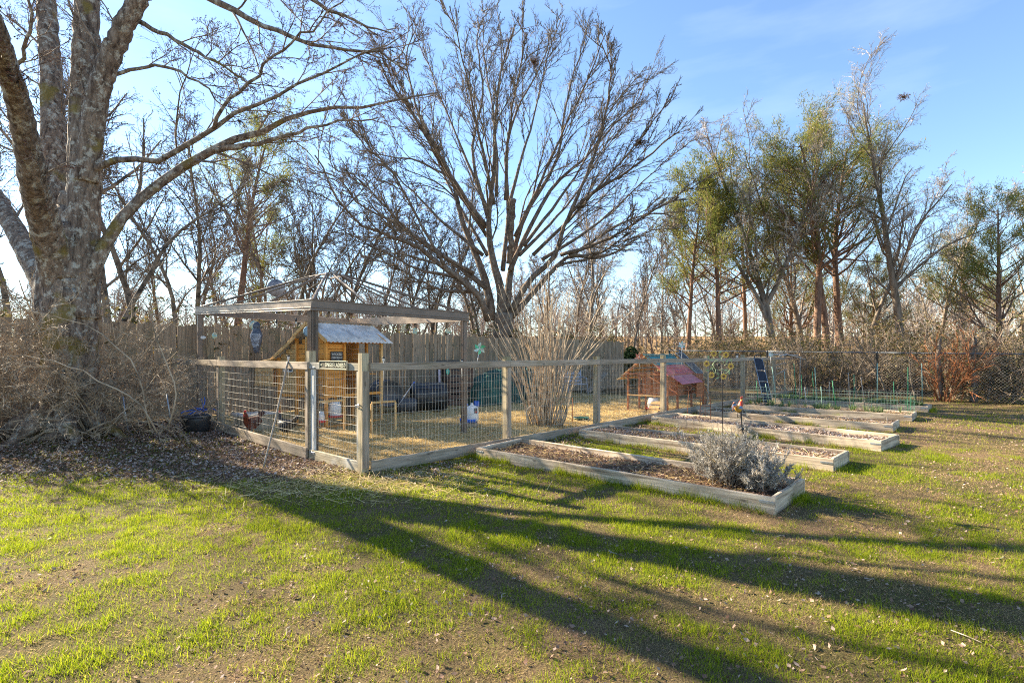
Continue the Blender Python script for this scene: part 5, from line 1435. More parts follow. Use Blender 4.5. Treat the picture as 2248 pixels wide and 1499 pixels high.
# siding, board by board: gable end left of the door, door, gable right part, eave side near part
def siding(pfun, a0, a1, z0, zfun, mat, name='siding_board', step=.095):
    z = z0
    while True:
        zt = z + step
        L_, R_ = a0, a1
        lim_ = min(zfun(L_), zfun(R_)); mx_ = max(zfun(L_), zfun(R_))
        if z >= mx_ - .02: break
        # clip to the slope
        xs = np.linspace(a0, a1, 60); okx = [x for x in xs if zfun(x) > z + step * .6]
        if not okx: break
        L_, R_ = okx[0], okx[-1]
        if R_ - L_ > .06:
            board(name, pfun(L_, z + step / 2), pfun(R_, z + step / 2), step - .006, .016, mat, root, up=UP)
        z += step
def roofz(g):
    return np.interp(g, [-.12, gRd, gW + .15], [zRd - .31 - .06, zRd, 1.27]) - .03
siding(lambda g, z: cp(g, .014, z), .87, gW - .03, .64, lambda g: roofz(g), M_coopl)
siding(lambda g, z: cp(g, .014, z), .56, .81, .64, lambda g: roofz(g) - .12, M_coop)      # door
siding(lambda g, z: cp(g, .014, z), .03, .50, .64, lambda g: roofz(g) - .06, M_coop)
siding(lambda e, z: cp(.014, e, z), .03, .37, .64, lambda e: zE - .05, M_coop)
siding(lambda g, z: cp(g, eW * .6, z), .05, gW - .05, .64, lambda g: roofz(g) - .03, M_coop)
siding(lambda e, z: cp(gW - .014, e, z), .03, eW - .03, .64, lambda e: 1.30, M_coop)
board('door_trim', cp(.545, -.016, .60), cp(.545, -.016, 1.72), .03, .02, M_coopl, root, up=gd)
board('door_trim', cp(.83, -.035, .60), cp(.83, -.035, 1.60), .035, .02, M_coopl, root, up=gd)
# pale barge boards
for (g0, z0_, g1, z1_) in ((gRd, zRd, -.14, zRd - .34), (gRd, zRd, .80, roofz(.80) + .03), (.74, roofz(.74) - .01, gW + .20, roofz(gW + .2) - .02)):
    board('barge_board', cp(g0, -.11, z0_ + .0), cp(g1, -.11, z1_), .065, .018, M_coopl, root, up=UP)
# roofs: corrugated sheet on the right, felt boards on the left
def corrugated(name, p00, p10, p01, n_w, amp, mat, parent, th=.004):
    """p00 to p10 across the corrugations, p00 to p01 down the slope"""
    u = p10 - p00; v = p01 - p00; nrm = unit(np.cross(u, v)); nrm = nrm if nrm[2] > 0 else -nrm
    K = n_w * 8 + 1; V = []
    for off in (0, -th):
        for f in (0, .5, 1):
            for k in range(K):
                s = k / (K - 1); V.append(p00 + u * s + v * f + nrm * (amp * math.sin(s * n_w * 2 * math.pi) + off))
    q = []
    for o_ in (0, 3 * K):
        for f in range(2):
            for k in range(K - 1):
                a_ = o_ + f * K + k; q.append((a_, a_ + 1, a_ + K + 1, a_ + K))
    for k in range(K - 1):
        q.append((k, k + 1, 3 * K + k + 1, 3 * K + k)); q.append((2 * K + k, 2 * K + k + 1, 5 * K + k + 1, 5 * K + k))
    return obj_np(name, V, q, None, mat, parent, smooth=True)
M_corr = plain('corrugated_galvanized_sheet', (.58, .56, .53), rough=.5, spec=.4, metal=.1, var=.15, scale=7)
corrugated('corrugated_roof', cp(gRd, -.10, zRd + .03), cp(gRd, eW + .16, zRd + .03), cp(-.17, -.10, zRd - .35), 17, .009, M_corr, root)
corrugated('corrugated_roof', cp(gRd + .002, -.10, zRd + .022), cp(gRd + .002, eW + .16, zRd + .022), cp(gW + .2, -.10, roofz(gW + .2) + .035), 17, .007, M_corr, root)
board('ridge_cap', cp(gRd, -.12, zRd + .045), cp(gRd, eW + .17, zRd + .045), .03, .09, M_fence, root)
board('rafter', cp(-.12, eW, zRd - .33), cp(gRd, eW, zRd - .0), .05, .03, M_coop, root)
# nest box on the far left of the gable end
board('nest_box_floor', cp(gW + .06, .12, .78), cp(gW + .62, .12, .78), .025, .5, M_coopl, root)
nb_ = root
for j in range(5):
    board('nest_box_board', cp(gW + .03, -.12, .83 + j * .085), cp(gW + .60, -.12, .83 + j * .085), .08, .018, M_coopl, root)
    board('nest_box_board', cp(gW + .61, -.10, .83 + j * .085), cp(gW + .61, .38, .83 + j * .085), .08, .018, M_coopl, root)
board('nest_box_lid', cp(gW + .02, .13, 1.30), cp(gW + .68, .13, 1.22), .02, .58, M_coopl, root)
# small window with a white frame
for (g0, z0_, g1, z1_) in ((.96, 1.06, 1.22, 1.06), (.96, 1.24, 1.22, 1.24), (.96, 1.06, .96, 1.24), (1.22, 1.06, 1.22, 1.24), (1.09, 1.06, 1.09, 1.24)):
    board('window_frame', cp(g0, -.008, z0_), cp(g1, -.008, z1_), .022, .02, M_white, root, up=(UP if z0_ == z1_ else gd))
board('window_pane', cp(.965, .002, 1.15), cp(1.215, .002, 1.15), .17, .006, M_black, root)
# wire run below and beside
M_mesh = plain('fine_hutch_wire', (.20, .19, .17), rough=.5, metal=.4)
wire_grid('hutch_wire', cp(0, .43, 0), cp(0, eW - .03, 0), .08, zE - .05, .05, .05, root, r=.0009, mat=M_mesh)
wire_grid('hutch_wire', cp(.03, 0, 0), cp(gW - .03, 0, 0), .06, .58, .05, .05, root, r=.0009, mat=M_mesh)
for z_ in (.06,):
    board('sill', cp(0, .03, z_), cp(0, eW - .03, z_), .045, .04, M_coop, root); board('sill', cp(.03, 0, z_), cp(gW - .03, 0, z_), .045, .04, M_coop, root)
# purple bags or cloth inside
board('shelf', cp(.25, .42, 1.0), cp(.25, eW - .05, 1.0), .02, .35, M_coop, root)

# low wire panels leaning by the coop
def framed_panel(label, p0, p1, z1):
    rt = thing('hutch_screen', label, 'wire screen', p0)
    d = unit(p1 - p0)
    board('frame', p0 + UP * .03, p0 + UP * z1, .035, .035, M_coopl, rt, up=d); board('frame', p1 + UP * .03, p1 + UP * z1, .035, .035, M_coopl, rt, up=d)
    board('frame', p0 + UP * (z1 + .018), p1 + UP * (z1 + .018), .035, .035, M_coopl, rt); board('frame', p0 + d * .02 + UP * .05, p1 - d * .02 + UP * .05, .035, .034, M_coopl, rt)
    wire_grid('hutch_wire', p0 + d * .02, p1 - d * .02, .06, z1, .045, .045, rt, r=.0009, mat=M_mesh)
framed_panel('low wood-framed wire panel standing right of the gate post in front of the coop', at(816, 875, 9.0) * v3(1, 1, 0), at(868, 875, 9.3) * v3(1, 1, 0), .56)
framed_panel('low wood-framed wire panel seen through the gate in front of the coop', at(697, 875, 8.9) * v3(1, 1, 0), at(756, 875, 9.3) * v3(1, 1, 0), .58)

# slate sign on the coop wall
sc_ = cp(-.012, .22, 1.30)
sg = thing('slate_sign', 'black sign lettered WICKED CHICKENS with a hen drawing on the coop wall', 'sign', sc_)
board('panel', cp(-.012, .09, 1.285), cp(-.012, .35, 1.285), .32, .012, M_black, sg)
M_chalk = plain('chalk_white', (.62, .60, .55), rough=.9, var=.05)
so = -gd * 1.0
text('lettering', 'WICKED', .060, cp(-.021, .22, 1.395), ed, UP, M_chalk, sg)
text('lettering', 'CHICKENS', .050, cp(-.021, .22, 1.33), ed, UP, M_chalk, sg)
pts = [(-.05, 0.02), (-.045, -.015), (-.02, -.035), (.02, -.03), (.04, 0), (.05, .035), (.062, .02)]
tube('hen_outline', [cp(-.021, .22 + a_, 1.245 + b__) for a_, b__ in [(-.05, .03), (-.045, -.01), (-.02, -.03), (.02, -.028), (.035, -.005), (.038, .03), (.055, .035), (.042, .05), (.02, .045), (.01, .01), (-.02, .008), (-.05, .03)]], .003, M_chalk, sg, sides=5)
for s_ in (-.01, .012): tube('hen_leg', [cp(-.021, .22 + s_, 1.215), cp(-.021, .22 + s_, 1.185)], .0025, M_chalk, sg, sides=5)
text('lettering', 'lay deviled eggs', .026, cp(-.021, .22, 1.155), ed, UP, M_chalk, sg)

# ------------------------------------------------------------------ red coop with painted roofs
D0 = v3(2.80, 12.85, 0)
gg = unit(v3(.78, -.62, 0)); ee = unit(v3(.62, .78, 0))
root = thing('painted_coop', 'red-stained A-frame coop with teal and pink roof boards beyond the garden fence', 'chicken coop', D0)
def dp(g, e, z): return D0 + gg * g + ee * e + UP * z
W_, Lg, ze, zr = .98, 1.55, .93, 1.34
for g in (0, W_):
    for e in (0, .62, Lg): board('post', dp(g, e, 0), dp(g, e, ze), .045, .045, M_red, root, up=ee)
board('post', dp(.45, 0, 0), dp(.45, 0, ze), .04, .04, M_red, root, up=ee)
for e in (0, Lg): board('cross_rail', dp(0, e - .035, ze), dp(W_, e - .035, ze), .05, .03, M_red, root)
board('cross_rail', dp(0, -.03, .42), dp(W_, -.03, .42), .03, .03, M_coopl, root); board('cross_rail', dp(0, -.03, .05), dp(W_, -.03, .05), .04, .03, M_coopl, root)
for s_ in (0, 1):
    g0, g1 = (W_ / 2, -.10) if s_ == 0 else (W_ / 2, W_ + .02)
    board('barge_board', dp(g0, -.09, zr + .01), dp(g1, -.09, ze - .06 if s_ == 0 else ze + .0), .06, .02, M_red, root)
M_tan = wood('tan_underside_boards', (.30, .22, .12), (.50, .38, .22), rvar=.1, knots=False)
# left slope, seen from below: planks
for j in range(6):
    f0, f1 = j / 6, (j + 1) / 6 - .01
    ga_, gb_ = W_ / 2 - (W_ / 2 + .26) * (f0 + f1) / 2, 0
    za_ = zr + .02 - (zr - ze + .19) * (f0 + f1) / 2
    board('roof_board', dp(ga_, -.12, za_), dp(ga_, Lg + .08, za_), .018, .132, M_tan, root, up=unit(v3(*(gg * .55)) * -1 + UP))
# right slope: teal above, pink below
nr = unit(gg * .62 + UP * .9)
for j in range(6):
    f = (j + .5) / 6
    ga_ = W_ / 2 + (W_ / 2 + .06) * f; za_ = zr + .02 - (zr - ze + .04) * f
    board('roof_board', dp(ga_, -.12, za_), dp(ga_, Lg + .05, za_), .018, .112, M_teal if j < 3 else M_pink, root, up=nr)
board('ridge_cap', dp(W_ / 2, -.14, zr + .045), dp(W_ / 2, Lg + .06, zr + .045), .03, .09, M_teal, root)
board('roof_trim', dp(W_ + .05, -.11, ze - .012), dp(W_ + .05, Lg + .04, ze - .012), .035, .02, M_red, root)
for j in range(3):       # flap over the side nest boxes
    board('flap_board', dp(W_ + .09 + .10 * j, .05, ze - .055 - .065 * j), dp(W_ + .09 + .10 * j, Lg - .15, ze - .055 - .065 * j), .016, .118, M_mauve, root, up=nr)
for j in range(6):
    board('siding_board', dp(W_ * .05, Lg - .02, .45 + j * .085), dp(W_ + .30, Lg - .02, .45 + j * .085), .08, .016, M_red, root)
    board('siding_board', dp(W_ + .0, .66, .45 + j * .085), dp(W_ + .0, Lg - .04, .45 + j * .085), .08, .016, M_red, root)
    if j < 4: board('siding_board', dp(W_ + .30, 1.05, .40 + j * .085), dp(W_ + .30, Lg - .06, .40 + j * .085), .08, .016, M_red, root)
    if j < 5: board('siding_board', dp(.05, .66, .45 + j * .085), dp(W_ - .04, .66, .45 + j * .085), .08, .016, M_red, root)
board('floor', dp(W_ / 2, .66, .40), dp(W_ / 2, Lg, .40), .02, W_, M_red, root)
board('post', dp(W_ + .30, Lg - .02, .0), dp(W_ + .30, Lg - .02, .75), .045, .045, M_red, root, up=ee)
wire_grid('hutch_wire', dp(.02, -.03, 0), dp(W_ - .02, -.03, 0), .05, ze - .03, .05, .05, root, r=.001, mat=M_mesh)
# ramp
for j in range(3): board('ramp_board', dp(.62, -.28 + j * .10, .07 + j * .10), dp(.86, -.28 + j * .10, .07 + j * .10), .10, .018, M_coopl, root, up=unit(ee + UP))
# solar panel leaning on the roof
sp0 = at(1483, 775, 14.0); sp1 = at(1536, 826, 14.1)
root = thing('solar_collector', 'black solar panel in an aluminium frame tilted on the back of the painted coop', 'solar panel', sp0)
dd_ = unit(sp1 - sp0); upn = unit(np.cross(dd_, ee * -1)); upn = upn if upn[2] > 0 else -upn
M_sol = plain('solar_cells', (.012, .014, .022), rough=.2, spec=.6, var=.2)
pw = .52
board('cells', sp0 + ee * pw / 2, sp1 + ee * pw / 2, .012, pw, M_sol, root, up=upn)
for s_ in (0, pw): board('frame', sp0 + ee * s_, sp1 + ee * s_, .03, .018, M_steel, root, up=upn)
for q_ in (sp0, sp1): board('frame', q_ + ee * .01, q_ + ee * (pw - .01), .03, .018, M_steel, root, up=upn)
for s_ in (.1, pw - .1): tube('strut', [sp1 + ee * s_ - UP * .01, sp1 + ee * s_ + v3(-.02, 0, -sp1[2])], .012, M_steel, root)
# ------------------------------------------------------------------ raised beds
M_mulch = plain('dark_garden_soil', (.13, .085, .055), rough=.98, spec=.05, dirt=(.05, .032, .022), scale=30, bump=1.0)
bed_lab = ['nearest raised plank bed with dark soil and the lavender at its near end', 'second raised bed from the front, filled with dry mulch', 'third raised bed from the front, strewn with pale leaves and holding the small rusty trellis',
           'fourth raised bed from the front with a thin stake at its right end', 'fifth raised bed from the front, fenced with green wire and stakes', 'farthest raised bed, planted with low green leaves']
mb = MB(); tints = []; fines = []
for k, (pl, pr_, wd) in enumerate(beds):
    d = unit(pr_ - pl); wv = v3(-d[1], d[0], 0)
    L = np.linalg.norm(pr_ - pl)
    zg = lambda p: float(gz(p[0], p[1])) - .015
    bh = .165 if k < 3 else .155
    root = thing('raised_bed', bed_lab[k], 'raised bed', (pl + pr_ + wv * wd) / 2, 'raised plank garden beds')
    def bb(a_, b_, nm, lift=0):
        a_ = a_.copy(); b_ = b_.copy(); a_[2] = zg(a_) + bh / 2 + lift; b_[2] = zg(b_) + bh / 2 + lift
        return board(nm, a_, b_, bh, .038, M_bed, root, seg=7, warp=.0035, ch=.006)
    bb(pl, pr_, 'side_board'); bb(pl + wv * wd, pr_ + wv * wd, 'side_board')
    bb(pr_ - d * .021 + wv * .021, pr_ - d * .021 + wv * (wd - .021), 'end_board', .006)
    bb(pl + d * .021 + wv * .021, pl + d * .021 + wv * (wd - .021), 'end_board', .004)
    for e_, s_ in ((pr_, -1), (pl, 1)):       # corner brackets
        for (w0, off) in ((0, -.022), (wd, .022)):
            a_ = e_ + wv * (w0 + off) + d * s_ * .005; b_ = a_ + d * s_ * .13; z_ = zg(e_) + bh * .72; a_[2] = b_[2] = z_
            board('corner_bracket', a_, b_, .022, .004, M_steel, root)
    # soil
    nu, nv = int(L / .07), int(wd / .07); u = np.linspace(.02, L - .02, nu); v = np.linspace(.01, wd - .01, nv); U_, V_ = np.meshgrid(u, v)
    X_ = pl[0] + d[0] * U_ + wv[0] * V_; Y_ = pl[1] + d[1] * U_ + wv[1] * V_
    hgt = .105 if k in (0, 1, 2) else .10
    Z_ = gz(X_, Y_) + hgt + .07 * (fbm(X_, Y_, 3.2, 60 + k) - .5) - .02
    ii = (np.arange(nv - 1)[:, None] * nu + np.arange(nu - 1)[None, :]).ravel()
    o = obj_np('soil', np.stack([X_, Y_, Z_], -1), np.stack([ii, ii + 1, ii + nu + 1, ii + nu], -1), None, (M_mulch,), root, smooth=True)
    nl_ = (2600, 3600, 3800, 2600, 1500, 1100)[k]
    uu = rng.uniform(.03, L - .03, nl_); vv = rng.uniform(.02, wd - .02, nl_)
    x = pl[0] + d[0] * uu + wv[0] * vv; y = pl[1] + d[1] * uu + wv[1] * vv
    z = gz(x, y) + hgt + .07 * (fbm(x, y, 3.2, 60 + k) - .5) + rng.uniform(-.012, .015, nl_)
    V, t = leaf_scatter(x, y, z, .034 if k == 0 else .045, .6); mb.add(V, None, t)
    base_t = (.28, .62, .78, .6, .6, .5)[k]
    tints.append(np.repeat(np.clip(rng.normal(base_t, .22, nl_), 0, 1), 2))
    if k in (0, 1, 3, 4):
        ns = 900; uu = rng.uniform(.03, L - .1, ns); vv = rng.uniform(.02, wd - .1, ns)
        x = pl[0] + d[0] * uu + wv[0] * vv; y = pl[1] + d[1] * uu + wv[1] * vv
        V, q = straw_arr(x, y, gz(x, y) + hgt + .012, .12, .004); fines.append((V, q))
o = mb.build('mulch_leaves', (M_leaf,), attr=('tint', np.concatenate(tints))); tag(o, 'dry leaf mulch lying in the raised beds', 'mulch', kind='stuff')
mb = MB()
for V, q in fines: mb.add(V, q)
a = mb.arrays(); o = obj_np('straw_mulch', a[0], a[1], None, (M_straw,), attr=('tint', rng.random(len(a[1])) * .7)); tag(o, 'dry stalks lying on the soil of the raised beds', 'straw', kind='stuff')
def bpt(k, u, v, z=.1):
    pl, pr_, wd = beds[k]; d = unit(pr_ - pl); wv = v3(-d[1], d[0], 0); p = pl + d * u + wv * v; p[2] = float(gz(p[0], p[1])) + z; return p
# low greens in the last two beds, grass between the beds
M_greens = leafy('garden_greens', [(.05, .11, .03), (.10, .17, .05), (.17, .23, .09), (.28, .30, .15)], trans=.35)
mb = MB(); tt = []
for k, n_, sp in ((4, 900, (.1, 3.4)), (5, 2600, (.1, 3.6))):
    for j in range(n_ // 20):
        c = bpt(k, rng.uniform(*sp), rng.uniform(.1, .8), .11)
        m_ = 20; az = rng.uniform(0, 6.28, m_); tl_ = rng.uniform(.2, 1.2, m_); L = rng.uniform(.06, .15, m_) * (1.3 if k == 4 else 1)
        dv = np.stack([np.cos(az) * np.sin(tl_), np.sin(az) * np.sin(tl_), np.cos(tl_)], -1); sv = np.stack([-np.sin(az), np.cos(az), np.zeros(m_)], -1) * (.006 if k == 4 else .022)
        V = np.stack([c - sv * .3 + dv * 0, c + dv * L[:, None] * .55 - sv, c + dv * L[:, None], c + dv * L[:, None] * .55 + sv], 1).reshape(-1, 3)
        i = np.arange(m_) * 4; mb.add(V, np.stack([i, i + 1, i + 2, i + 3], -1)); tt.append(rng.random(m_))
o = mb.build('garden_greens', (M_greens,), attr=('tint', np.concatenate(tt))); tag(o, 'garlic shoots and leafy winter greens in the two farthest beds', 'plants', kind='stuff')

# ------------------------------------------------------------------ garden ornaments
# ring of metal sunflowers on a stake
fc = at(1578, 801, 7.9); fb = G(1586, 958, .1); fb = v3((1587 - CXP) / FOC * 7.95, 7.95, 0)
root = thing('flower_stake', 'metal garden stake topped by a ring of six yellow sunflowers and green leaves', 'garden stake', fb)
tube('stake', [fb + UP * .05, fb + v3(-.01, 0, .9), fc + v3(.045, .01, .0)], .0065, M_iron, root)
M_yel = plain('yellow_petal_paint', (.60, .39, .07), rough=.5, var=.12, scale=30); M_brn = plain('brown_flower_centre', (.22, .12, .06), rough=.7)
M_lfp = plain('pale_green_leaf_paint', (.30, .38, .20), rough=.55, var=.2, scale=25)
P_ = [fc + v3(math.cos(a_) * .08, 0, math.sin(a_) * .08) for a_ in np.linspace(.3, 5.6, 20)]; tube('inner_ring', P_, .0035, M_lfp, root, sides=6)
P_ = [fc + v3(math.cos(a_) * .03 * a_, 0, math.sin(a_) * .03 * a_) for a_ in np.linspace(.5, 6.6, 26)]; tube('scroll', P_, .0035, M_lfp, root, sides=6)
lathe('hub', [(0, -.012), (.02, -.01), (.02, .01), (0, .012)], fc, M_iron, root, axis=v3(0, -1, 0), segs=12)
for k in range(6):
    a_ = math.pi / 2 + .42 - k * math.pi / 3 ; c = fc + v3(math.cos(a_) * .18, 0, math.sin(a_) * .185)
    mb = MB()
    for j in range(12):
        b2 = j * math.pi / 6 + .2 * k; dv = v3(math.cos(b2), 0, math.sin(b2)); sv = v3(-math.sin(b2), 0, math.cos(b2)) * .0095
        p0_ = c + dv * .015; p1_ = c + dv * .033 - v3(0, .006, 0); p2_ = c + dv * .050 + v3(0, .002, 0)
        mb.add([p0_ - sv * .5, p0_ + sv * .5, p1_ + sv, p2_, p1_ - sv, p0_ + v3(0, .003, 0), p2_ + v3(0, .003, 0)], [(0, 1, 2, 4), (1, 5, 6, 2), (5, 0, 4, 6)], [(4, 2, 3), (2, 6, 3), (6, 4, 3)])
    f_ = mb.build('flower', (M_yel,), root)
    lathe('flower_centre', [(0, .012), (.014, .010), (.021, .003), (.021, -.004), (0, -.004)], c, M_brn, f_, axis=v3(0, -1, 0), segs=14)
    tube('stem', [fc + v3(math.cos(a_) * .08, .0, math.sin(a_) * .08), fc + v3(math.cos(a_ + .25) * .12, 0, math.sin(a_ + .25) * .12), c + v3(0, .006, 0)], .003, M_lfp, root, sides=6)
    a2 = a_ - .52; 
    for rr_, tw_ in ((.13, .5), (.19, -.9)):
        c2_ = fc + v3(math.cos(a2) * rr_, 0, math.sin(a2) * rr_); dv = v3(math.cos(a2 + tw_), .1, math.sin(a2 + tw_)); sv = v3(-math.sin(a2 + tw_), 0, math.cos(a2 + tw_)) * .015
        obj_np('leaf', [c2_ - dv * .035, c2_ - sv - v3(0, .005, 0), c2_ + dv * .04, c2_ + sv - v3(0, .005, 0), c2_ + v3(0, .004, 0)], None, [(0, 1, 4), (1, 2, 4), (2, 3, 4), (3, 0, 4)], (M_lfp,), root)

# rooster on a stake with two balls
rc = at(1622, 898, 5.25)
root = thing('rooster_stake', 'multicoloured metal rooster on a dark stake with two black balls above the lavender', 'garden stake', v3(rc[0], rc[1], 0))
P_, r_, _ = polyline([at(1641, 1010, 5.25), at(1636, 963, 5.25), at(1629, 940, 5.25), at(1627, 900, 5.25)], [.006] * 4, 12, rng); tube('stake', P_, .006, M_iron, root)
for (a_, b__) in ((1630, 941), (1636, 965)): lathe('ball', [(0, -.017), (.012, -.012), (.017, 0), (.012, .012), (0, .017)], at(a_, b__, 5.25), M_black, root, segs=14)
for s_ in (-1, 1): tube('scroll', [at(1630 + s_ * 3, 943, 5.25), at(1630 + s_ * 9, 948, 5.25), at(1630 + s_ * 10, 940, 5.25), at(1630 + s_ * 6, 937, 5.25)], .003, M_iron, root, sides=6)
M_ry = plain('yellow_enamel', (.45, .25, .04), rough=.4); M_rr = plain('red_enamel', (.38, .05, .03), rough=.4); M_rb = plain('blue_grey_enamel', (.12, .19, .30), rough=.45); M_ro = plain('orange_enamel', (.48, .17, .06), rough=.45)
Mr = Matrix.Translation(Vector(rc)) @ Matrix.Rotation(R(35), 4, 'Z') @ Matrix.Scale(.78, 4)
def rl(nm, secs, mat, sd_=12): return loft(nm, secs, mat, root, sd_, Mr)
rl('body', [(-.075, .03, .012, .02, .3), (-.05, .02, .035, .04, .2), (-.01, .0, .042, .046, 0), (.03, .02, .036, .040, -.4), (.05, .05, .026, .030, -.9), (.058, .085, .02, .022, -1.2), (.062, .11, .019, .02, -1.4), (.064, .13, .008, .008, -1.4)], M_ry)
rl('hackle', [(.012, .02, .036, .018, -.6), (.03, .05, .034, .03, -.9), (.042, .085, .026, .026, -1.2), (.05, .105, .02, .022, -1.3)], M_rr)
rl('wing', [(-.06, .015, .03, .008, .2), (-.03, .02, .05, .022, .1), (.01, .02, .050, .026, 0), (.03, .02, .03, .012, 0)], M_rb)
mb = MB()
Mn = np.array(Mr.to_3x3())
def RP(x, y, z): return Mn @ v3(x, y, z) + rc
for k in range(6):
    a_ = .3 + k * .3
    pts = [RP(-.06, (k - 3) * .004, .03), RP(-.06 - .05 * math.cos(a_), (k - 3) * .008, .03 + .06 * math.sin(a_)), RP(-.07 - .10 * math.cos(a_), (k - 3) * .011, .02 + .07 * math.sin(a_)), RP(-.075 - .12 * math.cos(a_ - .4), (k - 3) * .012, -.02 + .06 * math.sin(a_))]
    tube('tail_feather', pts, [.006, .010, .009, .003], (M_ro, M_rb, M_iron)[k % 3], root, sides=6)
for k in range(4): tube('comb_point', [RP(.045 + k * .010, 0, .125), RP(.045 + k * .011, 0, .155 + .006 * (k % 2))], [.006, .002], M_rr, root, sides=6)
tube('wattle', [RP(.072, 0, .11), RP(.074, 0, .088)], [.004, .006], M_rr, root, sides=6); tube('beak', [RP(.074, 0, .118), RP(.092, 0, .112)], [.005, .001], M_ry, root, sides=6)
for s_ in (-1, 1): tube('leg', [RP(.0, .015 * s_, -.03), RP(.0, .018 * s_, -.10), RP(.03, .02 * s_, -.105)], .004, M_iron, root, sides=6)

# small rusty trellis in the third bed
tb0 = v3(*(at(1536, 922, 10.35)[:2]), .09); tw = .22
root = thing('small_trellis', 'small rusty scrollwork trellis with a gothic top standing in the third bed', 'trellis', tb0)
th = .60
X1 = v3(1, .1, 0)
for s_ in (0, tw): tube('upright', [tb0 + X1 * s_, tb0 + X1 * (s_ * .9 + .02) + UP * th * .72, tb0 + X1 * (tw / 2 + (s_ - tw / 2) * .4) + UP * (th * .93), tb0 + X1 * tw / 2 + UP * (th + .08)], .006, M_rust, root)
for z_ in (.06, .30, .42): tube('rung', [tb0 + X1 * .01 + UP * z_, tb0 + X1 * (tw - .01) + UP * z_], .005, M_rust, root)
tube('upright', [tb0 + X1 * tw / 2, tb0 + X1 * tw / 2 + UP * th], .004, M_rust, root)
for z_ in (.12, .2, .36):
    for s_ in (-1, 1): tube('scroll', [tb0 + X1 * tw / 2 + UP * z_ + v3(math.cos(q) * s_, 0, math.sin(q)) * .035 + X1 * s_ * .035 for q in np.linspace(0, 5, 9)], .003, M_rust, root, sides=5)
# thin rusty twin-tipped rod
p = v3(*(at(1508, 905, 11.2)[:2]), .02); root = thing('rusty_rod', 'thin rusty rod with a forked tip leaning in front of the painted coop', 'garden stake', p)
tube('rod', [p, p + v3(.04, 0, .62)], .006, M_rust, root); tube('tip', [p + v3(.04, 0, .60), p + v3(.02, 0, .70)], .004, M_rust, root, sides=6); tube('tip', [p + v3(.04, 0, .60), p + v3(.10, 0, .68)], .004, M_rust, root, sides=6)
p = v3(*(G(1257, 930)[:2]), .0); tag(tube('rusty_rod', [p, p + v3(.0, 0, .52)], .009, M_rust), 'short rusty rod upright in the straw right of the cane shrub', 'garden stake')

# pinwheels
def pinwheel(label, px, py, Y, rad, c1, c2, base_z, bx=0):
    c = at(px, py, Y); rt = thing('pinwheel', label, 'pinwheel', v3(c[0], c[1], base_z), 'pinwheels along the garden fence')
    m1 = plain('pinwheel_film', c1, rough=.25, spec=.6, var=.25, scale=30); m2 = plain('pinwheel_film_light', c2, rough=.25, spec=.6, var=.2, scale=30)
    for k in range(6):
        a_ = k * math.pi / 3 + .3; d = v3(math.cos(a_), 0, math.sin(a_)); s_ = v3(-math.sin(a_), 0, math.cos(a_))
        obj_np('blade', [c, c + d * rad * .55 + s_ * rad * .42 + v3(0, -.03, 0) * rad * 6, c + d * rad, c + d * rad * .5 - s_ * rad * .12], [(0, 3, 2, 1)], None, ((m1, m2)[k % 2],), rt)
    lathe('hub', [(0, -.01), (.012, -.008), (.012, .008), (0, .01)], c, M_white, rt, axis=v3(0, -1, 0), segs=10)
    tube('stick', [v3(c[0] + bx, c[1], base_z), c + v3(0, .015, 0)], .0045, M_white, rt, sides=6)
pinwheel('green and white foil pinwheel on the fence rail right of the gazebo', 1053, 765, 7.75, .095, (.10, .45, .22), (.50, .60, .50), 1.17, -.06)
pinwheel('orange-red foil pinwheel on the rail left of the painted coop', 1403, 783, 10.9, .10, (.55, .14, .05), (.60, .25, .15), 1.1, .02)
pinwheel('white foil pinwheel sticking up highest above the painted coop', 1497, 757, 12.4, .10, (.62, .62, .62), (.25, .48, .45), 1.1)
pinwheel('small pale pinwheel beside the blue folding lounger', 1692, 778, 15.6, .09, (.35, .55, .50), (.60, .60, .60), 1.1)

# small lamps with black caps standing behind the rails
for (px, py, Y, lab) in ((633, 784, 7.75, 'solar lamp with black cap left of the gate post, in front of the coop'), (842, 788, 7.0, 'solar lamp with black cap just right of the gate\'s latch post'), (1014, 793, 7.55, 'solar lamp with black cap beside the gazebo\'s right post'), (1618, 781, 15.3, 'tiny solar lamp on the far rail left of the blue lounger')):
    c = at(px, py, Y); rt = thing('solar_lamp', lab, 'lamp', c, 'solar lamps on the fence rail')
    s_ = Y / 7.0 * .8
    lathe('cap', [(0, .035 * s_), (.024 * s_, .03 * s_), (.028 * s_, .012 * s_), (.024 * s_, .010 * s_), (0, .010 * s_)], c, M_black, rt, segs=14)
    lathe('shade', [(.017 * s_, .01 * s_), (.019 * s_, -.04 * s_), (0, -.045 * s_)], c, M_white, rt, segs=14)
    tube('stake', [c + UP * -.045 * s_, v3(c[0], c[1], 1.05)], .006, M_white, rt, sides=6)

# stick leaning on the left fence panel
a_ = G(578, 1026, .01); b_ = along(-.075, 1.83, 1.27)
P_, r_, _ = polyline([a_, a_ * .5 + b_ * .5 + v3(.012, 0, .0), b_ + (b_ - a_) * .02], [.011, .014, .016], 12, rng, .003)
tag(tube('leaning_stick', P_, r_, M_stick, None, sides=8), 'long grey stick leaning against the left fence panel', 'stick')

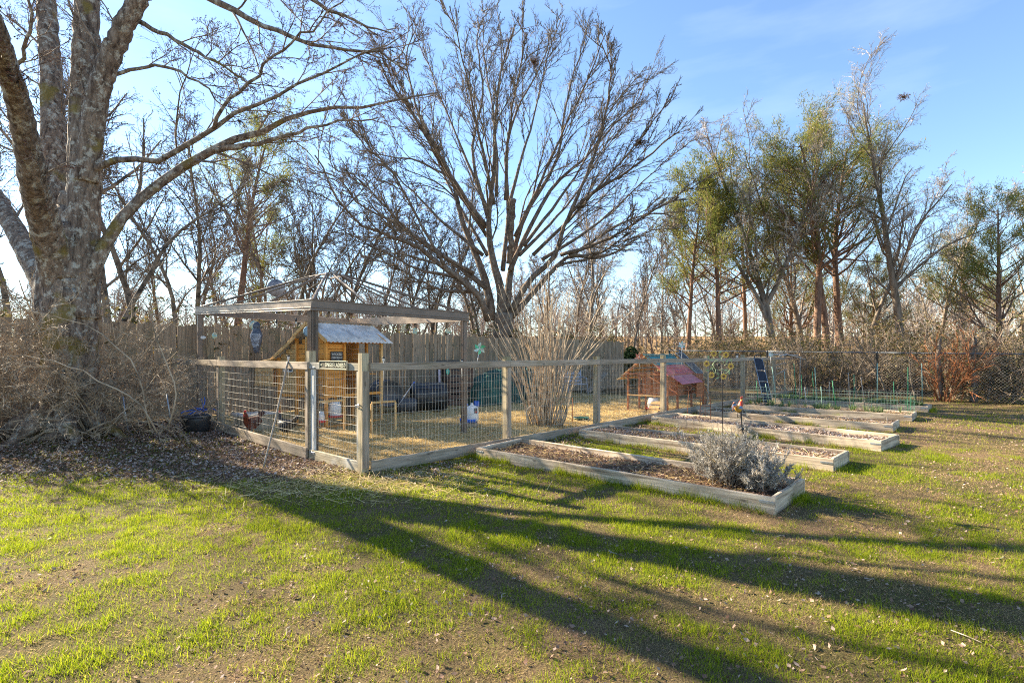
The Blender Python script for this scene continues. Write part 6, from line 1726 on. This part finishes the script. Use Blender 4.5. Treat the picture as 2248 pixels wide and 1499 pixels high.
# waterer: white jug on a blue tray, on a block
wc = v3(*(at(1029, 935, 9.9)[:2]), 0.06)
root = thing('poultry_waterer', 'white jug waterer with a blue tray behind the gazebo\'s right post', 'waterer', wc)
lathe('tray', [(0, .075), (.15, .078), (.165, .11), (.172, .145), (.165, .145), (.155, .10), (.0, .095)], wc, M_blue, root, segs=28)
o = lathe('jug', [(.0, .10), (.115, .10), (.122, .13), (.12, .30), (.105, .36), (.05, .385), (.025, .40), (.025, .43), (0, .435)], wc + v3(.06, 0, 0), M_white, root, segs=20)
board('label', wc + v3(.115, -.118, .30), wc + v3(.165, -.100, .30), .10, .003, M_dgrey, root)
board('label_mark', wc + v3(.130, -.1175, .275), wc + v3(.155, -.1085, .275), .03, .003, M_redp, root)
lathe('cap', [(.03, .0), (.03, .03), (0, .032)], wc + v3(-.04, 0, .385), M_blue, root, segs=14)
tag(board('paving_block', wc + v3(-.16, 0, .035), wc + v3(.16, 0, .035), .075, .20, plain('pale_paver', (.34, .28, .21), rough=.9)), 'pale paving block under the white and blue waterer', 'block')

def feeder(label, px, py, Y, r, h, hang=None, z=.0):
    c = at(px, py, Y); c[2] = z
    rt = thing('poultry_feeder', label, 'feeder', c, 'hanging poultry feeders')
    lathe('bucket', [(r * .8, .045), (r * .80, .06), (r * .9, h * .5), (r * .72, h), (0, h + .01)], c, M_white, rt, segs=20)
    lathe('tray', [(0, .01), (r * 1.05, .01), (r * 1.12, .05), (r * 1.08, .05), (r * .8, .02), (0, .025)], c, M_redp, rt, segs=24)
    if hang: tube('cord', [c + UP * h, v3(c[0], c[1], hang)], .003, M_line, rt, sides=5)
feeder('white feeder with a red base standing inside the painted coop', 1434, 900, 12.5, .15, .27, .9, .10)
feeder('whitish feeder with red base hanging inside the orange coop\'s run', 735, 905, 9.9, .13, .30, 1.0, .22)
feeder('small feeder with red tray partly hidden by the gate\'s left stile', 705, 913, 9.6, .07, .20, .9, .16)
p = G(873, 905, .04); tag(lathe('red_dish', [(0, 0), (.07, 0), (.085, .035), (.078, .035), (.065, .01), (0, .012)], p, M_redp, segs=18), 'small red dish on the straw in front of the barrels', 'dish')
p = G(1276, 922, .04); tag(lathe('green_pan', [(0, 0), (.13, 0), (.165, .05), (.175, .05), (.17, .06), (.15, .055), (.12, .012), (0, .015)], p, plain('dark_green_enamel', (.03, .10, .06), rough=.35, spec=.5), segs=28), 'dark green round pan on the sunlit straw right of the cane shrub', 'pan')

# tote at the left, a pot and blue scrap
tc_ = along(.42, 4.25)
root = thing('storage_tote', 'beige lidded plastic tote behind the left fence post', 'storage box', tc_)
for (w_, h0, h1) in ((0, .0, .30),):
    V = []
    for z_, s_ in ((.03, .88), (.31, 1.0), (.33, 1.0)):
        for gx_, gy_ in ((-.27, -.2), (.27, -.2), (.27, .2), (-.27, .2)): V.append(tc_ + A * gx_ * s_ + B * gy_ * s_ + UP * z_)
    q = [(i + 4 * k, (i + 1) % 4 + 4 * k, (i + 1) % 4 + 4 * k + 4, i + 4 * k + 4) for k in range(2) for i in range(4)] + [(8, 9, 10, 11), (3, 2, 1, 0)]
    obj_np('box', V, q, None, (M_tote,), root)
board('lid', tc_ - A * .30 + UP * .345, tc_ + A * .30 + UP * .345, .035, .46, plain('grey_plastic_lid', (.36, .35, .33), rough=.5), root, ch=.01)
for s_ in (-.1, 0, .1): board('rib', tc_ - A * .258 + B * s_ + UP * .06, tc_ - A * .277 + B * s_ + UP * .29, .02, .012, M_tote, root, up=B)
pt = at(432, 920, 9.0); pt[2] = .04
root = thing('black_pot', 'black plastic pot with a grey rim on the leaves behind the shrub', 'pot', pt)
lathe('pot', [(0, 0), (.14, 0), (.20, .10), (.21, .25), (.215, .32), (.20, .32), (.17, .05), (0, .04)], pt, M_black, root, segs=24)
lathe('rim', [(.205, .30), (.228, .30), (.228, .33), (.205, .33), (.205, .30)], pt, M_dgrey, root, segs=24)
pt = at(398, 930, 8.8); pt[2] = .03; tag(lathe('black_pan', [(0, 0), (.12, 0), (.17, .08), (.155, .08), (.11, .015), (0, .015)], pt, M_black, segs=20), 'low black pan half buried in leaves beside the black pot', 'pan')
pt = at(440, 898, 9.6); mb = MB()
S = np.repeat(pt[None], 16, 0) + rng.normal(0, 1, (16, 3)) * v3(.10, .05, .02); P, RR = walk(rng, S, rng.normal(0, 1, (16, 3)) * v3(1, .6, .3), np.full(16, .22), np.full(16, .010), 4, .35, -.05, tip=.9)
V, q, _ = tube_arr(P, RR, 4); mb.add(V, q); tag(mb.build('blue_rope', (M_blue,)), 'tangle of blue rope lying on the tote behind the shrub', 'rope')
# two grey pipes standing among the shrub twigs
for (a0, b0, a1, b1, lab) in ((270, 870, 281, 945, 'short grey metal stake among the shrub twigs near the trunk'), (366, 865, 376, 930, 'short grey metal stake among the shrub twigs near the black pan')):
    tag(tube('metal_stake', [at(a0, b0, 7.9), at(a1, b1, 7.9)], .011, M_steel, None, sides=8), lab, 'stake')

# ------------------------------------------------------------------ hens
def hen(name, label, loc, rotz, body, dark, sc=1.0):
    rt = thing(name, label, 'hen', loc)
    b_ = loft('body', [(-.20, .30, .012, .03, .5), (-.17, .275, .03, .055, .5), (-.11, .235, .065, .085, .35), (-.03, .205, .088, .10, .1), (.05, .205, .085, .10, -.15), (.105, .235, .062, .075, -.6), (.13, .285, .042, .048, -1.1), (.142, .33, .032, .036, -1.4), (.152, .365, .032, .034, -1.3), (.165, .385, .022, .022, -1.0), (.172, .395, .006, .006, -1)], body, rt, 16)
    for s_ in (-1, 1):
        w_ = loft('wing', [(-.13, .23, .006, .02, .2), (-.08, .225, .014, .05, .1), (.0, .22, .018, .062, 0), (.06, .225, .012, .045, -.2), (.085, .23, .003, .012, -.2)], dark, rt, 10)
        V = np.array([v.co[:] for v in w_.data.vertices]); V[:, 1] += s_ * .082; w_.data.vertices.foreach_set('co', V.astype(np.float32).ravel())
        P_ = [(.01, .035 * s_, .13), (.02, .038 * s_, .07), (.012, .04 * s_, .012)]
        leg = tube('leg', P_, [.017, .007, .006], M_ry, rt, sides=7)
        for a_ in (-.5, 0, .5): tube('toe', [(.012, .04 * s_, .012), (.012 + .05 * math.cos(a_), .04 * s_ + .05 * math.sin(a_), .005)], [.005, .003], M_ry, leg, sides=5)
    for k in range(6): tube('tail_feather', [(-.17, (k - 2.5) * .006, .27), (-.22, (k - 2.5) * .012, .33), (-.225 - .01 * k, (k - 2.5) * .016, .385 - .02 * (k % 3))], [.014, .018, .005], dark, rt, sides=6)
    for k in range(5): tube('comb_point', [(.135 + k * .011, 0, .393), (.132 + k * .012, 0, .425 - .004 * abs(k - 2))], [.009, .003], M_redp, rt, sides=6)
    tube('beak', [(.178, 0, .378), (.205, 0, .368)], [.009, .001], M_ry, rt, sides=7)
    for s_ in (-1, 1): tube('wattle', [(.172, .008 * s_, .365), (.174, .009 * s_, .335)], [.006, .010], M_redp, rt, sides=6); lathe('eye', [(0, -.005), (.005, 0), (0, .005)], (.158, .030 * s_, .383), M_ry, rt, segs=8, axis=(0, 1, 0))
    rt.location = tuple(loc); rt.rotation_euler = (0, 0, rotz); rt.scale = (sc, sc, sc)
    return rt
M_hb = plain('russet_feathers', (.13, .035, .018), rough=.85, var=.4, scale=60, bump=.5); M_hbd = plain('dark_russet_feathers', (.06, .018, .012), rough=.85, var=.4, scale=60)
M_hk = plain('black_feathers', (.018, .019, .024), rough=.6, spec=.4, var=.4, scale=60, bump=.5)
def hen_at(*a):
    # build round the origin, then move
    loc = a[2]; return a
for (lab, px, Yh, rz, b1, d1) in (('russet brown hen with a red comb behind the wire left of the coop', 553, 8.55, R(-100), M_hb, M_hbd), ('black hen with a red comb behind the leaning stick', 628, 8.35, R(150), M_hk, M_hk)):
    c = v3((px - CXP) / FOC * Yh, Yh, 0); c[2] = float(gz(c[0], c[1])) + .035
    rt = thing('hen', lab, 'hen', (0, 0, 0)); bpy.data.objects.remove(rt)
    hen('hen', lab, (0, 0, 0), 0, b1, d1)
    r_ = [o for o in bpy.data.objects if o.get('label') == lab][0]; r_.location = tuple(c); r_.rotation_euler = (0, 0, rz); r_.scale = (1.05,) * 3
for o in [o for o in bpy.data.objects if o.get('category') == 'hen']: pass

# ------------------------------------------------------------------ along the board fence
def barrel(label, c, axis_, r, L, open_=True):
    rt = thing('compost_tumbler', label, 'barrel', v3(c[0], c[1], 0), 'black barrels by the board fence'); a_ = unit(axis_)
    lathe('drum', [(0, L / 2 - .02), (r * .96, L / 2 - .02), (r, L / 2), (r * 1.02, L * .3), (r * .99, L * .28), (r * .99, .03), (r * 1.02, 0), (r * .99, -.03), (r * .99, -L * .28), (r * 1.02, -L * .3), (r, -L / 2), (r * .94, -L / 2), (r * .92, -L / 2 + .05), (0, -L / 2 + .06)], c, M_black if open_ else M_dgrey, rt, segs=30, axis=a_)
    for k in range(7):
        an = k * .45 - .2; y = unit(np.cross(a_, UP)); d = y * math.cos(an) + UP * math.sin(an)
        board('rib', c + d * (r + .006) - a_ * L * .42, c + d * (r + .006) + a_ * L * .42, .02, .012, M_dgrey, rt, up=np.cross(a_, d))
    for s_ in (-.3, .3): board('cradle', c + a_ * L * s_ + np.cross(a_, UP) * r * .8 - UP * (r + .005), c + a_ * L * s_ - np.cross(a_, UP) * r * .8 - UP * (r + .005), .06, .05, M_fence, rt)
barrel('large black barrel lying on its side in front of the board fence', at(940, 872, 12.9) + UP * .02, v3(.95, .3, 0), .33, .85)
barrel('dark grey barrel standing open-end forward behind the coop\'s right leg', at(845, 862, 12.4), v3(.55, -.8, 0), .30, .6, False)
barrel('small dark drum on its side between the coop and the large barrel', at(893, 889, 12.3), v3(.9, .35, 0), .15, .42, False)
p0_, p1_ = at(872, 893, 11.4), at(907, 842, 11.9)
rt = thing('broom_pole', 'pale pole with a blue tip leaning on the black barrel', 'pole', p0_); tube('pole', [p0_, p1_], .011, M_steel, rt); tube('tip', [p1_, p1_ + (p1_ - p0_) * .08], .014, M_blue, rt)
# tall black panel, slatted crate stack, tarp, water butt, bench, boards
p = at(978, 895, 14.2); tag(board('plastic_sheet', v3(p[0] - .25, p[1] + .15, .66), v3(p[0] + .30, p[1] + .5, .66), 1.15, .05, M_black), 'tall black plastic sheet standing against the board fence right of the large barrel', 'sheet')
p = at(966, 895, 13.7); tag(tube('white_pipe', [v3(p[0], p[1], .02), v3(p[0] - .02, p[1], 1.0)], .028, plain('pink_white_pvc', (.50, .42, .42), rough=.5), None, sides=10), 'short upright whitish pipe in front of the black panel', 'pipe')
cr = at(1010, 895, 14.0); rt = thing('slatted_bin', 'brown slatted wooden bin right of the gazebo post against the board fence', 'bin', v3(cr[0], cr[1], 0))
M_crate = wood('dark_pallet_wood', (.07, .045, .032), (.17, .115, .085))
for j in range(7):
    board('slat', v3(cr[0] - .28, cr[1] - .1, .12 + j * .155), v3(cr[0] + .32, cr[1] + .12, .12 + j * .155), .12, .02, M_crate, rt)
    board('slat', v3(cr[0] - .29, cr[1] - .08, .12 + j * .155), v3(cr[0] - .50, cr[1] + .45, .12 + j * .155), .12, .02, M_crate, rt)
for (dx, dy) in ((-.27, -.075), (.30, .135), (-.48, .43)): board('post', v3(cr[0] + dx, cr[1] + dy, 0), v3(cr[0] + dx, cr[1] + dy, 1.16), .06, .06, M_crate, rt, up=FD)
# tarp-covered heap
tcx = at(1078, 885, 14.6); nu_, nv_ = 22, 16
u = np.linspace(-1, 1, nu_); v = np.linspace(-1, 1, nv_); U_, V_ = np.meshgrid(u, v)
hz_ = .92 * np.clip(1 - np.abs(U_) ** 2.6, 0, 1) ** .6 * np.clip(1 - np.abs(V_) ** 2.4, 0, 1) ** .6 * (.75 + .45 * fbm(U_ * 2 + 5, V_ * 2, 1.0, 3)) + .02 * np.sin(U_ * 19 + V_ * 5)
X_ = tcx[0] + U_ * .80 * FD[0] - V_ * .5 * FD[1]; Y_ = tcx[1] + U_ * .80 * FD[1] + V_ * .5 * FD[0]
ii = (np.arange(nv_ - 1)[:, None] * nu_ + np.arange(nu_ - 1)[None, :]).ravel()
rt = thing('covered_heap', 'heap under a dark green tarp against the board fence behind the run', 'tarp', v3(tcx[0], tcx[1], 0))
obj_np('tarp', np.stack([X_, Y_, hz_ + .05], -1), np.stack([ii, ii + 1, ii + nu_ + 1, ii + nu_], -1), None, (M_tarp,), rt, smooth=True)
p = at(1046, 882, 13.7); tag(board('blue_tub', v3(p[0] - .06, p[1], .10), v3(p[0] + .06, p[1] + .03, .10), .18, .12, M_blue, ch=.02), 'small blue tub at the left foot of the green tarp', 'tub')
p = at(1180, 880, 15.8); rt = thing('water_butt', 'large dark teal plastic bin behind the cane shrub', 'bin', v3(p[0], p[1], 0))
lathe('bin', [(0, 0), (.40, 0), (.43, .4), (.45, .9), (.46, .92), (.46, .97), (0, 1.0)], v3(p[0], p[1], .02), M_dteal, rt, segs=8, smooth=False); lathe('lid', [(0, 1.0), (.30, 1.01), (.30, 1.05), (0, 1.07)], v3(p[0], p[1], .02), M_dteal, rt, segs=20)
p = at(1268, 862, 17.2); rt = thing('garden_bench', 'pale grey bench behind the right side of the cane shrub', 'bench', v3(p[0], p[1], 0))
M_bench = plain('grey_white_bench', (.36, .37, .40), rough=.5)
bx = v3(.9, .35, 0); bx = unit(bx); by = v3(-bx[1], bx[0], 0); b0 = v3(p[0], p[1], 0)
for j in range(3): board('seat_slat', b0 - bx * .33 + by * (j * .12) + UP * .42, b0 + bx * .33 + by * (j * .12) + UP * .42, .02, .10, M_bench, rt)
for j in range(3): board('back_slat', b0 - bx * .33 + by * (.38 + j * .02) + UP * (.52 + j * .12), b0 + bx * .33 + by * (.38 + j * .02) + UP * (.52 + j * .12), .09, .02, M_bench, rt)
for s_ in (-.33, .33):
    tube('leg', [b0 + bx * s_ * 1.1 + by * -.05, b0 + bx * s_ - by * .02 + UP * .42, b0 + bx * s_ + by * -.0 + UP * .62, b0 + bx * s_ + by * .36 + UP * .64], .018, M_bench, rt); tube('leg', [b0 + bx * s_ * 1.1 + by * .42, b0 + bx * s_ + by * .34 + UP * .42, b0 + bx * s_ + by * .44 + UP * .86], .018, M_bench, rt)
for (a0, a1, b0_, b1_, lab) in ((1290, 862, 1330, 818, 'grey board leaning on the fence right of the pale bench'), (1318, 860, 1300, 815, 'dark board crossing the grey leaning board by the bench')):
    q0 = at(a0, a1, 19.3); q1 = at(b0_, b1_, 19.6); q0[2] = max(q0[2], .0); tag(board('leaning_board', q0, q1, .24, .025, M_fence if 'dark' in lab else M_rail, None, up=FN), lab, 'board')
# firewood-like brush pile beside the tarp
# ------------------------------------------------------------------ far end of the garden
lo0 = at(1688, 893, 14.9); lo1 = at(1664, 786, 15.5)
root = thing('folding_lounger', 'navy blue folding lounger with aluminium rails leaning upright on the far fence', 'lounger', lo0)
M_navy = plain('navy_webbing', (.02, .025, .04), rough=.7, var=.25, scale=20)
lx = v3(1, .25, 0); lx = unit(lx); ww = .29
axl = unit(lo1 - lo0); LL = np.linalg.norm(lo1 - lo0)
for s_ in (-ww / 2, ww / 2): tube('rail', [lo0 + lx * s_, lo0 + axl * LL + lx * s_ * .9], .014, M_steel, root)
tube('rail', [lo0 + axl * LL + lx * ww * .45, lo0 + axl * (LL + .10) + lx * ww * .25, lo0 + axl * (LL + .10) - lx * ww * .25, lo0 + axl * LL - lx * ww * .45], .014, M_black, root)
for (f0, f1) in ((.03, .24), (.28, .50), (.53, .72), (.76, .99)):
    board('fabric_panel', lo0 + axl * LL * f0 - v3(0, .02, 0), lo0 + axl * LL * f1 - v3(0, .02, 0), ww * .86, .012, M_navy, root, up=lx)
for f in (.02, .26, .52, .74): tube('cross_bar', [lo0 + axl * LL * f - lx * ww / 2, lo0 + axl * LL * f + lx * ww / 2], .011, M_steel, root)
# poles lying on the end of the rail
for k, (a0, a1, b0_, b1_) in enumerate(((1690, 776, 1745, 783), (1700, 772, 1768, 789), (1712, 781, 1752, 779), (1695, 779, 1760, 784), (1722, 776, 1748, 786))):
    q0 = at(a0, a1, 16.4); q1 = at(b0_, b1_, 17.3)
    tag(tube('loose_pole', [q0, (q0 + q1) / 2 + UP * .01, q1], .016 + .003 * (k % 2), M_stick if k % 2 else M_steel, None, sides=7), 'weathered pole in the loose pile laid on the far end of the garden rail', 'pole', 'poles piled on the far rail end')
for k, (a0, a1, b0_, b1_) in enumerate(((1685, 803, 1724, 797), (1692, 828, 1722, 812), (1700, 824, 1727, 810), (1690, 806, 1716, 808))):
    q0 = at(a0, a1, 17.4); q1 = at(b0_, b1_, 17.8)
    tag(tube('dry_branch', [q0, (q0 + q1) / 2 - UP * .02, q1], .017, M_stick, None, sides=6), 'bleached branch poking out beneath the far rail beside the lounger', 'branch', 'branches under the far rail')

# plant stakes and wire round the farthest beds
st = [(1703, 805, 882, 14.0, M_mint), (1723, 815, 870, 14.8, M_mint), (1748, 798, 885, 14.2, M_green), (1754, 784, 890, 13.6, M_stick), (1761, 822, 868, 15.0, M_green), (1787, 815, 868, 14.9, M_green), (1793, 806, 882, 13.6, M_mint), (1804, 848, 892, 12.9, M_mint), (1820, 838, 880, 13.8, M_stick), (1836, 835, 895, 12.6, M_green),
      (1866, 818, 892, 12.8, M_stick), (1874, 822, 880, 13.4, M_green), (1898, 828, 880, 13.0, M_stick), (1925, 797, 890, 12.8, M_mint), (1964, 838, 878, 13.2, M_green), (1992, 806, 900, 11.9, M_green), (2024, 798, 882, 13.2, M_mint), (1771, 850, 872, 14.0, M_white), (1663, 835, 880, 14.6, M_green), (1687, 842, 882, 14.2, M_mint)]
word = {M_mint.name: 'pale green', M_green.name: 'bright green', M_stick.name: 'bare wooden', M_white.name: 'short white'}
for k, (px, ty, by_, Y, m_) in enumerate(st):
    b_ = at(px, by_, Y); b_[2] = max(.02, min(b_[2], .12)); t_ = at(px + rnd.uniform(-9, 3), ty, Y)
    tag(tube('plant_stake', [b_, (b_ + t_) / 2 + v3(rnd.uniform(-.01, .01), 0, 0), t_], .0085, m_, None, sides=6), '%s plant stake among the wire round the two farthest beds' % word[m_.name], 'stake', '%s plant stakes of the farthest beds' % word[m_.name])
for (k, v_, px_) in ((4, .88, 0), (4, -.05, 1), (5, -.06, 2)):
    if px_ == 1: continue
    a_ = bpt(k, .0, v_, -.0); b_ = bpt(k, 3.55, v_, 0); lab = 'green coated wire netting standing along the fifth bed' if px_ == 0 else 'pale wire netting standing along the front of the farthest bed'
    rt = thing('wire_netting', lab, 'netting', a_)
    wire_grid('netting', a_ * v3(1, 1, 0), b_ * v3(1, 1, 0), .05, .54 if k == 4 else .50, .06 if k == 4 else .05, .08 if k == 4 else .06, rt, r=.0013, sag=.03, mat=M_mint if k == 4 else M_wire, hr=.0015)
a_ = bpt(4, 3.55, .88, 0) * v3(1, 1, 0); b_ = bpt(4, 3.5, .05, 0) * v3(1, 1, 0)
rt = thing('wire_netting', 'green coated wire netting closing the right end of the fifth bed', 'netting', a_); wire_grid('netting', a_, b_, .05, .50, .06, .08, rt, r=.0014, sag=.02, mat=M_green)
p = bpt(3, 3.5, .12, .05); tag(tube('plant_stake', [p, p + UP * .2], .006, M_stick, None, sides=6), 'thin grey stake at the right end of the fourth bed', 'stake')
p = bpt(1, 1.35, .8, .05); tag(tube('plant_stake', [p, p + UP * .18], .006, plain('dark_green_stake', (.03, .09, .06)), None, sides=6), 'short dark green stake at the back of the second bed', 'stake')
# fallen twigs on the lawn
for k in range(9):
    px, py = rnd.uniform(100, 2200), rnd.uniform(1080, 1480); c = G(px, py); c[2] = float(gz(c[0], c[1])) + .012; a_ = rnd.uniform(0, 6.28); L = rnd.uniform(.05, .13)
    d = v3(math.cos(a_), math.sin(a_), 0) * L
    tag(tube('fallen_twig', [c, c + d * .5 + v3(rnd.uniform(-.015, .015), rnd.uniform(-.015, .015), .008), c + d], [.003, .0025, .0015], M_stick, None, sides=5), 'dry fallen twig lying in the lawn grass', 'twig', 'twigs fallen on the lawn')
